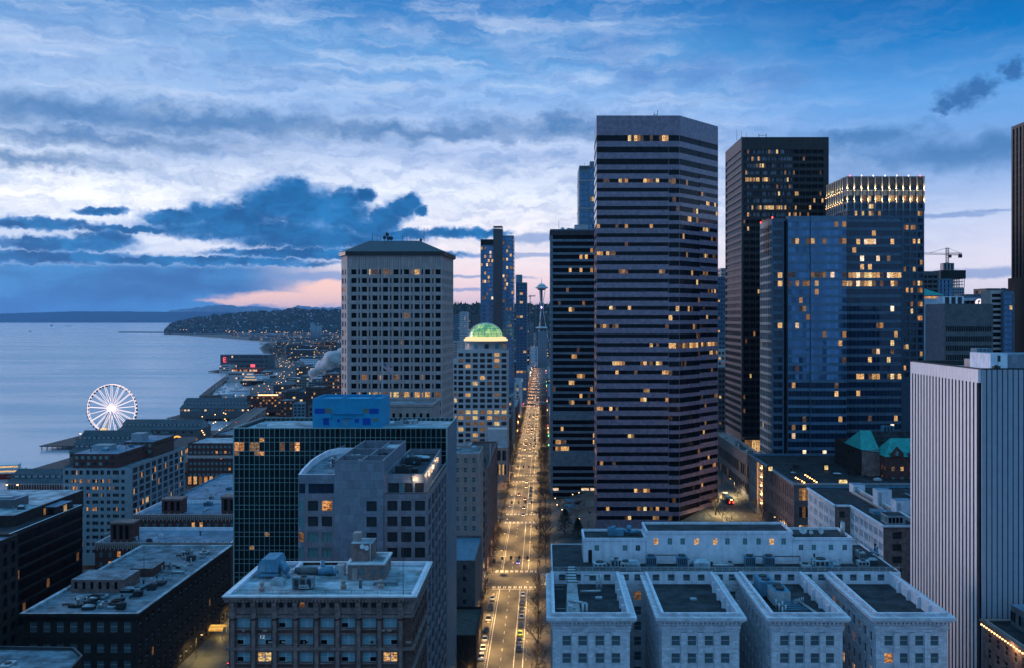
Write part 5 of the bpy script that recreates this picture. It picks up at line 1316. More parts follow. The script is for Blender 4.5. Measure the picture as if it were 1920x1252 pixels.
# neighbours along the avenue, left
def lblock(name, label, pr_, py, y0, y1, m_, wid=12, **kw):
    x1 = Xp(pr_, y0); b = simple(name, label, x1 - wid, x1, y0, y1, -1, Zp(py, y0), m_, **kw); return b
b = lblock('pink_stone_building', 'slim pale stone building with paired windows beside the teal grid building', 899, 850, 385, 409, 'stone_pink', 14, cols=4, ww=1.4, pitch=3.75, wh=1.9, g='g_sash', lt=(.02, .5, .0), style='sash', k=3); b.finish()
b = lblock('low_teal_roofed_annex', 'low windowless annex with a teal felt roof below the slim stone building', 891, 1050, 345, 384.5, 'conc_dark', 20, cols=3, ww=1.2, pitch=4, wh=1.6, side=False, roof='metal_blue', lt=(0, 0, 0)); b.finish()
b = lblock('dark_stepped_annex', 'small dark building with a sloped teal skylight at the sidewalk', 893, 1190, 312, 343, 'blackish', 20, cols=4, ww=1.2, pitch=4, wh=1.6, side=False, roof='sidewalk', lt=(0, 0, 0)); b.finish()
b = lblock('brown_corner_block', 'brown stone corner block with a hollow dark roof and a white flagpole', 914, 876, 432, 525, 'stone_mauve', 13, cols=4, ww=1.6, pitch=4.4, wh=2.3, lt=(.02, .2, .05), roof='roof_dark', k=4)
mb = MB(); mb.tube((Xp(919, 440), 440, Zp(876, 432) - .8), (Xp(919, 440), 440, Zp(830, 440)), .1, None, 'white_paint', 5); b.part('flagpole', mb); b.finish()

# domed hotel tower
D = 700; x0 = Xp(857, D); x1 = Xp(952, D); top = Zp(655, D); cx = Xp(908.5, D)
b = B('domed_tower', 'pale gridded tower crowned by a green lit glass dome on a glowing ring', 'skyscraper', (x0 + x1) / 2, 715, 0)
W = x1 - x0; rr = []; y = 661.0
while y < 832: rr.append((Zp(y + 6.9, D), Zp(y, D))); y += 10.75
def lf(z, x, p_):
    yy = HY + (CH - z) * F / D
    if 770 < yy < 812: return RN.random() < (.95 if yy < 792 else .6)
    return RN.random() < .13
b.face((x0, D), (x1, D), -2, top, ncols(W, 7, 3.5, .1), rr, 'hotel', g='g_teal' if False else 'g_dark', dep=.5, litf=lf, lm=('l_yel', 'l_dim', 'l_low', 'l_dim', 'l_spot'))
b.face((x1, D), (x1, D + 28), -2, top, ncols(28, 6, 3, .3), rr, 'hotel', dep=.5, lit=(.15, .2, .1)); b.plain((x1, D + 28), (x0, D + 28), -2, top, 'hotel'); b.plain((x0, D + 28), (x0, D), -2, top, 'hotel')
b.roof.poly(strip(x0, x1, D, D + 28, top), 'roof_grey')
xw0, xw1 = Xp(850, D + 3), x0
b.face((xw0, D + 3), (xw1, D + 3), -2, Zp(672, D), [(.5, 2.4)], [r for r in rr if r[1] < Zp(675, D)], 'hotel', g='g_dark', dep=.5, lit=(.3, .4, .3)); b.plain((xw0, D + 25), (xw0, D + 3), -2, Zp(672, D), 'hotel'); b.roof.poly(strip(xw0, xw1, D + 3, D + 25, Zp(672, D)), 'roof_grey')
cy = D + 14.5; zd = Zp(639, D); R_d = 42.5 * D / F
mb = MB(); mb.lathe(cx, cy, [(R_d * .93, top), (R_d * .93, zd - .6), (R_d, zd - .5), (R_d, zd - .05)], 'hotel', 36)
b.part('drum', mb)
mb = MB()
for i in range(24):
    a = 2 * math.pi * i / 24
    if i % 2: continue
    a2 = a + .2; mb.cur += 1; mb.poly([(cx + (R_d * .93 + .05) * math.cos(t), cy + (R_d * .93 + .05) * math.sin(t), z) for t, z in ((a, top + .8), (a2, top + .8), (a2, top + 4), (a, top + 4))], RN.choice(('g_dark', 'l_warm', 'g_teal', 'l_dim')))
b.parts('drum_window', mb)
glow('ring_light', (1, .72, .38), .95)
mb = MB(); mb.lathe(cx, cy, [(R_d * .985, zd), (R_d * .985, zd + 1.3), (R_d * .92, zd + 1.35), (R_d * .92, zd + 2.5), (R_d * .84, zd + 2.55), (R_d * .84, zd + 2.9), (1, zd + 2.95)], 'ring_light', 40, smooth=False); b.part('light_ring', mb)
m = bpy.data.materials.new('dome_glass'); m.use_nodes = True; nt = m.node_tree; nt.nodes.clear(); k = N(nt)
out = k.new('ShaderNodeOutputMaterial'); bs = k.new('ShaderNodeBsdfPrincipled'); nt.links.new(bs.outputs[0], out.inputs[0]); x = k.sep(k.new('ShaderNodeTexCoord').outputs['Object'])
nz = k.noise(k.new('ShaderNodeTexCoord').outputs['Object'], .22, 3, .6)
bs.inputs['Base Color'].default_value = (.03, .12, .06, 1); bs.inputs['Roughness'].default_value = .2
k.put(bs.inputs['Emission Color'], k.mix(k.mr(nz, .35, .65), (.06, .34, .12), (.55, .85, .28))); bs.inputs['Emission Strength'].default_value = .7; m.cycles.emission_sampling = 'NONE'; MT['dome_glass'] = m
Rd = 31.5 * D / F; Hd = 25 * D / F; zb = zd + 2.95; prof = [(Rd * math.cos(a), zb + Hd * math.sin(a)) for a in [math.pi / 2 * i / 8 for i in range(9)]]
mb = MB(); mb.lathe(cx, cy, prof[:-1] + [(.2, zb + Hd)], 'dome_glass', 32); b.part('dome', mb)
mb = MB()
for i in range(16):
    a = 2 * math.pi * i / 16
    for (r0, z0), (r1, z1_) in zip(prof, prof[1:]): mb.tube((cx + (r0 + .1) * math.cos(a), cy + (r0 + .1) * math.sin(a), z0), (cx + (r1 + .1) * math.cos(a), cy + (r1 + .1) * math.sin(a), z1_ + .05), .26, None, 'hotel', 4, False)
for (r0, z0) in prof[1:7:1]:
    for i in range(32): a, a2 = 2 * math.pi * i / 32, 2 * math.pi * (i + 1) / 32; mb.tube((cx + (r0 + .1) * math.cos(a), cy + (r0 + .1) * math.sin(a), z0), (cx + (r0 + .1) * math.cos(a2), cy + (r0 + .1) * math.sin(a2), z0), .14, None, 'hotel', 4, False)
b.part('dome_rib', mb)
b.finish()
D = 640; b = simple('columned_podium', 'low pale podium block with tall lit columns in front of the domed tower', Xp(868, D), Xp(952, D), D, D + 34, -1, Zp(838, D), 'stone_pink', 'building', 8, 2.2, 9, 6.5, 'g_black', (.1, .0, .2), 'roof_pale', topoff=2, pane=1, style='mull'); b.clutter(Xp(880, D), Xp(930, D), D + 4, D + 22, Zp(838, D) - .8, 3, 2)
mb = MB(); mb.box(Xp(911, D) , D + 18, Zp(838, D) - .8, Xp(950, D) - .5, D + 28, Zp(804, D + 18), 'hotel'); b.part('penthouse', mb); b.finish()
# tall glass tower with brown core
D = 900
b = B('brown_core_tower', 'tall blue glass tower with a brown central shaft behind the domed tower', 'skyscraper', Xp(935, D), 915, 0)
segs = [(901, 925, 460, 'blue_spandrel'), (942, 963, 442, 'blue_spandrel')]
for a, c, py, m_ in segs:
    xa, xb = Xp(a, D), Xp(c, D); zt = Zp(py, D)
    def lf(z, x, p_): yy = HY + (CH - z) * F / D; return RN.random() < (.26 if 468 < yy < 565 else .05)
    b.face((xa, D), (xb, D), 0, zt, [(.2, xb - xa - .2)], nrows(zt - 1.5, 3.75, 2.6, 6), m_, g='g_blue', dep=.2, pane=1.6, litf=lf, lm=('l_warm', 'l_whi', 'l_dim', 'l_spot'), name='window_band'); b.roof.poly(strip(xa, xb, D, D + 30, zt), 'roof_dark')
xa = Xp(963, D); b.face((xa, D), (xa, D + 28), 0, Zp(442, D), [(.5, 27)], nrows(Zp(442, D) - 1.5, 3.75, 2.6, 6), 'blue_frame', g='g_blue', dep=.2, pane=2, lit=(.05, .1, .1), name='window_band')
xc0, xc1 = Xp(925, D), Xp(942, D); b.wall.box(xc0, D - 1.5, 0, xc1, D + 14, Zp(430, D), 'core_brown')
b.wall.box(Xp(901, D), D + .1, Zp(460, D), xc0, D + 14, Zp(449, D), 'blackish'); b.plain((xa, D + 28), (Xp(901, D), D + 28), 0, Zp(460, D), 'blue_frame'); b.plain((Xp(901, D), D + 28), (Xp(901, D), D), 0, Zp(460, D), 'blue_frame')
mb = MB()
for i in range(8): x = xc0 + (xc1 - xc0) * i / 7; mb.box(x - .15, D - 1.4, Zp(430, D), x + .15, D - 1.1, Zp(425, D), 'blue_frame'); mb.box(x - .15, D + 13, Zp(430, D), x + .15, D + 13.4, Zp(425, D), 'blue_frame')
mb.box(xc0, D - 1.5, Zp(425, D), xc1, D + 13.5, Zp(424.4, D), 'blue_frame'); b.part('roof_screen', mb); b.finish()
D = 1250
b = simple('rounded_blue_tower', 'second blue tower peeping out right of the brown-core tower', Xp(967, D), Xp(988, D), D, D + 30, 0, Zp(530, D), 'blue_frame', 'skyscraper', 3, 3.6, 3.6, 2.7, 'g_blue', (.1, .2, .12), topoff=2)
mb = MB(); mb.lathe(Xp(972.5, D), D + 12, [(4.4, Zp(530, D) - .8), (4.4, Zp(515, D)), (.1, Zp(515, D))], 'panel_teal', 16, smooth=False); b.part('round_crown', mb); b.finish()
# ---------------------------------------------------------------- left foreground
# grey tiled building with the tall shaft
D = 222; x1 = Xp(802, D); T1 = Zp(925, D); T2 = Zp(889, D)
cur = [(Xp(px, (CH - T2) * F / (py - HY)), (CH - T2) * F / (py - HY)) for px, py in ((559, 889), (567, 878), (583, 861.7), (598, 851.7), (615, 843), (646.7, 833))]
xs0, xs1 = Xp(628, D), Xp(719, D); TS = Zp(862, D); ys1 = 258
b = B('tiled_office_building', 'grey tiled building with a curved roof corner, a blank central shaft and lantern-lit terrace', 'building', (x1 + cur[0][0]) / 2, 245, -2)
per = 29.3 * D / F; r0 = Zp(938, D); rws = nrows(r0, per, 2.25, 1); tm, tg = 'tile_mauve', 'tile_grey'
kw = dict(dep=.35, style='cross', fm='metal_dark')
def gf(ri, ci): return 'g_teal' if ri < len(rws) - 2 and RN.random() < .75 else 'g_dark'
x00 = cur[0][0]
def wc(*pxs): return [(Xp(p_ - 9.6, D) - base, Xp(p_ + 9.6, D) - base) for p_ in pxs]
base = x00 + 1.4
# left wing
b.face((x00 + 1.4, D), (xs0, D), -2, T2 - 4.4, wc(587, 613), rws, tm, g='g_teal', gf=gf, litf=lambda z, x, p_: (z > r0 - 3 and RN.random() < .7), lm=('l_dim', 'l_org'), **kw)
b.face((x00, D), (xs0, D), T2 - 4.4, T2, [(.2, 1.6), (2.3, xs0 - x00 - .25)], [(T2 - 4.2, T2 - 2.0)], tg, g='g_bluedk', dep=.4, pane=1.7, lit=(0, 0, 0), style='mull', fm='metal_dark')
b.face((x00, D + .0), (x00 + 1.4, D), -2, T2 - 4.4, [(.15, 1.25)], rws, tg, g='g_teal', dep=.15, lit=(.1, .3, .1))
cv = [(x00, D)] + cur[1:]
for p0, p1 in zip(cv, cv[1:]):
    W = math.dist(p0, p1); b.face(p1, p0, -2, T2, [(.4, W - .4)], [r for r in nrows(T2 - 1.8, per, 2.3, 1)], tg, g='g_teal', dep=.15, lit=(.02, .1, .02))
b.plain((xs0, D + 14), (xs0, D), -2, TS, tg) if False else None
# shaft
b.plain((xs0, D - .5), (xs1, D - .5), T2 - 3, TS, tg)
base = xs0
b.face((xs0, D - .5), (xs1, D - .5), -2, T2 - 3, wc(697.5), [r for r in rws if r[1] < T2 - 3], tg, g='g_dark', litf=lambda z, x, p_: False, **kw)
b.plain((xs1, D - .5), (xs1, ys1), T1, TS, tg); b.plain((xs0, ys1), (xs0, D - .5), T2 - 3, TS, tg); b.plain((xs1, ys1), (xs0, ys1), T1, TS, tg); b.plain((xs1, D - .5), (xs1, D + .1), -2, T1, tg); b.plain((xs0, D), (xs0, D - .5), -2, TS, tg)
b.parapet(rect(xs0, D - .5, xs1, ys1), TS, TS - 2.4, .3, 'tile_grey', 'roof_dark')
mb = MB()
for yy in (231, 243): mb.box(xs0 + .3, yy, TS - 2.4, xs1 - .3, yy + .35, TS - .1, 'tile_grey')
for xx, ya, yb_ in ((xs0 + 5.5, 222, 231), (xs0 + 6, 231.4, 243), (xs0 + 6.6, 243.4, ys1 - .3)): mb.box(xx, ya, TS - 2.4, xx + .3, yb_, TS - .2, 'tile_grey')
mb.box(xs0 + 6.7, 246, TS - 1, xs1 - .6, 255, TS - .6, 'roof_pale'); b.part('roof_divider', mb)
b.clutter(xs0 + .5, xs0 + 5, 223, 240, TS - 2.4, 7, 71); b.clutter(xs0 + 6, xs1 - 2, 232, 252, TS - 2.4, 6, 72)
# right wing with terrace
px1 = Xp(795, D)
base = xs1
b.face((xs1, D), (x1, D), -2, T1, wc(735.6, 761.6, 787.4), rws, tm, g='g_dark', litf=lambda z, x, p_: (Zp(985, D) < z < Zp(960, D) or RN.random() < .05), lm=('l_yel', 'l_whi', 'l_warm'), **kw)
W = 266 - D; b.face((x1, D), (x1, 266), -2, T1, ncols(W, 6, W / 6 - 1.6, .6), [(a - .9, c) for a, c in rws], tm, g='g_dark', dep=.4, pane=1.6, style='mull', fm='tile_grey', lit=(.01, .1, .02), lm=('l_whi', 'l_dim'))
b.plain((x1, 266), (x00, 266), -2, T1, tm)
b.face((xs1 + .5, D + .8), (px1, D + .8), T1, T2, [(.4, 2.9), (3.0, 3.9), (4.0, 5.9), (6.4, 8.4)], [(T1 + .1, T1 + 2.3)], tg, g='g_dark', dep=.3, gf=lambda r, c: 'g_teal' if c == 1 else 'g_dark', lit=(0, 0, 0))
pb = Xp(826, 268); b.plain((px1, D + .8), (pb + .4, 266), T1, T2, tg); b.plain((xs1, D), (xs1 + .5, D + .8), T1, T2, tg)
b.roof.poly([(xs1, D, T1 - .05), (x1, D, T1 - .05), (x1, 266, T1 - .05), (xs1, 266, T1 - .05)], 'roof_dark')
b.parapet([(xs1 + .02, D + .8), (px1, D + .8), (pb + .4, 266), (xs1 + .02, 266)], T2 + .02, T2 - 1.3, .35, 'tile_grey', 'roof_dark')
roofp = [(x00, D)] + [(xs0, D), (xs0, 266), (cur[-1][0], 266)] + cur[1:-1][::-1]
b.parapet([(x00, D), (xs0 - .02, D), (xs0 - .02, 268), (cur[-1][0], 268)] + [cur[4], cur[3], cur[2], cur[1]], T2 + .01, T2 - 1.5, .5, 'white_wall', 'roof_grey')
b.clutter(cur[2][0] + 3, xs0 - 1.5, 226, 262, T2 - 1.5, 6, 73); b.clutter(xs1 + 1, px1 - 2, 225, 262, T2 - 1.3, 12, 74)
rl = MB()
for zz in (.5, 1.0): rl.tube((px1, D + .2, T1 + zz), (x1 - .2, D + .2, T1 + zz), .04, None, 'metal', 4); rl.tube((x1 - .2, D + .2, T1 + zz), (x1 - .2, 265, T1 + zz), .04, None, 'metal', 4)
y = D + .2
while y < 265: rl.tube((x1 - .2, y, T1), (x1 - .2, y, T1 + 1), .04, None, 'metal', 4); y += 1.4
b.part('railing', rl)
for (x, y) in ((Xp(775, D), D + .65), (px1 + .35, 229), (px1 + .2, 235.5), (px1 + .1, 240), (px1 - .2, 252)):
    mb = MB(); mb.prism([(x - .16, y - .16), (x + .16, y - .16), (x + .16, y + .16), (x - .16, y + .16)], T1 + 2.7, T1 + 3.9, 'l_whi', b=[(x - .3, y - .3), (x + .3, y - .3), (x + .3, y + .3), (x - .3, y + .3)]); b.part('wall_lantern', mb)
    l = bpy.data.lights.new('lantern_lamp', 'POINT'); l.energy = 120; l.color = (1, .7, .4); l.shadow_soft_size = .2; o = bpy.data.objects.new('lantern_lamp', l); col.objects.link(o); o.parent = b.root; r_ = b.root.location; o.location = (x + .5 - r_[0], y - .6 - r_[1], T1 + 3.2 - r_[2])
b.finish()

# old brown brick building with heavy cornice
D = 182; x0, x1 = Xp(430, D), Xp(772, D); T = Zp(1116, D); YB = 206
b = B('ornate_brick_building', 'old brown brick and stone office building with a heavy bracketed cornice, bottom centre left', 'building', (x0 + x1) / 2, 194, -2)
W = x1 - x0; pitch = 39.3 * D / F; pr = 32.0 * D / F
cs = []
for i in range(8):
    c = Xp(456.7 + 39.3 * i, D) - x0; cs.append((c - 1.32, c + 1.32))
cs.append((Xp(750, D) - x0 + .2, Xp(750, D) - x0 + .9)) if False else None
rws = [(Zp(1176.5 + 32 * i, D), Zp(1158 + 32 * i, D)) for i in range(3)] + nrows(Zp(1158 + 96, D), pr, 1.8, 3)
att = []
for i in range(8):
    c = Xp(456.7 + 39.3 * i, D) - x0
    for q in (-.78, .78): att.append((c + q - .45, c + q + .45))
zsp = Zp(1150, D)
ci_seen = {}
def lf(z, x, p_):
    px = VX + x / D * F; py = HY + (CH - z) * F / D
    if 1230 < py < 1248 and (480 < px < 500 or 715 < px < 735): return True
    return False
b.face((x0, D), (x1, D), -2, zsp, cs, rws, 'brick_brown', g='g_blind', dep=.4, style='pair', litf=lf, lm=('l_yel', 'l_warm'), fm='sash')
b.face((x0, D), (x1, D), zsp, T, att, [(Zp(1138.5, D), Zp(1128.5, D))], 'stone_mauve', g='g_dark', dep=.35, lit=(.05, 0, .1), lm=('l_dim',))
W2 = YB - D
b.face((x1, D), (x1, YB), -2, zsp, ncols(W2, 6, 2.2, .6), rws, 'brick_brown', g='g_sash', dep=.4, style='pair', lit=(.02, 0, .03)); b.plain((x1, D), (x1, YB), zsp, T, 'stone_mauve')
b.plain((x1, YB), (x0, YB), -2, T, 'brick_brown'); b.plain((x0, YB), (x0, D), -2, T, 'brick_brown')
fr = rect(x0, D, x1, YB)
# piers, spandrel mouldings, brackets
for i in range(9):
    xx = Xp(437 + 39.3 * i, D); wdt = .62
    b.trim.box(xx - wdt, D - .28, -2, xx + wdt, D - .003, zsp - 1.0, 'brick_brown')
    b.trim.box(xx - wdt * .55, D - .42, -2, xx + wdt * .55, D - .285, zsp - 1.2, 'stone_mauve')
    for q in (0, 1, 2): b.trim.box(xx - .5 + q * .06, D - .45 - q * .22, Zp(1150 - q * 8, D), xx + .5 - q * .06, D - .005, Zp(1143 - q * 8, D), 'stone_mauve')
    b.trim.tube((xx, D - .1, Zp(1153, D)), (xx, D - .62, Zp(1153, D)), .62, .5, 'stone_mauve', 10)
for z0, z1_ in rws[:6]:
    for a, c in cs:
        b.trim.box(x0 + a - .15, D - .22, z0 - .3, x0 + c + .15, D - .004, z0 - .05, 'stone_mauve'); b.trim.box(x0 + a - .1, D - .12, z1_ + .05, x0 + c + .1, D - .004, z1_ + .35, 'stone_mauve')
for zz, o_ in ((Zp(1212, D), .5), (Zp(1251, D), .45)): b.band(fr, zz - .5, zz, o_, 'stone_mauve')
r5 = random.Random(5)
for i in range(26):
    xx = r5.uniform(x0, x1); zz = r5.choice((Zp(1116, D) - .9, Zp(1204, D), Zp(1213, D) - .2, Zp(1182, D))); b.trim.box(xx, D - .55 if zz > T - 2 else D - .3, zz, xx + r5.uniform(.4, 1.0), D - .25, zz + .35, 'stone_pink')
b.band(fr, zsp - .6, zsp - .2, .35, 'stone_mauve'); b.band(fr, T - 1.0, T - .5, .7, 'stone_mauve'); b.band(fr, T - .5, T - .05, .9, 'stone_mauve'); b.band(fr, T - .05, T + .2, 1.05, 'white_paint')
x = x0
while x < x1: b.trim.box(x, D - 1.0, T - .95, x + .3, D - .72, T - .52, 'stone_mauve'); x += .66
# roof: L shaped back
ztop = T - .35
b.roof.poly([(*p_, ztop) for p_ in fr], 'roof_pale')
b.trim.box(x1 - .1, D, T - .3, x1 + .6, YB, T + .34, 'white_wall'); b.trim.box(x0 - .6, D, T - .3, x0 + .1, YB - .5, T + .34, 'white_wall')
nx = Xp(545, 198); b.trim.box(x0 + .12, YB - .6, T - .3, nx, YB, T + .45, 'white_wall'); b.trim.box(nx + .02, 199, T - .3, nx + .6, YB, T + .45, 'white_wall'); b.trim.box(Xp(655, 204), YB - .5, T - .3, x1 - .12, YB, T + .4, 'white_wall')
b.trim.box(nx + .65, 198.8, T - .3, Xp(650, 200), 199.2, T + .35, 'white_wall')
mb = MB(); a, c = Xp(652, 194), Xp(720, 194); zp = Zp(1058, 194); mb.box(a, 194, ztop, c, 203, zp, 'stone_mauve', top='roof_pale'); b.part('penthouse', mb)
mb = MB()
for px, w in ((679, 12), (702, 9), (718, 9)): xx = Xp(px - w / 2, 194); mb.box(xx, 193.9, ztop + 1.1, xx + w * .09, 193.97, ztop + 2.2, 'g_sash')
mb.box(Xp(660, 194), 193.9, ztop + .02, Xp(670, 194), 193.97, ztop + 2.4, 'stone_pink'); b.parts('penthouse_window', mb)
mb = MB()
for q in ((a - .25, 193.7, c + .25, 194.3), (a - .25, 202.7, c + .25, 203.25), (a - .25, 194.32, a + .3, 202.68), (c - .3, 194.32, c + .25, 202.68)): mb.box(q[0], q[1], zp + .003, q[2], q[3], zp + .35, 'white_paint')
b.part('penthouse_coping', mb)
mb = MB(); a2, c2 = Xp(658, 197), Xp(698, 197); z2 = Zp(1018, 197); mb.box(a2, 197, zp, c2, 202, z2, 'stone_mauve', top='roof_pale'); mb.box(a2 + .01, 199, z2, a2 + 1.5, 201, z2 + 1.6, 'stone_pink')
mb.tube((c2 - .4, 196.9, zp), (c2 - .4, 196.9, z2), .07, None, 'white_paint', 5); b.part('lift_tower', mb)
for dx, dy, rr_ in ((.0, 0, .5), (.85, -.2, .5)):
    mb = MB(); xx = Xp(680, 197) + dx; mb.tube((xx, 196.6, zp + 2.9 - dx * .3), (xx, 196.3, zp + 2.95 - dx * .3), rr_, rr_ * .8, 'white_paint', 12); mb.tube((xx, 196.9, zp + 2.6), (xx, 196.6, zp + 2.9), .08, None, 'metal', 4); b.part('satellite_dish', mb)
# big air handler
mb = MB(); a, c = Xp(485, 196), Xp(524, 196)
prf = [(0, 0), (c - a, 0), (c - a, 1.5), ((c - a) * .86, 2.5), ((c - a) * .2, 2.5), (0.1, 1.4)]
zb = ztop + 1.3
for i in range(len(prf)):
    p0, p1 = prf[i], prf[(i + 1) % len(prf)]; mb.poly([(a + p0[0], 195, zb + p0[1]), (a + p1[0], 195, zb + p1[1]), (a + p1[0], 201, zb + p1[1]), (a + p0[0], 201, zb + p0[1])], 'metal_blue')
mb.poly([(a + p_[0], 195, zb + p_[1]) for p_ in prf], 'metal_blue'); mb.poly([(a + p_[0], 201, zb + p_[1]) for p_ in prf], 'metal_blue')
for i in range(7): mb.box(a + .2 + i * .58, 195.02, ztop, a + .3 + i * .58, 195.2, zb, 'metal_blue'); mb.box(a + .2 + i * .58, 200.7, ztop, a + .3 + i * .58, 200.9, zb, 'metal_blue')
mb.box(a, 195, ztop + .5, c, 200, ztop + 1.0, 'metal_blue'); mb.tube((c, 197, zb + 1.2), (c + 1.6, 195.5, zb + .3), .9, .7, 'metal_blue', 10); mb.tube((c + .4, 197, zb + .2), (c + 2, 195.6, ztop + .2), .4, .3, 'metal_blue', 8)
for i in range(9): mb.box(a + .5, 194.96, zb + .3 + i * .13, a + 1.6, 194.99, zb + .36 + i * .13, 'metal')
b.part('air_handler', mb)
mb = MB(); zz = ztop + .9
mb.tube((Xp(558, 200), 198, zz), (Xp(602, 200), 198, zz), .65, None, 'conc_dark', 10); mb.tube((Xp(602, 200), 198, zz), (Xp(630, 200), 198, zz), .95, .8, 'metal_blue', 10); mb.tube((Xp(609, 200), 198, zz), (Xp(609, 200), 198, zz + 2.0), .4, None, 'metal_blue', 8)
mb.tube((Xp(630, 200), 198, zz), (Xp(640, 200), 198, zz), .95, 1.2, 'metal_blue', 8); mb.box(Xp(636, 200), 197, ztop, Xp(650, 200), 199.2, zz + 1.2, 'metal'); b.part('duct', mb)
for px, py in ((491, 1100), (554, 1085), (568, 1095), (644, 1096), (714, 1095)):
    Dd = (CH - ztop - .8) * F / (py - HY); x = Xp(px, Dd); mb = MB(); mb.lathe(x, Dd, [(.55, ztop), (.5, ztop + .5), (.62, ztop + .55), (.62, ztop + .8), (.3, ztop + .85), (.3, ztop + 1.2), (.5, ztop + 1.25), (.5, ztop + 1.6), (.05, ztop + 1.9)], 'stone_pink', 12); b.part('roof_vent', mb)
rl = MB(); x = x0 + .5
while x < x1: rl.tube((x, D + 1.0, ztop), (x, D + 1.0, ztop + 1.1), .035, None, 'metal_dark', 4); x += 2.4
for zz in (.55, 1.1): rl.tube((x0 + .5, D + 1.0, ztop + zz), (x1, D + 1.0, ztop + zz), .03, None, 'metal_dark', 4)
b.part('railing', rl)
mb = MB(); x = Xp(755, 184); mb.tube((x, 184.5, ztop), (x, 184.5, Zp(985, 184)), .06, .035, 'metal_dark', 5); b.part('antenna', mb)
b.clutter(x0 + 3, x1 - 3, D + 5, D + 12, ztop, 7, 55, ('roof_pale', 'metal', 'roof_grey'))
def text_on(b, s_, x, y, z, size, m_, nm='window_number'):
    cu = bpy.data.curves.new(nm, 'FONT'); cu.body = s_; cu.size = size; cu.extrude = .005; cu.materials.append(MT[m_]); o = bpy.data.objects.new(nm, cu); col.objects.link(o)
    dg = bpy.context.evaluated_depsgraph_get(); me = bpy.data.meshes.new_from_object(o.evaluated_get(dg)); bpy.data.objects.remove(o); o = bpy.data.objects.new(nm, me); col.objects.link(o)
    r_ = b if isinstance(b, bpy.types.Object) else b.root; l0 = r_.location
    o.parent = r_; o.location = (x - l0[0], y - l0[1], z - l0[2]); o.rotation_euler = (math.radians(90), 0, 0); return o
glow('number_white', (.7, .85, 1), .45)
text_on(b, '12', Xp(485.5, D), D + .28, Zp(1197, D), 1.0, 'number_white'); text_on(b, '12', Xp(604, D), D + .28, Zp(1229, D), .8, 'blue_paint')
b.finish()

# dark corner block with the cluttered roof
D = 300; x0, x1 = Xp(45, D), Xp(256, D); T = Zp(1150, D); YB = 389
b = B('dark_corner_block', 'dark brown corner block with a cluttered pale roof, lower left', 'building', (x0 + x1) / 2, 345, -8)
rws = [(T - 5.6, T - 2.4)] + nrows(T - 9, 5.0, 2.8, -6)
b.face((x0, D), (x1, D), -9, T, ncols(x1 - x0, 8, 2.2, .8), rws, 'brick_dark', g='g_sash', dep=.4, style='sash', lit=(0, 0, 0))
W2 = YB - D; b.face((x1, D), (x1, YB), -9, T, ncols(W2, 18, 2.4, .8), rws, 'brick_dark', g='g_dark', dep=.4, style='sash', lit=(.06, .3, .04), lm=('l_org', 'l_dim'))
b.plain((x1, YB), (x0, YB), -9, T, 'brick_dark'); b.plain((x0, YB), (x0, D), -9, T, 'brick_dark')
fr = rect(x0, D, x1, YB)
for z0, z1_, o_ in ((T - 1.2, T - .5, .6), (T - .5, T + .1, 1.0), (T - 7.4, T - 6.8, .3)): b.band(fr, z0, z1_, o_, 'brick_dark')
b.parapet(inset(fr, -1.0), T + .35, T - .5, 1.3, 'roof_pale', 'roof_grey')
def pbox(px0, py, px1, y0, y1, zt, m_='brick_dark', top='roof_grey', nm='penthouse'): mb = MB(); mb.box(Xp(px0, y0), y0, T - .5, Xp(px1, y0), y1, zt, m_, top=top); b.part(nm, mb); return mb
pbox(133, 0, 232, 325, 338, Zp(1086, 325), 'stone_mauve'); mb = MB()
for i in range(6): mb.box(Xp(140 + i * 15, 325), 324.85, T + .8, Xp(145 + i * 15, 325), 324.97, T + 3.0, 'g_black')
b.parts('penthouse_window', mb)
pbox(244, 0, 286, 345, 356, Zp(1065, 345), 'brick_brown')
mb = MB(); mb.tube((Xp(270, 344), 344, T), (Xp(270, 344), 344, T + 8), .12, .08, 'metal_dark', 5); b.part('antenna', mb)
mb = MB(); mb.lathe(Xp(147, 312), 312, [(.5, T - .5), (.5, T + .6), (.8, T + .7), (.6, T + 1.3), (.1, T + 1.6)], 'metal', 12); b.part('vent_pipe', mb)
b.clutter(x0 + 6, x1 - 6, 305, 322, T - .5, 30, 81, ('metal', 'metal_dark', 'roof_dark', 'roof_pale')); b.clutter(x0 + 18, x1 - 3, 322, 386, T - .5, 34, 82, ('metal', 'metal_dark', 'roof_dark', 'roof_pale'))
b.finish()
# awning with its lights on the street side
xa = Xp(367, 318); t_ = thing('entrance_awning', 'rounded yellow lit entrance awning over the dark sidewalk, lower left', 'awning', (-99.5, 329, -7))
aw = MB(); n8 = [(math.cos(a), math.sin(a)) for a in [math.pi * i / 8 for i in range(9)]]; lit('awning_cloth', (1, .55, .12), .75, .3)
yA, yB_ = 362, 368
for (c0, s0), (c1, s1) in zip(n8, n8[1:]): aw.poly([(-122.2, 365 + 2.6 * c0, -3.9 + 1.5 * s0), (-117.0, 365 + 2.6 * c0, -3.9 + 1.5 * s0), (-117.0, 365 + 2.6 * c1, -3.9 + 1.5 * s1), (-122.2, 365 + 2.6 * c1, -3.9 + 1.5 * s1)], 'awning_cloth')
t_.location = (-119.6, 365, -7); ORG[t_.name] = (-119.6, 365, -7); aw.build('canopy', t_)
mb = MB()
for yy in (362.5, 367.5): mb.tube((-117.1, yy, -6.85), (-117.1, yy, -3.9), .07, None, 'metal', 5)
mb.build('post', t_)
l = bpy.data.lights.new('awning_lamp', 'POINT'); l.energy = 500; l.color = (1, .7, .25); l.shadow_soft_size = .4; o = bpy.data.objects.new('awning_lamp', l); col.objects.link(o); o.parent = t_; o.location = (1.2, 0, 2.2)

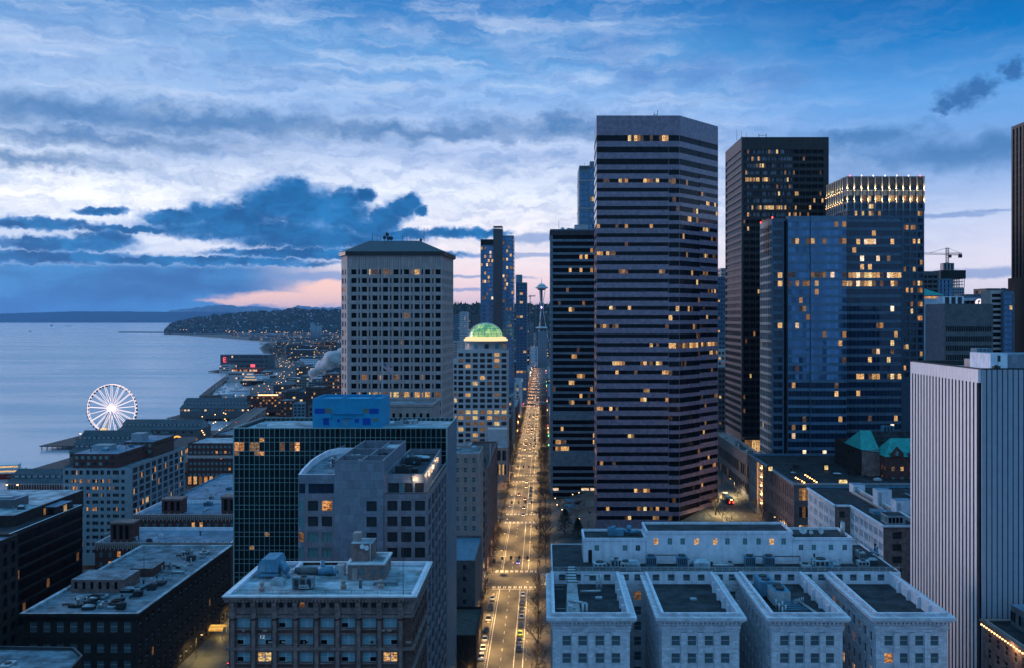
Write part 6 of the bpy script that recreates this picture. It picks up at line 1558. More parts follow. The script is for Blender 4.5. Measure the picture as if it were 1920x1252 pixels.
# art deco brick building, two crenellated blocks
def deco(name, label, px0, px1, pyt, D, depth, hrow, tower):
    x0, x1 = Xp(px0, D), Xp(px1, D); T = Zp(pyt, D)
    b = B(name, label, 'building', (x0 + x1) / 2, D + depth / 2, -9)
    W = x1 - x0; nC = int(W / 3.4)
    b.face((x0, D), (x1, D), -9, T - 1.2, ncols(W, nC, 1.5, .6), nrows(T - 3.6, 3.9, 2.2, -6), 'brick_red', g='g_sash', dep=.4, style='sash', lit=(.12, .3, .06), lm=('l_org', 'l_warm'))
    b.face((x1, D), (x1, D + depth), -9, T - 1.2, ncols(depth, 6, 1.5, .6), nrows(T - 3.6, 3.9, 2.2, -6), 'brick_red', g='g_dark', dep=.4, lit=(.02, 0, 0)); b.plain((x1, D + depth), (x0, D + depth), -9, T - 1.2, 'brick_red'); b.plain((x0, D + depth), (x0, D), -9, T - 1.2, 'brick_red')
    fr = rect(x0, D, x1, D + depth); b.band(fr, T - 1.3, T - .2, .25, 'stone_mauve'); b.parapet(fr, T - .2, T - 1.6, .5, 'white_wall', 'roof_blue')
    cr = MB(); i = 0; x = x0
    while x < x1 - .5:
        cr.box(x, D - .45, T - 2.4 - (i % 2) * .7, x + .42, D - .26, T + .2 + (i % 3 == 0) * .45, 'stone_pink'); x += .85; i += 1
    b.part('crenellation', cr)
    for (q0, q1, y_, h) in tower: mb = MB(); mb.box(Xp(q0, y_), y_, T - 1.6, Xp(q1, y_), y_ + 7, T + h, 'brick_red', top='roof_grey'); mb.box(Xp(q0, y_) - .3, y_ - .3, T + h - .5, Xp(q1, y_) + .3, y_ + 7.3, T + h + .15, 'stone_mauve'); [mb.box(Xp(q0 + w_, y_), y_ - .1, T, Xp(q0 + w_ + 6, y_), y_ - .03, T + h - 1, 'g_black') for w_ in (5, 17, 28) if q0 + w_ + 6 < q1]; b.part('stair_tower', mb)
    b.clutter(x0 + 2, x1 - 2, D + 2, D + depth - 2, T - 1.6, 6, int(D)); b.finish()
deco('crenellated_front_block', 'red brick block with a crenellated stone parapet, just behind the dark corner block', 178, 433, 1016, 396, 30, 0, ((207, 248, 402, 6.5),))
deco('crenellated_rear_block', 'taller red brick block with crenellated parapet and two orange lit windows, behind its lower twin', 250, 445, 963, 432, 34, 0, ((303, 340, 440, 5.0), (415, 440, 440, 6.0)))

# pale cream block with brick attic
D = 480; x0, x1 = Xp(118, D), Xp(246, D); T = Zp(878, D); YB = x1 * F / (347 - VX)
b = B('cream_office_block', 'pale blue-grey office block with grouped windows and a dark brick attic', 'building', (x0 + x1) / 2, 518, -9)
W = x1 - x0; cs = []
for c in (125, 139, 152, 165, 178.5, 191.5, 203.5, 217, 230.5):
    q = Xp(c, D) - x0; hw = 1.45 if c in (139, 178.5, 217) else .8; cs.append((q - hw, q + hw))
b.face((x0, D), (x1, D), -9, T, cs, nrows(Zp(898, D), 3.38, 1.6, -6) + [(Zp(889, D), Zp(881, D))], 'cream', g='g_black', dep=.3, lit=(.03, .35, .25), lm=('l_dim', 'l_org'), pane=.8, style='mull', fm='cream')
Z2 = T + 1.4
b.face((x1, D), (x1, YB), -9, Z2, ncols(YB - D, 9, 5.6, 1.0), nrows(Z2 - 1.5, 3.4, 2.6, -6), 'cream', g='g_bluedk', dep=.3, lit=(.03, .3, .08), lm=('l_yel', 'l_org'), pane=1.4)
b.plain((x1, YB), (x0, YB), -9, Z2, 'cream'); b.plain((x0, YB), (x0, D), -9, Z2, 'cream'); b.roof.poly([(x0, D, T - .1), (x1, D, T - .1), (x1, YB, T - .1), (x0, YB, T - .1)], 'roof_grey'); b.trim.box(x1 - .5, D + .5, T, x1 - .01, YB, Z2, 'cream')
b.trim.box(Xp(318, 530), 528, T - .2, x1 - .02, 537, T + 8, 'cream') if False else None
at = MB(); a0, a1 = x0 + 3.5, x1 - 3.6
def attic(px0, px1, y0, y1, zt, m_='brick_red'):
    mb = MB(); xa, xb = px0, px1; mb.box(xa, y0, T - .1, xb, y1, zt, m_, top='roof_blue'); b.part('attic', mb); mb = MB(); x = xa + 1
    while x < xb - 2:
        mb.box(x, y0 - .06, zt - 2.6, x + 1.5, y0 - .02, zt - 1.1, 'g_teal' if int(x) % 3 else 'g_dark'); mb.box(x, y0 - .06, zt - 5.6, x + 1.5, y0 - .02, zt - 4.1, 'g_teal' if int(x) % 2 else 'g_dark'); x += 2.9
    y = y0 + 1
    while y < y1 - 2: mb.box(xb + .02, y, zt - 2.6, xb + .06, y + 1.4, zt - 1.1, 'g_dark'); y += 3.2
    b.parts('attic_window', mb)
attic(a0, a1 - 4, 483, 516, T + 6.8); attic(a0 + 10, a1 - 1, 518, 548, T + 8.2, 'brick_brown'); mb = MB(); mb.box(a0 + 12, 522, T + 8.2, a0 + 18, 530, T + 12, 'cream'); mb.box(a0 + 4, 495, T + 6.8, a0 + 13, 502, T + 9.4, 'cream'); b.part('penthouse', mb)
b.clutter(a0 + 1, a1 - 5, 485, 514, T + 6.8, 14, 91); b.finish()

# dark glass block with pale roofs, far left
X1 = -191; T = 110 - 350 * 411 / F
b = B('dark_glass_block', 'nearly black glass block with pale stepped roofs and a railed deck, left edge', 'building', -215, 385, -10)
kw = dict(g='g_black', dep=.3, pane=2.2, lit=(.015, .1, .03), lm=('l_dim', 'l_org'), style='mull', fm='metal_dark')
b.face((X1, 345), (X1, 412), -10, T, [(.3, 66.7)], nrows(T - 1.6, 4.3, 3.4, -6), 'brick_dark', name='glass_band', **kw)
b.face((-245, 345), (X1, 345), -10, T, [(.3, 53.7)], nrows(T - 1.6, 4.3, 3.4, -6), 'brick_dark', name='glass_band', **kw)
b.plain((X1, 412), (-245, 412), -10, T, 'brick_dark'); b.plain((-245, 412), (-245, 345), -10, T, 'brick_dark'); b.parapet(rect(-245, 345, X1, 412), T, T - .8, .5, 'white_wall', 'roof_dark')
mb = MB(); mb.box(-262, 372, T - 4, -198, 428, T + 3.4, 'brick_dark', top='roof_pale'); b.part('upper_storey', mb)
mb = MB(); mb.box(-228, 386, T + 3.4, -205, 396, T + 6.8, 'conc_dark', top='roof_blue'); mb.box(-226, 388, T + 6.8, -207, 394, T + 6.85, 'metal_dark'); mb.box(-214, 389, T + 6.86, -208, 391, T + 7.3, 'metal'); b.part('plant_room', mb)
mb = MB(); mb.box(-206, 394, T - .8, -193, 408, T + 2.4, 'brick_dark', top='roof_blue')
for i in range(4): mb.box(-205.5 + i * 3.1, 393.93, T - .5, -203.4 + i * 3.1, 393.98, T + 1.9, ('l_org', 'g_dark', 'l_warm', 'g_dark')[i])
for i in range(3): mb.box(-192.98, 396 + i * 4, T - .5, -192.93, 398.6 + i * 4, T + 1.9, ('g_dark', 'l_yel', 'g_dark')[i])
b.part('roof_lounge', mb)
mb = MB(); x = -232
while x < -198: mb.tube((x, 427, T + 3.4), (x, 427, T + 6), .06, None, 'metal', 4); x += 1.1
mb.tube((-232, 427, T + 6), (-198, 427, T + 6), .08, None, 'metal', 4); b.part('railing', mb)
b.clutter(-255, -232, 376, 424, T + 3.4, 10, 95); b.clutter(-204, -198, 376, 386, T + 3.4, 3, 96); b.finish()
b = simple('dark_low_block', 'dark low block with a blue-edged roof behind the near black glass block', -188, -176, 425, 445, -9, 18, 'cream', 'building', 2, 4.2, 6, 3.5, 'g_dark', (0, 0, 0)); b.finish()
b = simple('far_left_dark_block', 'very dark block with a flat blue roof cut by the left edge', -182, -158.5, 268, 300, -9, Zp(1000, 300), 'brick_dark', 'building', 5, 2.4, 4, 2.4, 'g_black', (.01, .1, .04), 'roof_blue', lm=('l_dim', 'l_org')); b.finish()
# low curved-roof block in the bottom left corner
b = B('curved_roof_block', 'low dark block with a grey curved-edged roof, bottom left corner', 'building', -128, 232, -9)
zt = 27.5; pl = [(-160, 195), (-112, 195), (-111, 232), (-113, 244), (-118, 250), (-160, 252)]
for p0, p1 in zip(pl, pl[1:] + pl[:1]): b.plain(p0, p1, -9, zt, 'blackish')
b.parapet(pl, zt, zt - .8, .5, 'metal_dark', 'roof_grey'); b.clutter(-150, -120, 232, 246, zt - .8, 6, 97); b.finish()

# low teal roofed hall right of the cream block
zt = 7.2; y0, y1 = (CH - zt) * F / (938 - HY), (CH - zt) * F / (887 - HY)
b = B('flat_hall', 'low hall with a broad teal-grey roof crowded with ducts, right of the cream block', 'building', -190, 610, -9)
fr = [(Xp(312, y0), y0), (-165, y0), (-165, y1), (Xp(312, y0), y1)]
for p0, p1 in zip(fr, fr[1:] + fr[:1]): b.plain(p0, p1, -9, zt, 'brick_red')
b.parapet(fr, zt, zt - .8, .5, 'roof_blue', 'roof_blue'); b.clutter(-205, -172, y0 + 4, y1 - 8, zt - .8, 22, 98, ('metal', 'white_paint', 'metal_blue')); b.finish()
D = 715; b = simple('brick_warehouse', 'red brick warehouse with a warm lit ground floor beyond the teal-roofed hall', Xp(352, D), Xp(452, D), D, D + 40, -10, Zp(830, D), 'brick_red', 'building', 12, 1.8, 4, 1.9, 'g_teal', (.03, .2, .05), 'roof_pale', lm=('l_org',), style='sash'); b.band(rect(Xp(352, D), D, Xp(452, D), D + 40), Zp(858, D), Zp(853, D), .9, 'conc')
mb = MB()
for i in range(9): mb.box(Xp(353 + i * 10, D) , D - .06, -9, Xp(353 + i * 10 + 6, D), D - .02, -3.5, ('l_org', 'l_warm', 'l_dim')[i % 3])
b.parts('shopfront', mb); b.finish()
D = 800; b = simple('purple_brick_block', 'dark red block with a skylit roof beside the elevated road', Xp(398, D), Xp(450, D), D, D + 60, -10, Zp(815, D), 'brick_red', 'building', 7, 1.6, 4, 2, 'g_dark', (.1, .2, .1), 'roof_grey'); b.clutter(Xp(400, D), Xp(440, D), D + 5, D + 50, Zp(815, D) - .8, 7, 99); b.finish()
# ---------------------------------------------------------------- waterfront
def path_boxes(mb, pts, w, z0, z1, m_, top=None):
    for (x0, y0), (x1, y1) in zip(pts, pts[1:]):
        d_ = Vector((x1 - x0, y1 - y0)).normalized(); nn = Vector((-d_.y, d_.x)) * w / 2
        mb.prism([(x0 - nn.x, y0 - nn.y), (x0 + nn.x, y0 + nn.y), (x1 + nn.x, y1 + nn.y), (x1 - nn.x, y1 - nn.y)][::-1], z0, z1, m_, top)
t_ = thing('elevated_road', 'double-deck concrete elevated road running along the waterfront', 'viaduct', (-285, 900, -13))
vp = [(-262, 640), (-270, 760), (-292, 900), (-318, 1060), (-335, 1180)]
mb = MB(); path_boxes(mb, vp, 13, 3.0, 4.2, 'conc', 'asphalt'); path_boxes(mb, vp, 13, -3.2, -2.2, 'conc_dark'); mb.build('deck', t_)
mb = MB()
for (x0, y0), (x1, y1) in zip(vp, vp[1:]):
    k_ = max(2, int(math.dist((x0, y0), (x1, y1)) / 18))
    for i in range(k_):
        f = (i + .5) / k_; x, y = x0 + (x1 - x0) * f, y0 + (y1 - y0) * f
        for s2 in (-5.6, 5.6): mb.box(x + s2 - .6, y - .6, -13, x + s2 + .6, y + .6, 3, 'conc')
mb.build_each('column', t_)
mb = MB()
for s2 in (-6.4, 6.4): path_boxes(mb, [(x + s2, y) for x, y in vp], .3, 4.2, 5.1, 'conc')
mb.build('barrier', t_)

def pier(name, label, px0, px1, y0, y1, skew=0.0):
    x0, x1 = px0, px1
    t_ = thing(name, label, 'pier', ((x0 + x1) / 2, (y0 + y1) / 2, -16)); mb = MB()
    mb.prism([(x0 + skew, y0), (x1, y0), (x1, y1), (x0 + skew, y1)], -13.2, -12.2, 'wood', 'pier_deck'); mb.build('deck', t_)
    mb = MB(); x = x0 + 2 + skew
    while x < x1:
        for y in (y0 + .6, (y0 + y1) / 2, y1 - .6): mb.tube((x, y, -17), (x, y, -13.2), .5, None, 'wood', 6, False)
        x += 5
    mb.build_each('piling', t_); return t_
def shed(name, label, x0, x1, y0, y1, h, ridge_h, m_='shed', mono=True, lit_front=None, clere=True, group=None):
    """long pier shed, ridge running along x, with a raised monitor roof"""
    t_ = thing(name, label, 'shed', ((x0 + x1) / 2, (y0 + y1) / 2, -12.2), group); z0 = -12.2; ym = (y0 + y1) / 2
    mb = MB()
    for p0, p1 in (((x0, y0), (x1, y0)), ((x1, y0), (x1, y1)), ((x1, y1), (x0, y1)), ((x0, y1), (x0, y0))): mb.poly([(*p0, z0), (*p1, z0), (*p1, z0 + h), (*p0, z0 + h)], 'conc_dark' if m_ in ('shed', 'cream') else m_)
    hh = ridge_h * .45; q0, q1 = y0 + (ym - y0) * .5, y1 - (ym - y0) * .5
    for xx in (x0, x1): mb.poly([(xx, y0, z0 + h), (xx, y1, z0 + h), (xx, q1, z0 + h + hh), (xx, q0, z0 + h + hh)], 'cream'); mb.poly([(xx, q0, z0 + h + hh), (xx, q1, z0 + h + hh), (xx, q1, z0 + h + hh + 1.6), (xx, ym, z0 + h + ridge_h + 1.6), (xx, q0, z0 + h + hh + 1.6)], 'cream')
    mb.build('wall', t_)
    mb = MB(); o = .8
    mb.poly([(x0 - o, y0 - o, z0 + h - .3), (x1 + o, y0 - o, z0 + h - .3), (x1 + o, q0, z0 + h + hh), (x0 - o, q0, z0 + h + hh)], 'shed'); mb.poly([(x0 - o, q1, z0 + h + hh), (x1 + o, q1, z0 + h + hh), (x1 + o, y1 + o, z0 + h - .3), (x0 - o, y1 + o, z0 + h - .3)], 'shed')
    mb.poly([(x0 - o, q0 - o * .5, z0 + h + hh + 1.5), (x1 + o, q0 - o * .5, z0 + h + hh + 1.5), (x1 + o, ym, z0 + h + ridge_h + 1.7), (x0 - o, ym, z0 + h + ridge_h + 1.7)], 'shed'); mb.poly([(x0 - o, ym, z0 + h + ridge_h + 1.7), (x1 + o, ym, z0 + h + ridge_h + 1.7), (x1 + o, q1 + o * .5, z0 + h + hh + 1.5), (x0 - o, q1 + o * .5, z0 + h + hh + 1.5)], 'shed')
    mb.build('roof', t_)
    mb = MB(); x = x0 + 1
    while x < x1 - 3:
        mb.box(x, q0 - .05, z0 + h + hh + .1, x + 3, q0 - .01, z0 + h + hh + 1.3, 'sash')
        if RN.random() < .75: mb.box(x, y0 - .06, z0 + h - 3.6, x + 2.6, y0 - .02, z0 + h - 1.6, RN.choice(('l_whi', 'l_warm', 'g_teal', 'l_dim')) if lit_front else RN.choice(('g_teal', 'g_dark')))
        x += 4.2
    mb.build_each('window', t_); return t_
pier('wheel_pier', 'dark timber pier under the big lit wheel', -484, -345, 955, 1085)
# the wheel's own shed and the near piers, mostly roofs seen from above
shed('pier_shed', 'long dark pier shed right beside the lit wheel, seen roof on', -432, -352, 1012, 1052, 9, 7, 'shed')
pier('near_pier', 'nearer timber pier with two dark gabled sheds, left of the cream block', -416, -345, 770, 905)
shed('pier_shed', 'gabled pier shed with a white clerestory strip, front one left of the cream block', -398, -350, 835, 868, 10, 7, 'shed'); shed('pier_shed', 'gabled pier shed with higher roof behind the front one, left of the cream block', -408, -350, 872, 900, 12, 9, 'shed')
pier('left_pier', 'low dark timber pier with brown sheds at the left edge', -376, -345, 640, 725)
shed('pier_shed', 'brown pier shed nearest the left edge, above the pale roofs', -372, -330, 690, 722, 8, 6, 'brick_red')
mb = MB(); tp = [(Xp(5, 760), 735, -16)]
def boat(name, label, x, y, L_, W_, H_, rot, m_='white_paint', cat='boat', group=None, decks=2, mast=False, z=-16.0, lights=False):
    t_ = thing(name, label, cat, (x, y, z), group); t_.rotation_euler[2] = rot; ORG[t_.name] = (0, 0, 0)
    mb = MB(); pl = [(-L_ / 2, -W_ / 2), (L_ * .25, -W_ / 2), (L_ / 2, 0), (L_ * .25, W_ / 2), (-L_ / 2, W_ / 2)]; pb = [(a * .93, c * .75) for a, c in pl]
    mb.prism(pb, -.3, H_ * .35, m_, 'pier_deck', b=pl); mb.build('hull', t_)
    for i in range(decks):
        s2 = .62 - i * .18; mb = MB(); zz = H_ * (.35 + .3 * i); mb.box(-L_ * s2 / 2 - L_ * .08, -W_ * .36, zz, L_ * s2 / 2 - L_ * .08, W_ * .36, zz + H_ * .28, 'white_paint')
        mb.box(-L_ * s2 / 2 - L_ * .08 + .2, -W_ * .36 - .04, zz + H_ * .1, L_ * s2 / 2 - L_ * .08 - .2, -W_ * .36 - .01, zz + H_ * .2, 'l_warm' if lights else 'g_dark'); mb.build('cabin', t_)
    if mast: mb = MB(); mb.tube((0, 0, H_ * .4), (0, 0, H_ * .4 + L_ * .95), .12, .06, 'white_paint', 4); mb.tube((0, 0, H_ * .8), (-L_ * .4, 0, H_ * .8), .1, None, 'white_paint', 4); mb.build('mast', t_)
    return t_
boat('ferry_boat', 'white and red tour boat moored at the left edge behind the brown shed', Xp(20, 785), 785, 46, 12, 12, .25, 'red_paint', 'ferry', decks=2, lights=True)
boat('work_boat', 'small white boat with a blue cabin at the left edge, above the pale roofs', -405, 640, 24, 7, 9, .1, 'white_paint', 'boat'); boat('motor_boat', 'white motor boat moored between two pier sheds', Xp(128, 800), 752, 14, 4.5, 4, .2, 'white_paint', decks=1)
boat('barge', 'long low barge far out on the bay', Xp(127, 14500), 14500, 110, 20, 14, 0, 'blackish', 'ship', decks=0); boat('tugboat', 'tiny dark tugboat ahead of the barge far out on the bay', Xp(97, 14500), 14500, 36, 14, 34, 0, 'blackish', 'ship', decks=1); boat('fishing_boat', 'tiny lone boat nearer than the barge on the bay', Xp(57, 9000), 9000, 20, 7, 14, 0, 'blackish', 'boat', decks=1)

# ferris wheel
D = 1040; cx, cz, R0 = Xp(210, D), Zp(765, D), 45 * D / F
t_ = thing('ferris_wheel', 'big ferris wheel glowing white on the pier', 'ferris wheel', (cx, D, -12.2))
mb = MB(); K = 84
for yy, rr_ in ((D - 1.6, R0), (D + 1.6, R0), ):
    for i in range(K): a, a2 = 2 * math.pi * i / K, 2 * math.pi * (i + 1) / K; mb.tube((cx + rr_ * math.cos(a), yy, cz + rr_ * math.sin(a)), (cx + rr_ * math.cos(a2), yy, cz + rr_ * math.sin(a2)), .36, None, 'wheel_light', 5, False)
mb.build('rim', t_)
for i in range(21):
    a = 2 * math.pi * (i + .3) / 21; mb = MB()
    for s2 in (-1, 1):
        p0, p1 = Vector((cx + 2 * math.cos(a), D + s2 * 2.6, cz + 2 * math.sin(a))), Vector((cx + R0 * math.cos(a), D + s2 * 1.6, cz + R0 * math.sin(a))); mb.tube(p0, p1, .27, .24, 'wheel_light', 4, False)
    mb.build('spoke', t_)
mb = MB(); mb.tube((cx, D - 4, cz), (cx, D + 4, cz), 2.3, None, 'hub_light', 16); mb.tube((cx, D - 4.3, cz), (cx, D - 4, cz), 3.4, None, 'hub_light', 16); mb.build('hub', t_)
gp = None
for i in range(42):
    a = 2 * math.pi * i / 42; x, z = cx + (R0 + .5) * math.cos(a), cz + (R0 + .5) * math.sin(a)
    mb = MB(); mb.prism([(x - .95, D - .9), (x + .95, D - .9), (x + .95, D + .9), (x - .95, D + .9)], z - 2.3, z - .7, 'blackish', b=[(x - 1.1, D - .9), (x + 1.1, D - .9), (x + 1.1, D + .9), (x - 1.1, D + .9)]); mb.box(x - .9, D - .8, z - .7, x + .9, D + .8, z - .45, 'blackish')
    mb.build('gondola', t_)
mb = MB()
for s2 in (-1, 1):
    for sx_ in (-1, 1): mb.tube((cx, D + s2 * 3.6, cz), (cx + sx_ * 13, D + s2 * 9, -12.2), .6, .8, 'white_paint', 8)
mb.build('leg', t_)
mb = MB(); mb.box(cx - 15, D - 9, -12.2, cx + 9, D + 7, -8.5, 'cream', top='l_yel'); mb.box(cx - 8, D - 8, -8.5, cx - 3, D - 4, -4, 'l_yel'); mb.build('boarding_platform', t_)
# lit arch and lit shed face beside the elevated road
t_ = thing('lit_arch', 'glowing orange arch sign beside the elevated road', 'arch', (Xp(332, 900), 900, -6)); mb = MB(); xA, zA = Xp(332, 900), Zp(826, 900); glow('neon_orange', (1, .45, .08), 1.2)
for i in range(14):
    a, a2 = math.pi * (i - 1) / 12, math.pi * i / 12; mb.tube((xA + 4.5 * math.cos(a), 900, zA + 4.2 * math.sin(a)), (xA + 4.5 * math.cos(a2), 900, zA + 4.2 * math.sin(a2)), .75, None, 'neon_orange', 6)
mb.build('arch_tube', t_); mb = MB(); mb.box(xA - 1, 900.5, -6, xA + 1, 901, zA + 3.0, 'leaf_dark'); mb.build('arch_post', t_)
t_ = thing('lit_facade_hall', 'long hall whose side wall glows orange beside the elevated road', 'building', (-290, 850, -13)); mb = MB()
pA, pB = Vector((Xp(338, 790), 790)), Vector((Xp(371, 905), 905)); zt = Zp(835, 790); dd = (pB - pA).normalized(); nn = Vector((-dd.y, dd.x)) * 16
mb.prism([tuple(pA), tuple(pB), tuple(pB + nn), tuple(pA + nn)], -13, 2.5, 'shed', 'roof_dark'); mb.build('wall', t_); mb = MB(); sd_ = Vector((dd.y, -dd.x)) * .15
for i in range(12):
    f0, f1 = i / 12 + .008, (i + 1) / 12 - .02; q0, q1 = pA + (pB - pA) * f0 + sd_, pA + (pB - pA) * f1 + sd_; mb.poly([(q0.x, q0.y, -10), (q1.x, q1.y, -10), (q1.x, q1.y, 1.6), (q0.x, q0.y, 1.6)], 'l_org')
mb.build('lit_bay', t_)

# middle piers
D = 1225; pier('market_pier', 'dark timber pier carrying a long lit shed, beyond the wheel', Xp(315, D), Xp(462, D), D - 4, D + 110)
shed('pier_shed', 'long pier shed with skylights and white lettering lights, beyond the lit wheel', Xp(333, D), Xp(458, D), D + 8, D + 60, 11, 9, 'cream', lit_front=True)
pier('breakwater_pier', 'narrow empty grey pier between the long lit shed and the marina', Xp(379, 1460), Xp(470, 1460), 1440, 1468)
t_ = thing('marina_breakwater', 'angled breakwater walkway closing the marina', 'breakwater', (Xp(410, 1700), 1700, -16)); mb = MB()
path_boxes(mb, [(Xp(381, 1560), 1560), (Xp(392, 1750), 1780), (Xp(418, 2050), 2080)], 12, -17, -11.5, 'wood', 'pier_deck'); path_boxes(mb, [(Xp(381, 1560), 1562), (Xp(424, 1590), 1590)], 10, -17, -11.5, 'wood', 'pier_deck'); mb.build('walkway', t_)
pb = boat('sailboat', 'small white boat moored in the marina', Xp(420, 1700), 1700, 11, 3.4, 3.6, 1.5, group='boats moored in the marina', decks=1, mast=True)
r6 = random.Random(6)
for i in range(24):
    c = copy_tree(pb); y = r6.uniform(1610, 1840); c.location = (Xp(r6.uniform(400, 452), y), y, -16); c.rotation_euler[2] = 1.57 + r6.uniform(-.2, .2)
# far piers with the red letter sign
def flat_hall(name, label, px0, px1, y0, dy, z1_, m_, top, bands=2, lt=.3, cat='building', z0=-12.2):
    a, c = Xp(px0, y0), Xp(px1, y0); t_ = thing(name, label, cat, ((a + c) / 2, y0 + dy / 2, z0)); mb = MB(); mb.box(a, y0, z0 - 4, c, y0 + dy, z1_, m_, top=top); mb.build('wall', t_)
    for i in range(bands):
        mb = MB(); h = (z1_ - z0) / bands; x = a + 1
        while x < c - 4:
            if RN.random() < .85: mb.box(x, y0 - .25, z0 + h * i + h * .35, x + 3.4, y0 - .05, z0 + h * i + h * .75, RN.choice(('l_warm', 'l_whi', 'l_org')) if RN.random() < lt else 'g_dark')
            x += 4.4
        mb.build_each('window', t_)
    return t_
pier('far_pier', 'far timber pier carrying the blue-roofed white hall and the checkered hall', Xp(411, 2380), Xp(505, 2380), 2300, 2520)
flat_hall('blue_roofed_hall', 'long white waterfront hall under a flat blue roof, with a red letter sign', 413, 503, 2420, 60, Zp(664, 2420), 'conc_dark', 'blue_spandrel', 3, .15)
flat_hall('checkered_hall', 'grey pier hall with a checkered end, in front of the blue-roofed hall', 411, 432, 2290, 40, Zp(684, 2290), 'conc', 'roof_grey', 3, .1); flat_hall('red_roofed_hall', 'low dark red waterfront hall in front of the blue-roofed hall', 434, 485, 2230, 50, Zp(690, 2230), 'red_paint', 'brick_red', 1, .5)
D = 2405; t_ = thing('letter_sign', 'tall glowing red letter E sign on the waterfront hall', 'sign', (Xp(421, D), D, Zp(677, D))); glow('neon_red', (1, .08, .12), 1.6); text_on(t_, 'E', Xp(418, D), D - 1, Zp(678, D), 17, 'neon_red', 'letter')
t_ = thing('red_sign', 'small pinkish red lit sign under the letter sign', 'sign', (Xp(475, 2230), 2225, Zp(685, 2230))); mb = MB(); mb.box(Xp(471, 2230), 2225, Zp(687, 2230), Xp(479, 2230), 2226, Zp(682, 2230), 'neon_red'); mb.build('sign_face', t_)
flat_hall('aquarium_hall', 'grey hall with a rounded roof between marina and shore road', 424, 460, 1960, 30, Zp(697, 1960), 'conc', 'roof_blue', 2, .1)
boat('dinner_cruiser', 'large moored cruise boat with warm lit decks beside the shore road', Xp(479, 1900), 1880, 44, 14, 17, 0, 'brick_dark', 'boat', decks=3, z=-14, lights=True)
shp = [(-345, 1180), (-420, 1400), (-520, 1700), (-575, 1950), (-660, 2300), (-790, 2700), (-980, 3300)]
sh2 = [(x + 30, y) for x, y in shp]; mb = MB(); path_boxes(mb, sh2, 22, -13.2, -12.6, 'asphalt'); tag(mb.build('shore_road'), kind='structure')

# ---------------------------------------------------------------- district beyond: hand placed blocks, then the far mass
def fb(px0, px1, pyt, D, m_, label, dy=30, z0=-8, lt=(.08, .3, .3), cols=6, name='apartment_building', g='g_dark', roof='roof_grey', lm=('l_warm', 'l_org', 'l_dim'), pitch=3.4, k=2, ww=None):
    a, c = Xp(px0, D), Xp(px1, D); b = simple(name, label, a, c, D, D + dy, z0, Zp(pyt, D), m_, 'building', cols, ww or (c - a) / cols * .55, pitch, 1.8, g, lt, roof, lm=lm, k=k); return b.finish()
fb(463, 520, 741, 1250, 'brick_red', 'apartment block with rows of warm lit rooms and orange lamps on its roof edge', 40, -8, (.35, .2, .3), 10)
fb(520, 549, 750, 1180, 'brick_brown', 'narrow brick block right of the warm lit apartments', 30, -8, (.3, .2, .2), 5); fb(549, 573, 755, 1050, 'panel_teal', 'small teal block with two windows left of the smoking chimney', 25, -6, (0, 0, 0), 3)
t_ = thing('roof_lamps', 'row of orange lamps along the roof edge of the lit apartment block', 'lamps', (Xp(490, 1249), 1249, Zp(741, 1249)))
for i in range(14): mb = MB(); x = Xp(484 + i * 2.7, 1249); mb.box(x, 1248.5, Zp(741, 1249) + .2, x + 1.2, 1249.3, Zp(741, 1249) + 1.3, 'bulb'); mb.build('lamp', t_)
fb(573, 606, 725, 900, 'brick_brown', 'brown roofed block at the foot of the steam plume', 34, -5, (.05, .2, .1), 7, k=5); fb(604, 642, 700, 960, 'stone_mauve', 'stepped brown block with round dormers right of the steam plume', 40, -5, (.08, .2, .25), 8, k=6); fb(578, 641, 760, 700, 'conc_dark', 'dark lower block hidden behind the teal grid building', 30, -5, (.05, .2, .1), 9)
t_ = thing('steam_stack', 'slim pale chimney from which steam rises', 'chimney', (Xp(577, 930), 930, 0)); mb = MB(); mb.tube((Xp(577, 930), 930, -5), (Xp(577, 930), 930, Zp(716, 930)), 1.0, .8, 'stone_pink', 12); mb.build('shaft', t_)
fb(562, 592, 672, 2300, 'white_wall', 'white block with green-tinted window bands beyond the parking lots', 60, -8, (.0, .2, .1), 9, pitch=5); fb(546, 562, 678, 2100, 'cream', 'small pale block left of the white banded block', 40, -8, (.1, .2, .2), 5)
fb(590, 600, 641, 3000, 'brick_brown', 'dark red brick block with orange lit rooms at the foot of the far hill', 60, -5, (.5, .2, .4), 5, lm=('l_org',)); fb(606, 626, 640, 3300, 'brick_dark', 'dark far block with a cluster of orange lit rooms', 60, -5, (.3, .3, .5), 6, lm=('l_org',))
for i, (a, c, py, D) in enumerate(((582, 589, 607, 5200), (589, 593, 611, 5250), (594, 603, 613, 5300))):
    x0, x1 = Xp(a, D), Xp(c, D); t_ = thing('grain_elevator', ('tallest tower of the pale grain elevator on the far shore', 'slim middle bin of the grain elevator on the far shore', 'lower right silo group of the grain elevator')[i], 'silo', ((x0 + x1) / 2, D, -10)); mb = MB(); k_ = 3
    for j in range(k_): w = (x1 - x0) / k_; mb.tube((x0 + w * (j + .5), D, -10), (x0 + w * (j + .5), D, Zp(py, D)), w * .52, None, 'cream', 12)
    mb.box(x0 + 1, D - 3, Zp(py, D), x1 - 1, D + 3, Zp(py, D) + 5, 'cream'); mb.build('silo', t_)

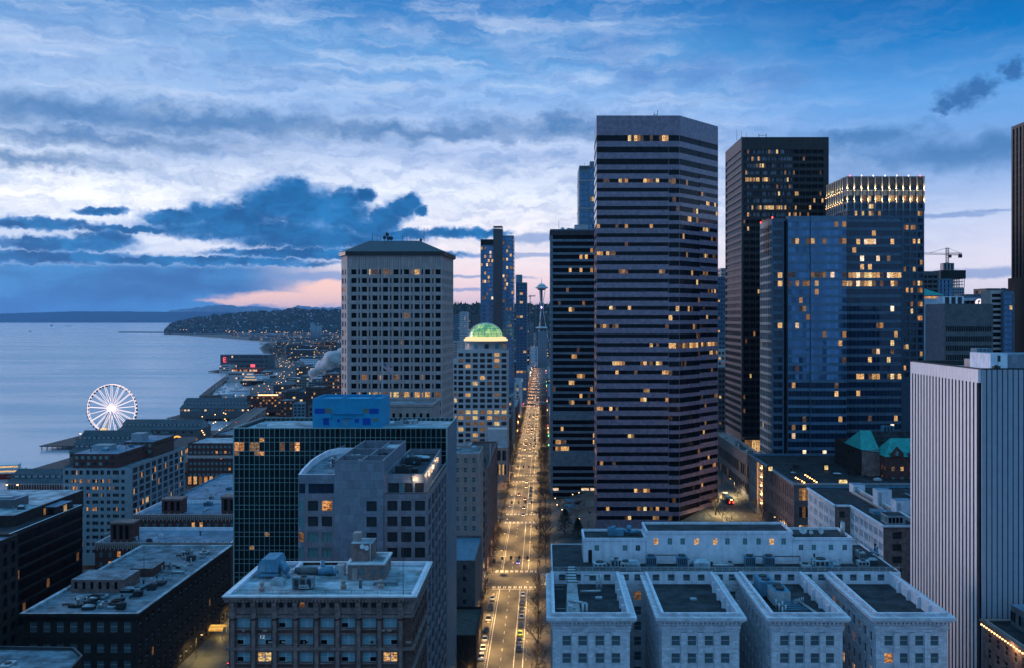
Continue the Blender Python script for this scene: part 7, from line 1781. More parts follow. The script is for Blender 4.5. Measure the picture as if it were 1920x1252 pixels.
FARC = ['conc', 'conc_dark', 'brick_brown', 'panel_teal', 'stone_mauve', 'cream', 'white_wall', 'brick_red', 'tile_grey', 'brick_dark']
r7 = random.Random(77)
def far_pat(name, c1, c2, sxx, szz, litp):
    """walls of blocks over a kilometre away: rows of windows, some of them lit"""
    m = bpy.data.materials.new(name); m.use_nodes = True; nt = m.node_tree; nt.nodes.clear(); k = N(nt)
    out = k.new('ShaderNodeOutputMaterial'); bs = k.new('ShaderNodeBsdfPrincipled'); nt.links.new(bs.outputs[0], out.inputs[0]); geo = k.new('ShaderNodeNewGeometry'); x = k.sep(geo.outputs['Position']); nz = k.sep(geo.outputs['Normal'])
    u = k.m('DIVIDE', k.m('ADD', x[0], x[1]), sxx); v = k.m('DIVIDE', x[2], szz); fu, fv = k.m('FRACT', u), k.m('FRACT', v)
    w = k.m('MULTIPLY', k.m('MULTIPLY', k.m('GREATER_THAN', fu, .3), k.m('GREATER_THAN', fv, .35)), k.m('LESS_THAN', nz[2], .5))
    wn = k.new('ShaderNodeTexWhiteNoise'); k.put(wn.inputs[0], k.xyz(k.m('FLOOR', u), k.m('FLOOR', v), 0.0)); on = k.m('MULTIPLY', w, k.m('LESS_THAN', wn.outputs[0], litp))
    k.put(bs.inputs['Base Color'], k.mix(w, c1, c2)); bs.inputs['Emission Color'].default_value = (1, .6, .25, 1); k.put(bs.inputs['Emission Strength'], k.m('MULTIPLY', on, .9)); m.cycles.emission_sampling = 'NONE'; bs.inputs['Roughness'].default_value = .8; MT[name] = m
for i, (c, p_) in enumerate((((.2, .2, .2), .05), ((.12, .08, .07), .09), ((.09, .12, .14), .05), ((.3, .3, .32), .04), ((.06, .06, .07), .08), ((.2, .16, .14), .05))): far_pat('far_wall_%d' % i, c, (.015, .018, .022), 3.6 + i * .3, 3.5, p_)
def far_box(x0, x1, y0, y1, z0, z1_, nm, label, grp):
    mb = MB(); w = 'far_wall_%d' % r7.randrange(6); mb.box(x0, y0, z0, x1, y1, z1_, w, top=r7.choice(('roof_grey', 'roof_pale', 'roof_dark', 'roof_blue')))
    if r7.random() < .6: a = r7.uniform(.1, .5); mb.box(x0 + (x1 - x0) * a, y0 + 2, z1_, x0 + (x1 - x0) * (a + .3), y1 - 2, z1_ + r7.uniform(2, 4), 'conc_dark')
    if r7.random() < .4: mb.box(x0 + 1, y0 + 1, z1_, x0 + 3, y0 + 4, z1_ + 1.5, 'metal')
    return tag(mb.build(nm), label, 'building', grp)
for q in range(26):
    y = r7.uniform(1240, 2260); x = shore(y) + r7.choice((-24, -16, 4, 48, 60)) + r7.uniform(-4, 4); w = r7.uniform(8, 26)
    mb = MB(); mb.box(x, y, -17, x + w, y + r7.uniform(10, 30), -12.6 + r7.uniform(2.5, 7), r7.choice(('cream', 'brick_red', 'conc_dark', 'white_wall', 'wood')), top=r7.choice(('roof_pale', 'roof_blue', 'roof_grey', 'shed')))
    for j in range(int(w / 4)):
        if r7.random() < .5: mb.box(x + 1 + j * 4, y - .3, -12.2, x + 3 + j * 4, y - .05, -10.6, r7.choice(('l_warm', 'l_org', 'l_whi', 'g_dark')))
    tag(mb.build('waterfront_shed'), 'small flat shed along the shore road by the marina', 'shed', 'small sheds by the marina')
for q in range(46):
    px = r7.uniform(425, 640); y = r7.uniform(5400, 7200); x = Xp(px, y); x = max(x, shore(y) + 20); w = r7.uniform(50, 150)
    mb = MB(); mb.box(x, y, -14, x + w, y + 60, -12 + r7.uniform(6, 16), 'far_wall_%d' % r7.randrange(6), top=r7.choice(('roof_pale', 'roof_blue', 'roof_grey'))); tag(mb.build('shore_warehouse'), 'low pale warehouse on the flat far shore below the wooded headland', 'warehouse', 'warehouses of the far shore')
cnt = 0
for y in list(range(1000, 4700, 70)) + list(range(4760, 7600, 190)):
    x = shore(y) + (62 if y < 4700 else 30); far = y > 4700
    while x < (-34 if y < 2300 else 330 if 2900 < y < 4000 else -34):
        w = r7.uniform(22, 46) * (1 + (y > 2600) * .5) * (2.2 if far else 1)
        if x + w > -28 and y < 2400: break
        px = VX + (x + w / 2) / y * F
        blk = (460 < px < 642 and y < 1320 and y > 880)
        zmax = (Zp(622, y) if far else Zp(628, y) if px < 560 else Zp(640, y) if px < 640 else 60)
        h = r7.choice((8, 10, 14, 18, 22, 28)) * (1.0 if y < 2600 else 1.2)
        if px > 640 and y > 1400: h *= 1.4
        z1_ = min(-8 + h, max(-4, zmax))
        if px < 480 and y < 2100: z1_ = -4
        lot = 530 < px < 572 and 1350 < y < 1950
        if not blk and not lot and r7.random() < .95 and cnt < 290 and px < 1035 and (px < 648 or (px > 846 and not far)):
            far_box(x, x + w, y, y + (44 if not far else 90), -13, z1_, 'far_building', 'low block among many in the dim district between the bay and the far hills', 'blocks of the distant district'); cnt += 1
        x += w + (18 if r7.random() < .3 else 6)
# canyon of the avenue beyond the dome, both sides
def canyon(px_side, specs):
    for (y0, y1, h, wid, m_, lb) in specs:
        if px_side < 0: simple('avenue_block', lb, -25.5 - wid, -25.5, y0, y1, -1, h, m_, 'building', max(2, int(wid / 4)), 1.9, 3.8, 2, 'g_dark', (.06, .2, .25), k=3).finish()
        else: simple('avenue_block', lb, 4.5, 4.5 + wid, y0, y1, -1, h, m_, 'building', max(2, int(wid / 4)), 1.9, 3.8, 2, 'g_dark', (.12, .2, .3), k=2).finish()
canyon(-1, [(760, 798, 34, 18, 'blackish', 'dark narrow block just past the domed tower on the avenue'), (818, 860, 46, 13, 'panel_teal', 'teal ribbed block with a bright blue roof box past the domed tower'), (862, 898, 30, 14, 'conc_dark', 'low grey avenue block before the brown-core tower'),
            (945, 1045, 26, 14, 'brick_red', 'brick avenue block beyond the brown-core tower'), (1070, 1170, 40, 15, 'hotel', 'pale avenue block below the second blue tower'), (1320, 1425, 52, 18, 'brick_dark', 'dark avenue block with cyan lit stair windows'), (1450, 1555, 30, 18, 'brick_brown', 'brown avenue block halfway down the canyon'), (1580, 1840, 24, 18, 'conc', 'grey avenue block far down the canyon')])
canyon(1, [(700, 795, 24, 16, 'brick_brown', 'brown avenue block right behind the dark banded tower'), (820, 920, 30, 16, 'conc', 'grey avenue block behind the dark banded tower'), (945, 1045, 22, 16, 'brick_red', 'red avenue block on the right side of the canyon'), (1070, 1290, 26, 16, 'conc_dark', 'dark avenue block on the right side of the canyon'), (1320, 1690, 30, 16, 'brick_brown', 'long brown block far down the canyon on the right')])
D = 2290; fb(1008, 1026, 622, D, 'tile_grey', 'blank grey slab closing the end of the avenue below the observation tower', 30, -1, (0, 0, 0), 5, name='end_slab', g='g_dark', k=0, ww=.6); fb(993, 1008, 650, 2240, 'white_wall', 'white gridded block left of the blank slab at the avenue end', 30, -1, (.2, .2, .2), 6)
for i, (a, c, py, D, m_, lb) in enumerate(((851, 862, 590, 1900, 'panel_teal', 'teal apartment tower right of the concrete tower, left one'), (862, 876, 585, 1800, 'hotel', 'pale balconied apartment tower right of the concrete tower'), (877, 901, 591, 2000, 'conc_dark', 'dark grey apartment tower left of the brown-core tower'), (989, 1000, 605, 2500, 'panel_teal', 'small teal tower left of the observation tower'), (845, 858, 640, 1500, 'conc', 'grey mid-rise block behind the gridded dome tower'), (990, 1006, 625, 2700, 'conc', 'pale low block under the hill left of the observation tower'))):
    fb(a, c, py, D, m_, lb, 40, -5, (.08, .2, .2), 5, name='apartment_tower')

# observation tower on three legs
D = 2450; cx = Xp(1015.5, D); t_ = thing('observation_tower', 'slender white observation tower with a flying-saucer top, at the end of the avenue', 'tower', (cx, D, 20)); s_ = D / F
def zz(py): return Zp(py, D)
mb = MB(); mb.lathe(cx, D, [(3, zz(545)), (9, zz(544)), (10, zz(541.6)), (15.5 * .9 + 1, zz(541.2)), (16.5, zz(540)), (15.5, zz(539)), (11.5, zz(537.5)), (11, zz(536.2)), (8.5, zz(535.2)), (7, zz(533)), (3, zz(532.2)), (.8, zz(531.5))], 'white_paint', 32); mb.build('saucer', t_)
mb = MB(); mb.lathe(cx, D, [(9.6, zz(544.2)), (10.6, zz(541.9))], 'g_bluedk', 32); mb.lathe(cx, D, [(11.6, zz(537.6)), (11.1, zz(536.4))], 'g_bluedk', 32); mb.build('window_band', t_)
mb = MB(); mb.tube((cx, D, zz(531.6)), (cx, D, zz(522)), .9, .25, 'white_paint', 6); mb.build('spire', t_)
mb = MB()
for i in range(3):
    a = math.pi / 2 + 2 * math.pi * i / 3 + .5; c_, s2 = math.cos(a), math.sin(a); pts = [(9.0, zz(543.5)), (4.2, zz(565)), (4.4, zz(585)), (8.5, zz(605)), (13, zz(620)), (17, zz(640))]
    for (r0, z0), (r1, z1_) in zip(pts, pts[1:]):
        for off in (-.9, .9): mb.tube((cx + r0 * c_ - off * s2, D + r0 * s2 + off * c_, z0), (cx + r1 * c_ - off * s2, D + r1 * s2 + off * c_, z1_), .75, None, 'white_paint', 5)
mb.build('leg', t_)
mb = MB(); mb.tube((cx, D, zz(544)), (cx, D, zz(640)), 2.6, None, 'core_brown', 6); mb.build('lift_core', t_)
mb = MB(); mb.lathe(cx, D, [(3, zz(616.5)), (14, zz(616)), (14.5, zz(614.5)), (13, zz(613.5)), (3, zz(613))], 'white_paint', 24); mb.tube((cx - 1, D - 5.5, zz(577)), (cx + 1, D - 5.5, zz(577)), 2.2, None, 'head_violet', 6); mb.build('lower_deck', t_)
for i, (a, c, zc, D) in enumerate(((991, 1004, 556, 2100), (1002, 1018, 573, 2200))):
    t_ = thing('far_crane', ('distant crane boom above the blue towers left of the observation tower', 'distant lower crane boom crossing behind the observation tower')[i], 'crane', (Xp(a, D), D, 0)); mb = MB(); lattice(mb, (Xp(a, D), D, Zp(zc, D)), (Xp(c, D), D, Zp(zc - 1, D)), 2, 10, .3); mb.build('jib', t_)
    mb = MB(); lattice(mb, (Xp(a + 3, D), D, 0), (Xp(a + 3, D), D, Zp(zc - 3, D)), 2, 12, .3); mb.build('mast', t_)
# ---------------------------------------------------------------- vehicles (front faces -y)
def make_car(paint, label, kind=0, lights=False):
    t_ = thing('car', label, 'car', (0, 0, 0)); Lc, Wc = (4.5, 1.8) if kind == 0 else (4.8, 1.95); h0 = .75 if kind == 0 else .95; h1 = 1.42 if kind == 0 else 1.78
    w = Wc / 2; mb = MB()
    prof = [(-Lc / 2, .35), (-Lc / 2 + .05, .62), (-Lc / 2 + .9, h0 + .05), (Lc / 2 - .5, h0 + .12), (Lc / 2, h0 - .02), (Lc / 2, .35)]
    for s2 in (-1, 1): mb.poly([(s2 * w, y, z) for y, z in (prof if s2 > 0 else prof[::-1])], paint)
    for (y0, z0), (y1, z1_) in zip(prof, prof[1:]): mb.poly([(-w, y0, z0), (w, y0, z0), (w, y1, z1_), (-w, y1, z1_)], paint)
    mb.poly([(-w, prof[0][0], .35), (w, prof[0][0], .35), (w, Lc / 2, .35), (-w, Lc / 2, .35)], 'rubber')
    a0, a1, r0, r1 = -Lc / 2 + 1.0, Lc / 2 - (.75 if kind == 0 else .15), -Lc / 2 + 1.75, Lc / 2 - (1.3 if kind == 0 else .55); wi = w - .22
    mb.poly([(-wi, r0, h1), (wi, r0, h1), (wi, r1, h1), (-wi, r1, h1)], paint); mb.build('body', t_)
    g = MB(); zb = h0 + .06
    g.poly([(-w + .06, a0, zb), (w - .06, a0, zb), (wi, r0, h1), (-wi, r0, h1)], 'g_car'); g.poly([(w - .06, a1, zb), (-w + .06, a1, zb), (-wi, r1, h1), (wi, r1, h1)], 'g_car')
    for s2 in (-1, 1): g.poly([(s2 * (w - .06), a0, zb), (s2 * (w - .06), a1, zb), (s2 * wi, r1, h1), (s2 * wi, r0, h1)], 'g_car')
    g.build('window', t_)
    for x in (-w + .05, w - .05):
        for y in (-Lc / 2 + .85, Lc / 2 - .85): mb = MB(); mb.tube((x - .1, y, .33), (x + .1, y, .33), .33, None, 'rubber', 10, smooth=False); wh = mb.build('wheel', t_); mb = MB(); mb.tube((x - .12, y, .33), (x + .12, y, .33), .17, None, 'car_silver', 8, smooth=False); mb.build('rim', wh)
    for s2 in (-1, 1):
        mb = MB(); mb.box(s2 * (w - .38) - .17, -Lc / 2 - .03, .5, s2 * (w - .38) + .17, -Lc / 2 + .03, .68, ('head' if lights == 1 else 'head_violet') if lights else 'g_curtain'); mb.build('headlight', t_)
        mb = MB(); mb.box(s2 * (w - .3) - .2, Lc / 2 - .02, .55, s2 * (w - .3) + .2, Lc / 2 + .03, .72, 'tail' if lights else 'red_paint'); mb.build('tail_light', t_)
    return t_
def place(t_, x, y, z=.02, rot=0.0, label=None, group=None):
    t_.location = (x, y, z); t_.rotation_euler[2] = rot
    if label: t_['label'] = label
    if group: t_['group'] = group
    elif 'group' in t_: del t_['group']
    return t_
PROTO = {}
def car(paint, x, y, z=.02, rot=0.0, kind=0, lights=0, label='', group=None):
    key = (kind, lights)
    if key not in PROTO:
        t_ = make_car('car_white', label, kind, lights); PROTO[key] = t_
    else: t_ = copy_tree(PROTO[key])
    if key in PROTO and t_ is PROTO[key] and paint != 'car_white': t_ = copy_tree(PROTO[key])
    if paint != 'car_white': setmat(t_, 'car_white', paint)
    return place(t_, x, y, z, rot, label, group)
USEDP = set()
def W2(px, py, z=0): Dd = (CH - z) * F / (py - HY); return Xp(px, Dd), Dd
def zp(ox, oy, s_, x, y): return ox + x / s_, oy + y / s_
LEFT = [(485, 680, 'car_white', 0, 'white car, front one of the parked row on the left of the avenue'), (470, 765, 'car_dark', 1, 'dark car parked between two pale cars, left of the avenue'), (455, 855, 'car_silver', 1, 'silver car third in the parked row on the left'),
        (432, 945, 'car_dark', 0, 'dark car parked ahead of the white trio on the left'), (425, 1020, 'car_white', 0, 'white car parked behind a dark one, farthest of the white trio'), (412, 1095, 'car_white', 0, 'white car in the middle of the white trio at the left kerb'), (397, 1175, 'car_white', 1, 'large white car at the near end of the left parked row')]
for x, y, c, k_, lb in LEFT: px, py = zp(820, 970, 4.44, x, y); X_, Y_ = W2(px, py); car(c, -20.2, Y_, kind=k_, label=lb)
RIGHT = [(707, 650, 'car_white', 0, 'white car at the far end of the right parked row below the crosswalk'), (700, 720, 'car_dark', 1, 'dark car parked right behind the white end car'), (698, 778, 'car_dark', 0, 'dark car parked ahead of the silver car on the right'), (702, 835, 'car_silver', 0, 'silver car parked among dark ones on the right'),
         (700, 905, 'car_dark', 0, 'dark car parked next to the lime green car, far side'), (692, 975, 'car_lime', 0, 'lime green car parked on the right of the avenue'), (685, 1035, 'car_dark', 0, 'dark car parked next to the lime green car, near side'), (682, 1105, 'car_dark', 1, 'dark van-like car at the near end of the right row')]
for x, y, c, k_, lb in RIGHT: px, py = zp(820, 970, 4.44, x, y); X_, Y_ = W2(px, py); car(c, -8.3, Y_, kind=k_, label=lb)
X_, Y_ = W2(*zp(820, 970, 4.44, 673, 378)); car('car_blue', X_, Y_, lights=2, label='blue car with violet headlights waiting at the crosswalk')
for x, y, c, lb in ((480, 285, 'car_white', 'white car parked at the curb by the dark plaza, farther one'), (470, 318, 'car_silver', 'silver car parked at the curb by the dark plaza'), (467, 372, 'car_dark', 'dark car with a warm glint parked nearest the crosswalk')):
    X_, Y_ = W2(*zp(820, 970, 4.44, x, y)); car(c, X_, Y_, label=lb, z=.17)
MOV = [(725, 915, 'car_white'), (752, 955, 'car_silver'), (690, 1020, 'car_red'), (740, 1055, 'car_red'), (735, 1130, 'car_blue'), (723, 1190, 'car_blue'), (735, 710, 'car_silver'), (778, 690, 'car_white'), (735, 565, 'car_dark'), (752, 600, 'car_silver')]
LBM = ['white car with headlights on, rear one of the middle block', 'silver car following just ahead of the white one, headlights on', 'dark red car in the left lane, headlights on', 'dark red car in the right lane, headlights on', 'blue car nearing the second crosswalk, headlights on', 'blue car stopped before the second crosswalk', 'lone silver car mid block, headlights on', 'white car beside the parked white one, headlights on', 'dark car past the third crosswalk', 'silver car right behind the dark one past the third crosswalk']
for (x, y, c), lb in zip(MOV, LBM): X_, Y_ = W2(*zp(820, 700, 4.47, x, y)); car(c, -15.6 if X_ < -14 else -11.6, Y_, lights=1, label=lb)
PK = [(795, 965, 'car_dark'), (795, 1025, 'car_dark'), (793, 1060, 'car_silver'), (792, 1088, 'car_white'), (822, 672, 'car_white'), (822, 700, 'car_white'), (800, 990, 'car_dark'), (832, 540, 'car_silver'), (832, 565, 'car_dark'), (838, 520, 'car_silver')]
for i, (x, y, c) in enumerate(PK): X_, Y_ = W2(*zp(820, 700, 4.47, x, y)); car(c, -8.3, Y_, label='car parked in the right row of a farther block, %s, no lights' % c.split('_')[1], group='parked cars of the farther blocks')
for i in range(4): car(('car_white', 'car_silver', 'car_dark', 'car_white')[i], -30 - i * 2.4, 672 - i * 1.2 - 3, .3, .3, label='car waiting in the small lot left of the avenue, headlights on', group='cars in the small lot', lights=1)
r8 = random.Random(8)
for y0, y1, k_ in ((815, 925, 9), (941, 1050, 14), (1066, 1175, 12), (1191, 1300, 11), (1316, 1430, 10), (1446, 1560, 8), (1576, 1700, 7), (1716, 1850, 6), (1866, 2100, 8)):
    for i in range(k_):
        ln = r8.choice((-15.8, -11.9, -11.9, -8.2)); car(r8.choice(('car_white', 'car_silver', 'car_dark')), ln + r8.uniform(-.3, .3), r8.uniform(y0 + 8, y1 - 4), lights=1, label='car in the evening queue far down the avenue, headlights on', group='far traffic on the avenue')
for i, (x, y, z, rt) in enumerate(((-274, 790, 4.22, 3.3), (-281, 830, 4.22, 3.3), (-312, 1010, 4.22, 3.3))):
    car('car_red', x, y, z, rt, lights=1, label=('red car nearest on the elevated road', 'red car in the middle of the elevated road', 'red car farthest along the elevated road')[i])
for i in range(16):
    y = r8.uniform(1250, 2300); car(r8.choice(('car_white', 'car_dark', 'car_silver')), shore(y) + 30 + r8.uniform(-6, 6), y, -12.58, r8.choice((.2, 3.3)), lights=1, label='car on the shore road, its lamps glowing orange and red', group='traffic on the shore road')
car('car_red', -106, 338, -6.95, 3.14, lights=1, label='red car driving away down the dark side street, tail lamps lit')
for i in range(8): car(r8.choice(('car_white', 'car_dark', 'car_silver')), -232 + i * 6.5, 690 + (i % 3) * 4, -9.2, 1.2, label='car parked in the small lot before the brick warehouse', group='cars before the brick warehouse')
for i in range(70):
    px = r8.uniform(528, 574); y = r8.uniform(1320, 2030); car(r8.choice(('car_white', 'car_dark', 'car_silver', 'car_silver')), Xp(px, y), y, -12.95, 1.57, label='car standing in the wide parking lots beyond the warm lit apartments', group='cars in the wide parking lots')
for k_, t_ in PROTO.items():      # prototypes that were only used as a source of copies
    if t_.location.length < 1:
        for ch in list(t_.children_recursive): bpy.data.objects.remove(ch)
        bpy.data.objects.remove(t_)
# articulated bus on the side avenue
t_ = thing('bus', 'long white and red articulated bus with lit red rear, on the side avenue', 'bus', (93.5, 505, 17.03)); z = 17.03
for nm, y0, y1, m_ in (('rear_section', 496, 504.5, 'red_paint'), ('front_section', 505.5, 515, 'white_paint')):
    mb = MB(); mb.box(92.1, y0, z + .4, 94.7, y1, z + 3.1, 'white_paint' if nm == 'front_section' else 'red_paint', top='white_paint'); mb.box(92.4, y0 + 1.5, z + 3.1, 94.4, y0 + 4, z + 3.4, 'copper'); mb.build(nm, t_)
    mb = MB(); mb.box(92.05, y0 + .5, z + 1.5, 92.09, y1 - .5, z + 2.5, 'g_dark'); mb.box(94.71, y0 + .5, z + 1.5, 94.75, y1 - .5, z + 2.5, 'g_dark'); mb.build('window_band', t_)
    for x in (92.1, 94.5):
        for y in (y0 + 2, y1 - 2): mb = MB(); mb.tube((x, y, z + .5), (x + .25, y, z + .5), .5, None, 'rubber', 10); mb.build('wheel', t_)
mb = MB(); mb.box(92.3, 504.5, z + .6, 94.5, 505.5, z + 2.9, 'rubber'); mb.build('bellows', t_)
for x in (92.3, 94.1): mb = MB(); mb.box(x, 495.9, z + 1.0, x + .4, 496, z + 1.7, 'tail'); mb.build('tail_light', t_)
mb = MB(); mb.box(92.8, 495.9, z + 2.3, 94, 496, z + 2.8, 'bulb'); mb.build('route_display', t_)

# ---------------------------------------------------------------- street lamps, signals
def make_lamp(h=9.0, arm=4.0, e_=14500.0, c=(1, .58, .21), light=True, r_=.32):
    t_ = thing('street_lamp', 'lamp', 'street lamp', (0, 0, 0))
    mb = MB(); mb.tube((0, 0, 0), (0, 0, h), .12, .08, 'metal_dark', 6); mb.tube((0, 0, 0), (0, 0, .8), .2, .16, 'metal_dark', 6); mb.tube((0, 0, h), (arm, 0, h + .3), .06, None, 'metal_dark', 5); mb.build('pole', t_)
    mb = MB(); mb.box(arm - .45, -.16, h + .2, arm + .35, .16, h + .36, 'metal_dark'); mb.box(arm - .4, -.13, h + .08, arm + .3, .13, h + .198, 'bulb'); mb.build('lamp_head', t_)
    if light:
        l = bpy.data.lights.new('lamp_light', 'SPOT'); l.energy = e_; l.color = c; l.shadow_soft_size = r_; l.spot_size = math.radians(150); l.spot_blend = .8
        o = bpy.data.objects.new('lamp_light', l); col.objects.link(o); o.parent = t_; o.location = (arm, 0, h - .15)
    return t_
lampL = make_lamp(); lampR = make_lamp()
first = True
n_ = 0
y = 296.0
while y < 1240:
    for side in (0, 1):
        t_ = lampL if n_ == 0 else lampR if n_ == 1 else copy_tree(lampL)
        n_ += 1
        place(t_, -22.4 if side == 0 else -2.4, y + side * 17, .15, 0 if side == 0 else math.pi, 'lit street lamp on the %s sidewalk of the main avenue' % ('left' if side == 0 else 'right'), 'street lamps on the %s of the avenue' % ('left' if side == 0 else 'right'))
    y += 34
bl = make_lamp(10, 3.0, 26000.0, (1, .48, .19), True, 1.0); i = 0
y = 1250
while y < 2200:
    t_ = bl if i == 0 else copy_tree(bl); place(t_, -21.9, y, .15, 0, 'bright tall street lamp far down the avenue', 'tall lamps far down the avenue'); y += 62; i += 1
sl = make_lamp(9, 2.4, 24000.0, (1, .72, .32)); i = 0
for y in (370, 420, 470, 520, 570, 630, 700): t_ = sl if i == 0 else copy_tree(sl); place(t_, 81.3 if i % 2 == 0 else 99.7, y, 17.1, 0 if i % 2 == 0 else math.pi, 'lit street lamp on the steep side avenue right of the striped tower', 'lamps on the side avenue'); i += 1
wl = make_lamp(8, 2.0, 5000.0, (1, .72, .24)); i = 0
for y in (306, 342, 384, 440, 500): t_ = wl if i == 0 else copy_tree(wl); place(t_, -119.5, y, -6.8, 0, 'yellowish lamp on the dark side street at lower left', 'lamps on the dark side street'); i += 1
# small far lamps without their own beam
fl = make_lamp(9, 1.5, 0, light=False); fl.children[1].data.name = 'far_lamp_head'
mb = MB(); mb.box(1.0, -.4, 8.6, 1.8, .4, 9.3, 'bulb'); i = 0
for ch in list(fl.children):
    if ch.name.startswith('lamp_head'): ch.data = (lambda o: (o.data, bpy.data.objects.remove(o))[0])(mb.build('lamp_glass'))
r9 = random.Random(9)
def far_lamp(x, y, z):
    global i
    t_ = fl if i == 0 else copy_tree(fl); i += 1
    place(t_, x, y, z, 0, 'tiny orange lamp glinting among the shore roads and far blocks', 'far lamps around the bay'); t_.scale = (max(1, y / 2600),) * 3
for q in range(46): y = r9.uniform(1200, 3200); far_lamp(shore(y) + 24 + r9.uniform(-6, 26), y, -12.6)
for q in range(70): y = r9.uniform(1400, 5000); px = r9.uniform(520, 640); far_lamp(Xp(px, y), y, -12)
for q in range(60): px = r9.uniform(330, 640); y = r9.uniform(6500, 7400) if px > 420 else r9.uniform(7700, 8200); x = Xp(px, y); far_lamp(max(x, shore(y) + 20), y, -12)
for q in range(22): px = r9.uniform(374, 425); y = r9.uniform(880, 1200); far_lamp(Xp(px, y), y, -12.8)
for (px, py) in ((148, 812), (160, 810), (178, 808), (9, 908), (29, 908)): X_, Y_ = W2(px, py, -4); far_lamp(X_, Y_, -13)
# signals over the crosswalks
def make_signal():
    t_ = thing('traffic_signal', 'signal', 'traffic light', (0, 0, 0)); mb = MB(); mb.tube((0, 0, 0), (0, 0, 6.6), .16, .12, 'metal_dark', 6); mb.tube((0, 0, 6.2), (-18.2, 0, 6.6), .12, .07, 'metal_dark', 6); mb.build('mast_arm', t_)
    for x in (-4.4, -8.0, -11.6, -15.4):
        mb = MB(); mb.box(x - .28, -.2, 5.7, x + .28, .2, 7.0, 'metal_dark'); mb.box(x - .42, .2, 5.55, x + .42, .24, 7.15, 'blackish'); mb.build('signal_head', t_)
    return t_
sg = make_signal()
for i, (a, b_c) in enumerate(CROSS[:7]):
    t_ = sg if i == 0 else copy_tree(sg); place(t_, -2.7, a + 3.2 if False else a - .6 + 21, .15, 0, 'dark traffic signal arm spanning the avenue at %s crossing' % ('the nearest', 'the second', 'the third', 'the fourth', 'the fifth', 'the sixth', 'the seventh')[i])
t_ = copy_tree(sg); place(t_, 99.8, 560, 17.1, 0, 'traffic signals with green lamps on the steep side avenue by the bus'); mb = MB()
for x in (92, 88.4): mb.box(x - .25, 559.6, 23, x + .25, 559.75, 23.5, 'bulb_green')
o = mb.build('green_lamp'); o.parent = t_; o.location = (-99.8, -560, -17.1)

# ---------------------------------------------------------------- trees
def make_tree(seed, h=9.0, spread=3.2):
    r = random.Random(seed); t_ = thing('bare_tree', 'tree', 'tree', (0, 0, 0)); tr = MB(); cr = MB()
    tr.tube((0, 0, 0), (.1, 0, h * .32), .17, .12, 'bark', 6)
    def grow(p, d_, L_, r0, lev):
        d_ = d_.normalized(); q = p + d_ * L_ * .55 + Vector((r.uniform(-.1, .1), r.uniform(-.1, .1), 0)) * L_; e_ = q + (d_ + Vector((r.uniform(-.3, .3), r.uniform(-.3, .3), .15))).normalized() * L_ * .45
        cr.tube(p, q, r0, r0 * .75, 'bark', 4 if lev < 2 else 3, False, False); cr.tube(q, e_, r0 * .75, r0 * .5, 'bark', 3, False, False)
        if lev < 4:
            for i_ in range((3, 3, 3, 2)[lev]):
                a = r.uniform(0, 6.28); s2 = r.uniform(.45, .95); st_ = q if r.random() < .4 else e_
                grow(st_, d_ * 1.1 + Vector((math.cos(a) * s2, math.sin(a) * s2, r.uniform(-.05, .35))), L_ * r.uniform(.6, .8), max(.018, r0 * .55), lev + 1)
    for i_ in range(5):
        a = 6.28 * i_ / 5 + r.uniform(-.4, .4); grow(Vector((.1, 0, h * .3)), Vector((math.cos(a) * .6, math.sin(a) * .6, 1)), h * .25, .085, 0)
    tr.build('trunk', t_); cr.build('crown', t_); return t_
TP = [make_tree(s_) for s_ in (1, 2, 3)]
i = 0; rt = random.Random(4)
def tree(x, y, z, label, group, sc_=1.0):
    global i
    t_ = TP[i] if i < 3 else copy_tree(TP[rt.randrange(3)]); i += 1
    place(t_, x, y, z, rt.uniform(0, 6.28), label, group); f = sc_ * rt.uniform(.85, 1.2); t_.scale = (f, f, f)
y = 262.0
while y < 1180:
    if not any(a - 4 < y < b_ + 4 for a, b_ in CROSS):
        tree(-23.4, y, .15, 'bare leafless street tree in the left row of the main avenue', 'bare trees left of the avenue')
        tree(-1.9, y + 2, .15, 'bare leafless street tree in the right row of the main avenue', 'bare trees right of the avenue', 1.05)
        if y > 430: tree(.8, y + 6, .15, 'bare leafless street tree in the right row of the main avenue', 'bare trees right of the avenue', 1.1)
    y += 10.5
for y in (392, 404, 436, 452, 470, 512): tree(81, y, 17.1, 'bare street tree on the side avenue with the bus', 'bare trees on the side avenue'); tree(100.4, y + 5, 17.1, 'bare street tree on the side avenue with the bus', 'bare trees on the side avenue')
for q in range(60):
    y = rt.uniform(2700, 4200); tree(shore(y) + rt.uniform(4, 60), y, -13, 'bare tree in the dim shoreline park by the far piers', 'trees of the shoreline park', 2.3)
for q in range(12): tree(Xp(rt.uniform(160, 215), 985), rt.uniform(962, 1000), -12.2, 'small bare tree on the pier at the foot of the wheel', 'trees at the foot of the wheel', .9)
# evergreen on the plaza
def evergreen(x, y, z, h, w, label):
    r = random.Random(int(h * 10 + x)); t_ = thing('evergreen_tree', label, 'tree', (x, y, z)); mb = MB(); mb.tube((x, y, z), (x, y, z + h * .9), .3, .08, 'bark', 6); mb.build('trunk', t_); mb = MB()
    for q in range(900):
        f = r.random() ** .7; zz_ = z + h * (.12 + .88 * f); rr_ = w * (1 - f) ** .7 * r.uniform(.4, 1.08); a = r.uniform(0, 6.28); p = Vector((x + rr_ * math.cos(a), y + rr_ * math.sin(a), zz_)); s2 = r.uniform(.3, .7)
        u = Vector((math.cos(a), math.sin(a), r.uniform(-.5, .1))) * s2; v = Vector((-math.sin(a), math.cos(a), r.uniform(-.3, .3))) * s2 * .6; mb.poly([p - u - v, p + u * .2 - v, p + u * 1.2, p + u * .2 + v], 'leaf_dark')
    mb.build('crown', t_)
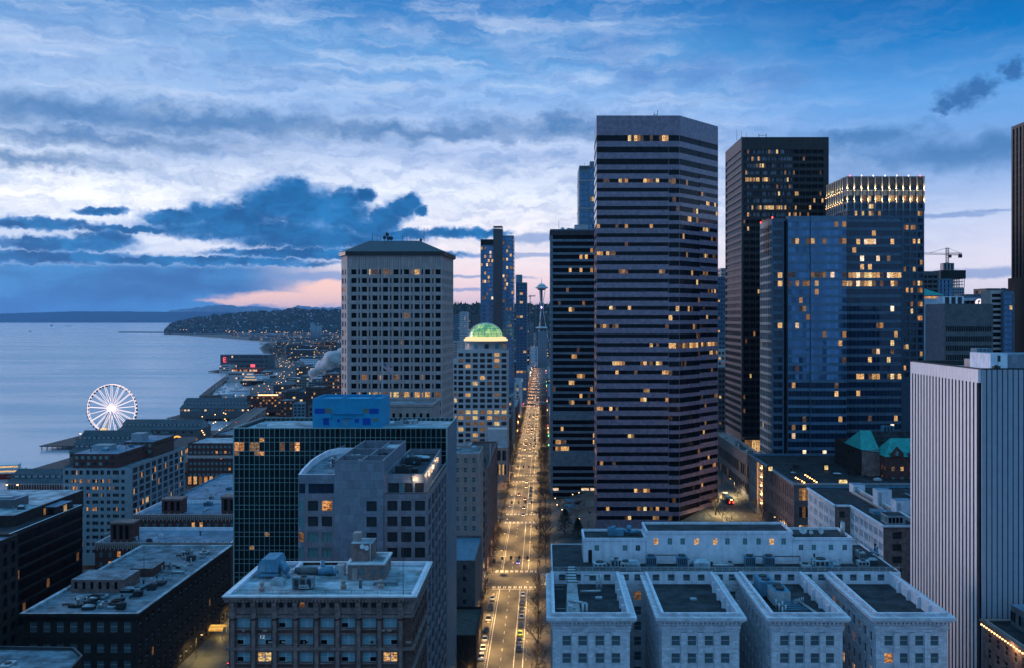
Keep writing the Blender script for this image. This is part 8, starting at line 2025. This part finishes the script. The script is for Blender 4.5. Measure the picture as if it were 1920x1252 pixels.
evergreen(10.5, 497, 2, 13, 5.0, 'dark evergreen tree on the plaza below the banded tower'); evergreen(16.5, 486, 3.5, 9, 3.4, 'smaller dark evergreen tree on the plaza, behind the low penthouse')
t_ = thing('plaza_canopy', 'angular pale glass canopies on the plaza between avenue and striped tower', 'canopy', (18, 530, 4)); r3 = random.Random(3)
mb = MB()
for q in range(16):
    x, y = r3.uniform(7, 23), r3.uniform(500, 585); z_ = gz(x) + r3.uniform(2, 6); w = r3.uniform(2.5, 6); mb.poly([(x, y, z_), (x + w, y + r3.uniform(-3, 3), z_ + r3.uniform(-2, 1)), (x + w * .6, y + w, z_ - r3.uniform(0, 2.5)), (x - w * .3, y + w * .7, z_ + .5)], r3.choice(('metal_blue', 'panel_teal', 'conc_dark')))
for q in range(14): x, y = r3.uniform(7, 23), r3.uniform(500, 585); mb.tube((x, y, gz(x)), (x, y, gz(x) + 4), .15, None, 'metal_dark', 5)
mb.build('roof_panel', t_)
t_ = thing('plaza_lamps', 'few orange lamps dotted around the plaza', 'lamps', (15, 530, 4))
for q in range(7): x, y = r3.uniform(6, 24), r3.uniform(490, 590); mb = MB(); mb.tube((x, y, gz(x)), (x, y, gz(x) + 3.4), .06, None, 'metal_dark', 4); mb.tube((x, y, gz(x) + 3.4), (x, y, gz(x) + 3.8), .25, None, 'bulb', 6); mb.build('lamp', t_)
# shop signs in the far canyon
nm_ = {'neon_pink': (1, .2, .5), 'neon_yellow': (1, .75, .1), 'neon_green': (.2, 1, .4), 'neon_cyan': (.15, .8, .9)}
for k_, c in nm_.items(): glow(k_, c, 2.2)
for q in range(46):
    y = r3.uniform(800, 2100); sd = r3.choice((-25.3, 4.2)); m_ = r3.choice(('neon_red', 'neon_yellow', 'neon_orange', 'bulb_white', 'neon_pink', 'neon_green', 'neon_orange', 'bulb')); zq = r3.uniform(3, 11)
    mb = MB(); mb.box(sd - .15 if sd > 0 else sd, y, zq, sd if sd > 0 else sd + .15, y + r3.uniform(1, 3), zq + r3.uniform(.5, 2.5), m_); mb.box(sd - .75 if sd > 0 else sd + .15, y, zq, sd - .152 if sd > 0 else sd + .75, y + .3, zq + 1.2, m_)
    tag(mb.build('shop_sign'), 'small glowing shop sign on the canyon walls far down the avenue', 'sign', 'shop signs down the avenue')

# ---------------------------------------------------------------- steam
m = bpy.data.materials.new('steam'); m.use_nodes = True; nt = m.node_tree; nt.nodes.clear(); k = N(nt); out = k.new('ShaderNodeOutputMaterial'); pv = k.new('ShaderNodeVolumePrincipled'); nt.links.new(pv.outputs[0], out.inputs['Volume'])
pv.inputs['Color'].default_value = (.95, .95, .97, 1); pos = k.new('ShaderNodeNewGeometry').outputs['Position']; k.put(pv.inputs['Density'], k.m('MULTIPLY', k.mr(k.noise(pos, .11, 5, .65), .34, .60), .9)); MT['steam'] = m
import bmesh
bm = bmesh.new(); r4 = random.Random(4); D = 935
path = [(578, 712, 2.2), (583, 703, 4.0), (589, 695, 6.0), (596, 689, 7.5), (604, 685, 8.0), (611, 680, 8.0), (618, 676, 7), (625, 671, 6.5), (632, 666, 5.5), (638, 662, 4.5)]
for q, (px, py, rr_) in enumerate(path):
    for j in range(6):
        rj = rr_ * r4.uniform(.3, .8); c = Vector((Xp(px, D) + r4.uniform(-1, 1) * rr_ * .4, D + 8 + r4.uniform(-1, 1) * rr_ * .5, Zp(py, D) + r4.uniform(-1, 1) * rr_ * .55)); v0 = len(bm.verts)
        g_ = bmesh.ops.create_icosphere(bm, subdivisions=3, radius=rj)
        from mathutils import noise as mn
        for v in g_['verts']: v.co *= 1 + .34 * mn.noise(v.co * .4 + c) + .2 * mn.noise(v.co * 1.1 + c); v.co += c
me = bpy.data.meshes.new('steam'); bm.to_mesh(me); bm.free()
for p_ in me.polygons: p_.use_smooth = True
glow_m = bpy.data.materials.new('steam_cloud'); glow_m.use_nodes = True; bs = glow_m.node_tree.nodes['Principled BSDF']; bs.inputs['Base Color'].default_value = (.95, .95, .96, 1); bs.inputs['Roughness'].default_value = 1; bs.inputs['Subsurface Weight'].default_value = .0
me.materials.append(MT['steam']); o = bpy.data.objects.new('steam_plume', me); col.objects.link(o)
vm = o.modifiers.new('remesh', 'REMESH'); vm.mode = 'VOXEL'; vm.voxel_size = .7
tag(o, 'white steam plume drifting right from the slim chimney', 'steam', kind='stuff')

# ---------------------------------------------------------------- air
HAZE = True
if HAZE:
    m = bpy.data.materials.new('haze'); m.use_nodes = True; nt = m.node_tree; nt.nodes.clear(); k = N(nt); out = k.new('ShaderNodeOutputMaterial'); pv = k.new('ShaderNodeVolumePrincipled'); nt.links.new(pv.outputs[0], out.inputs['Volume'])
    pv.inputs['Color'].default_value = (.30, .58, .95, 1); pv.inputs['Density'].default_value = 1.8e-5; MT['haze'] = m
    mb = MB(); mb.box(-71000, -2500, -21, 21000, 41000, 640, 'haze'); tag(mb.build('haze'), kind='stuff')
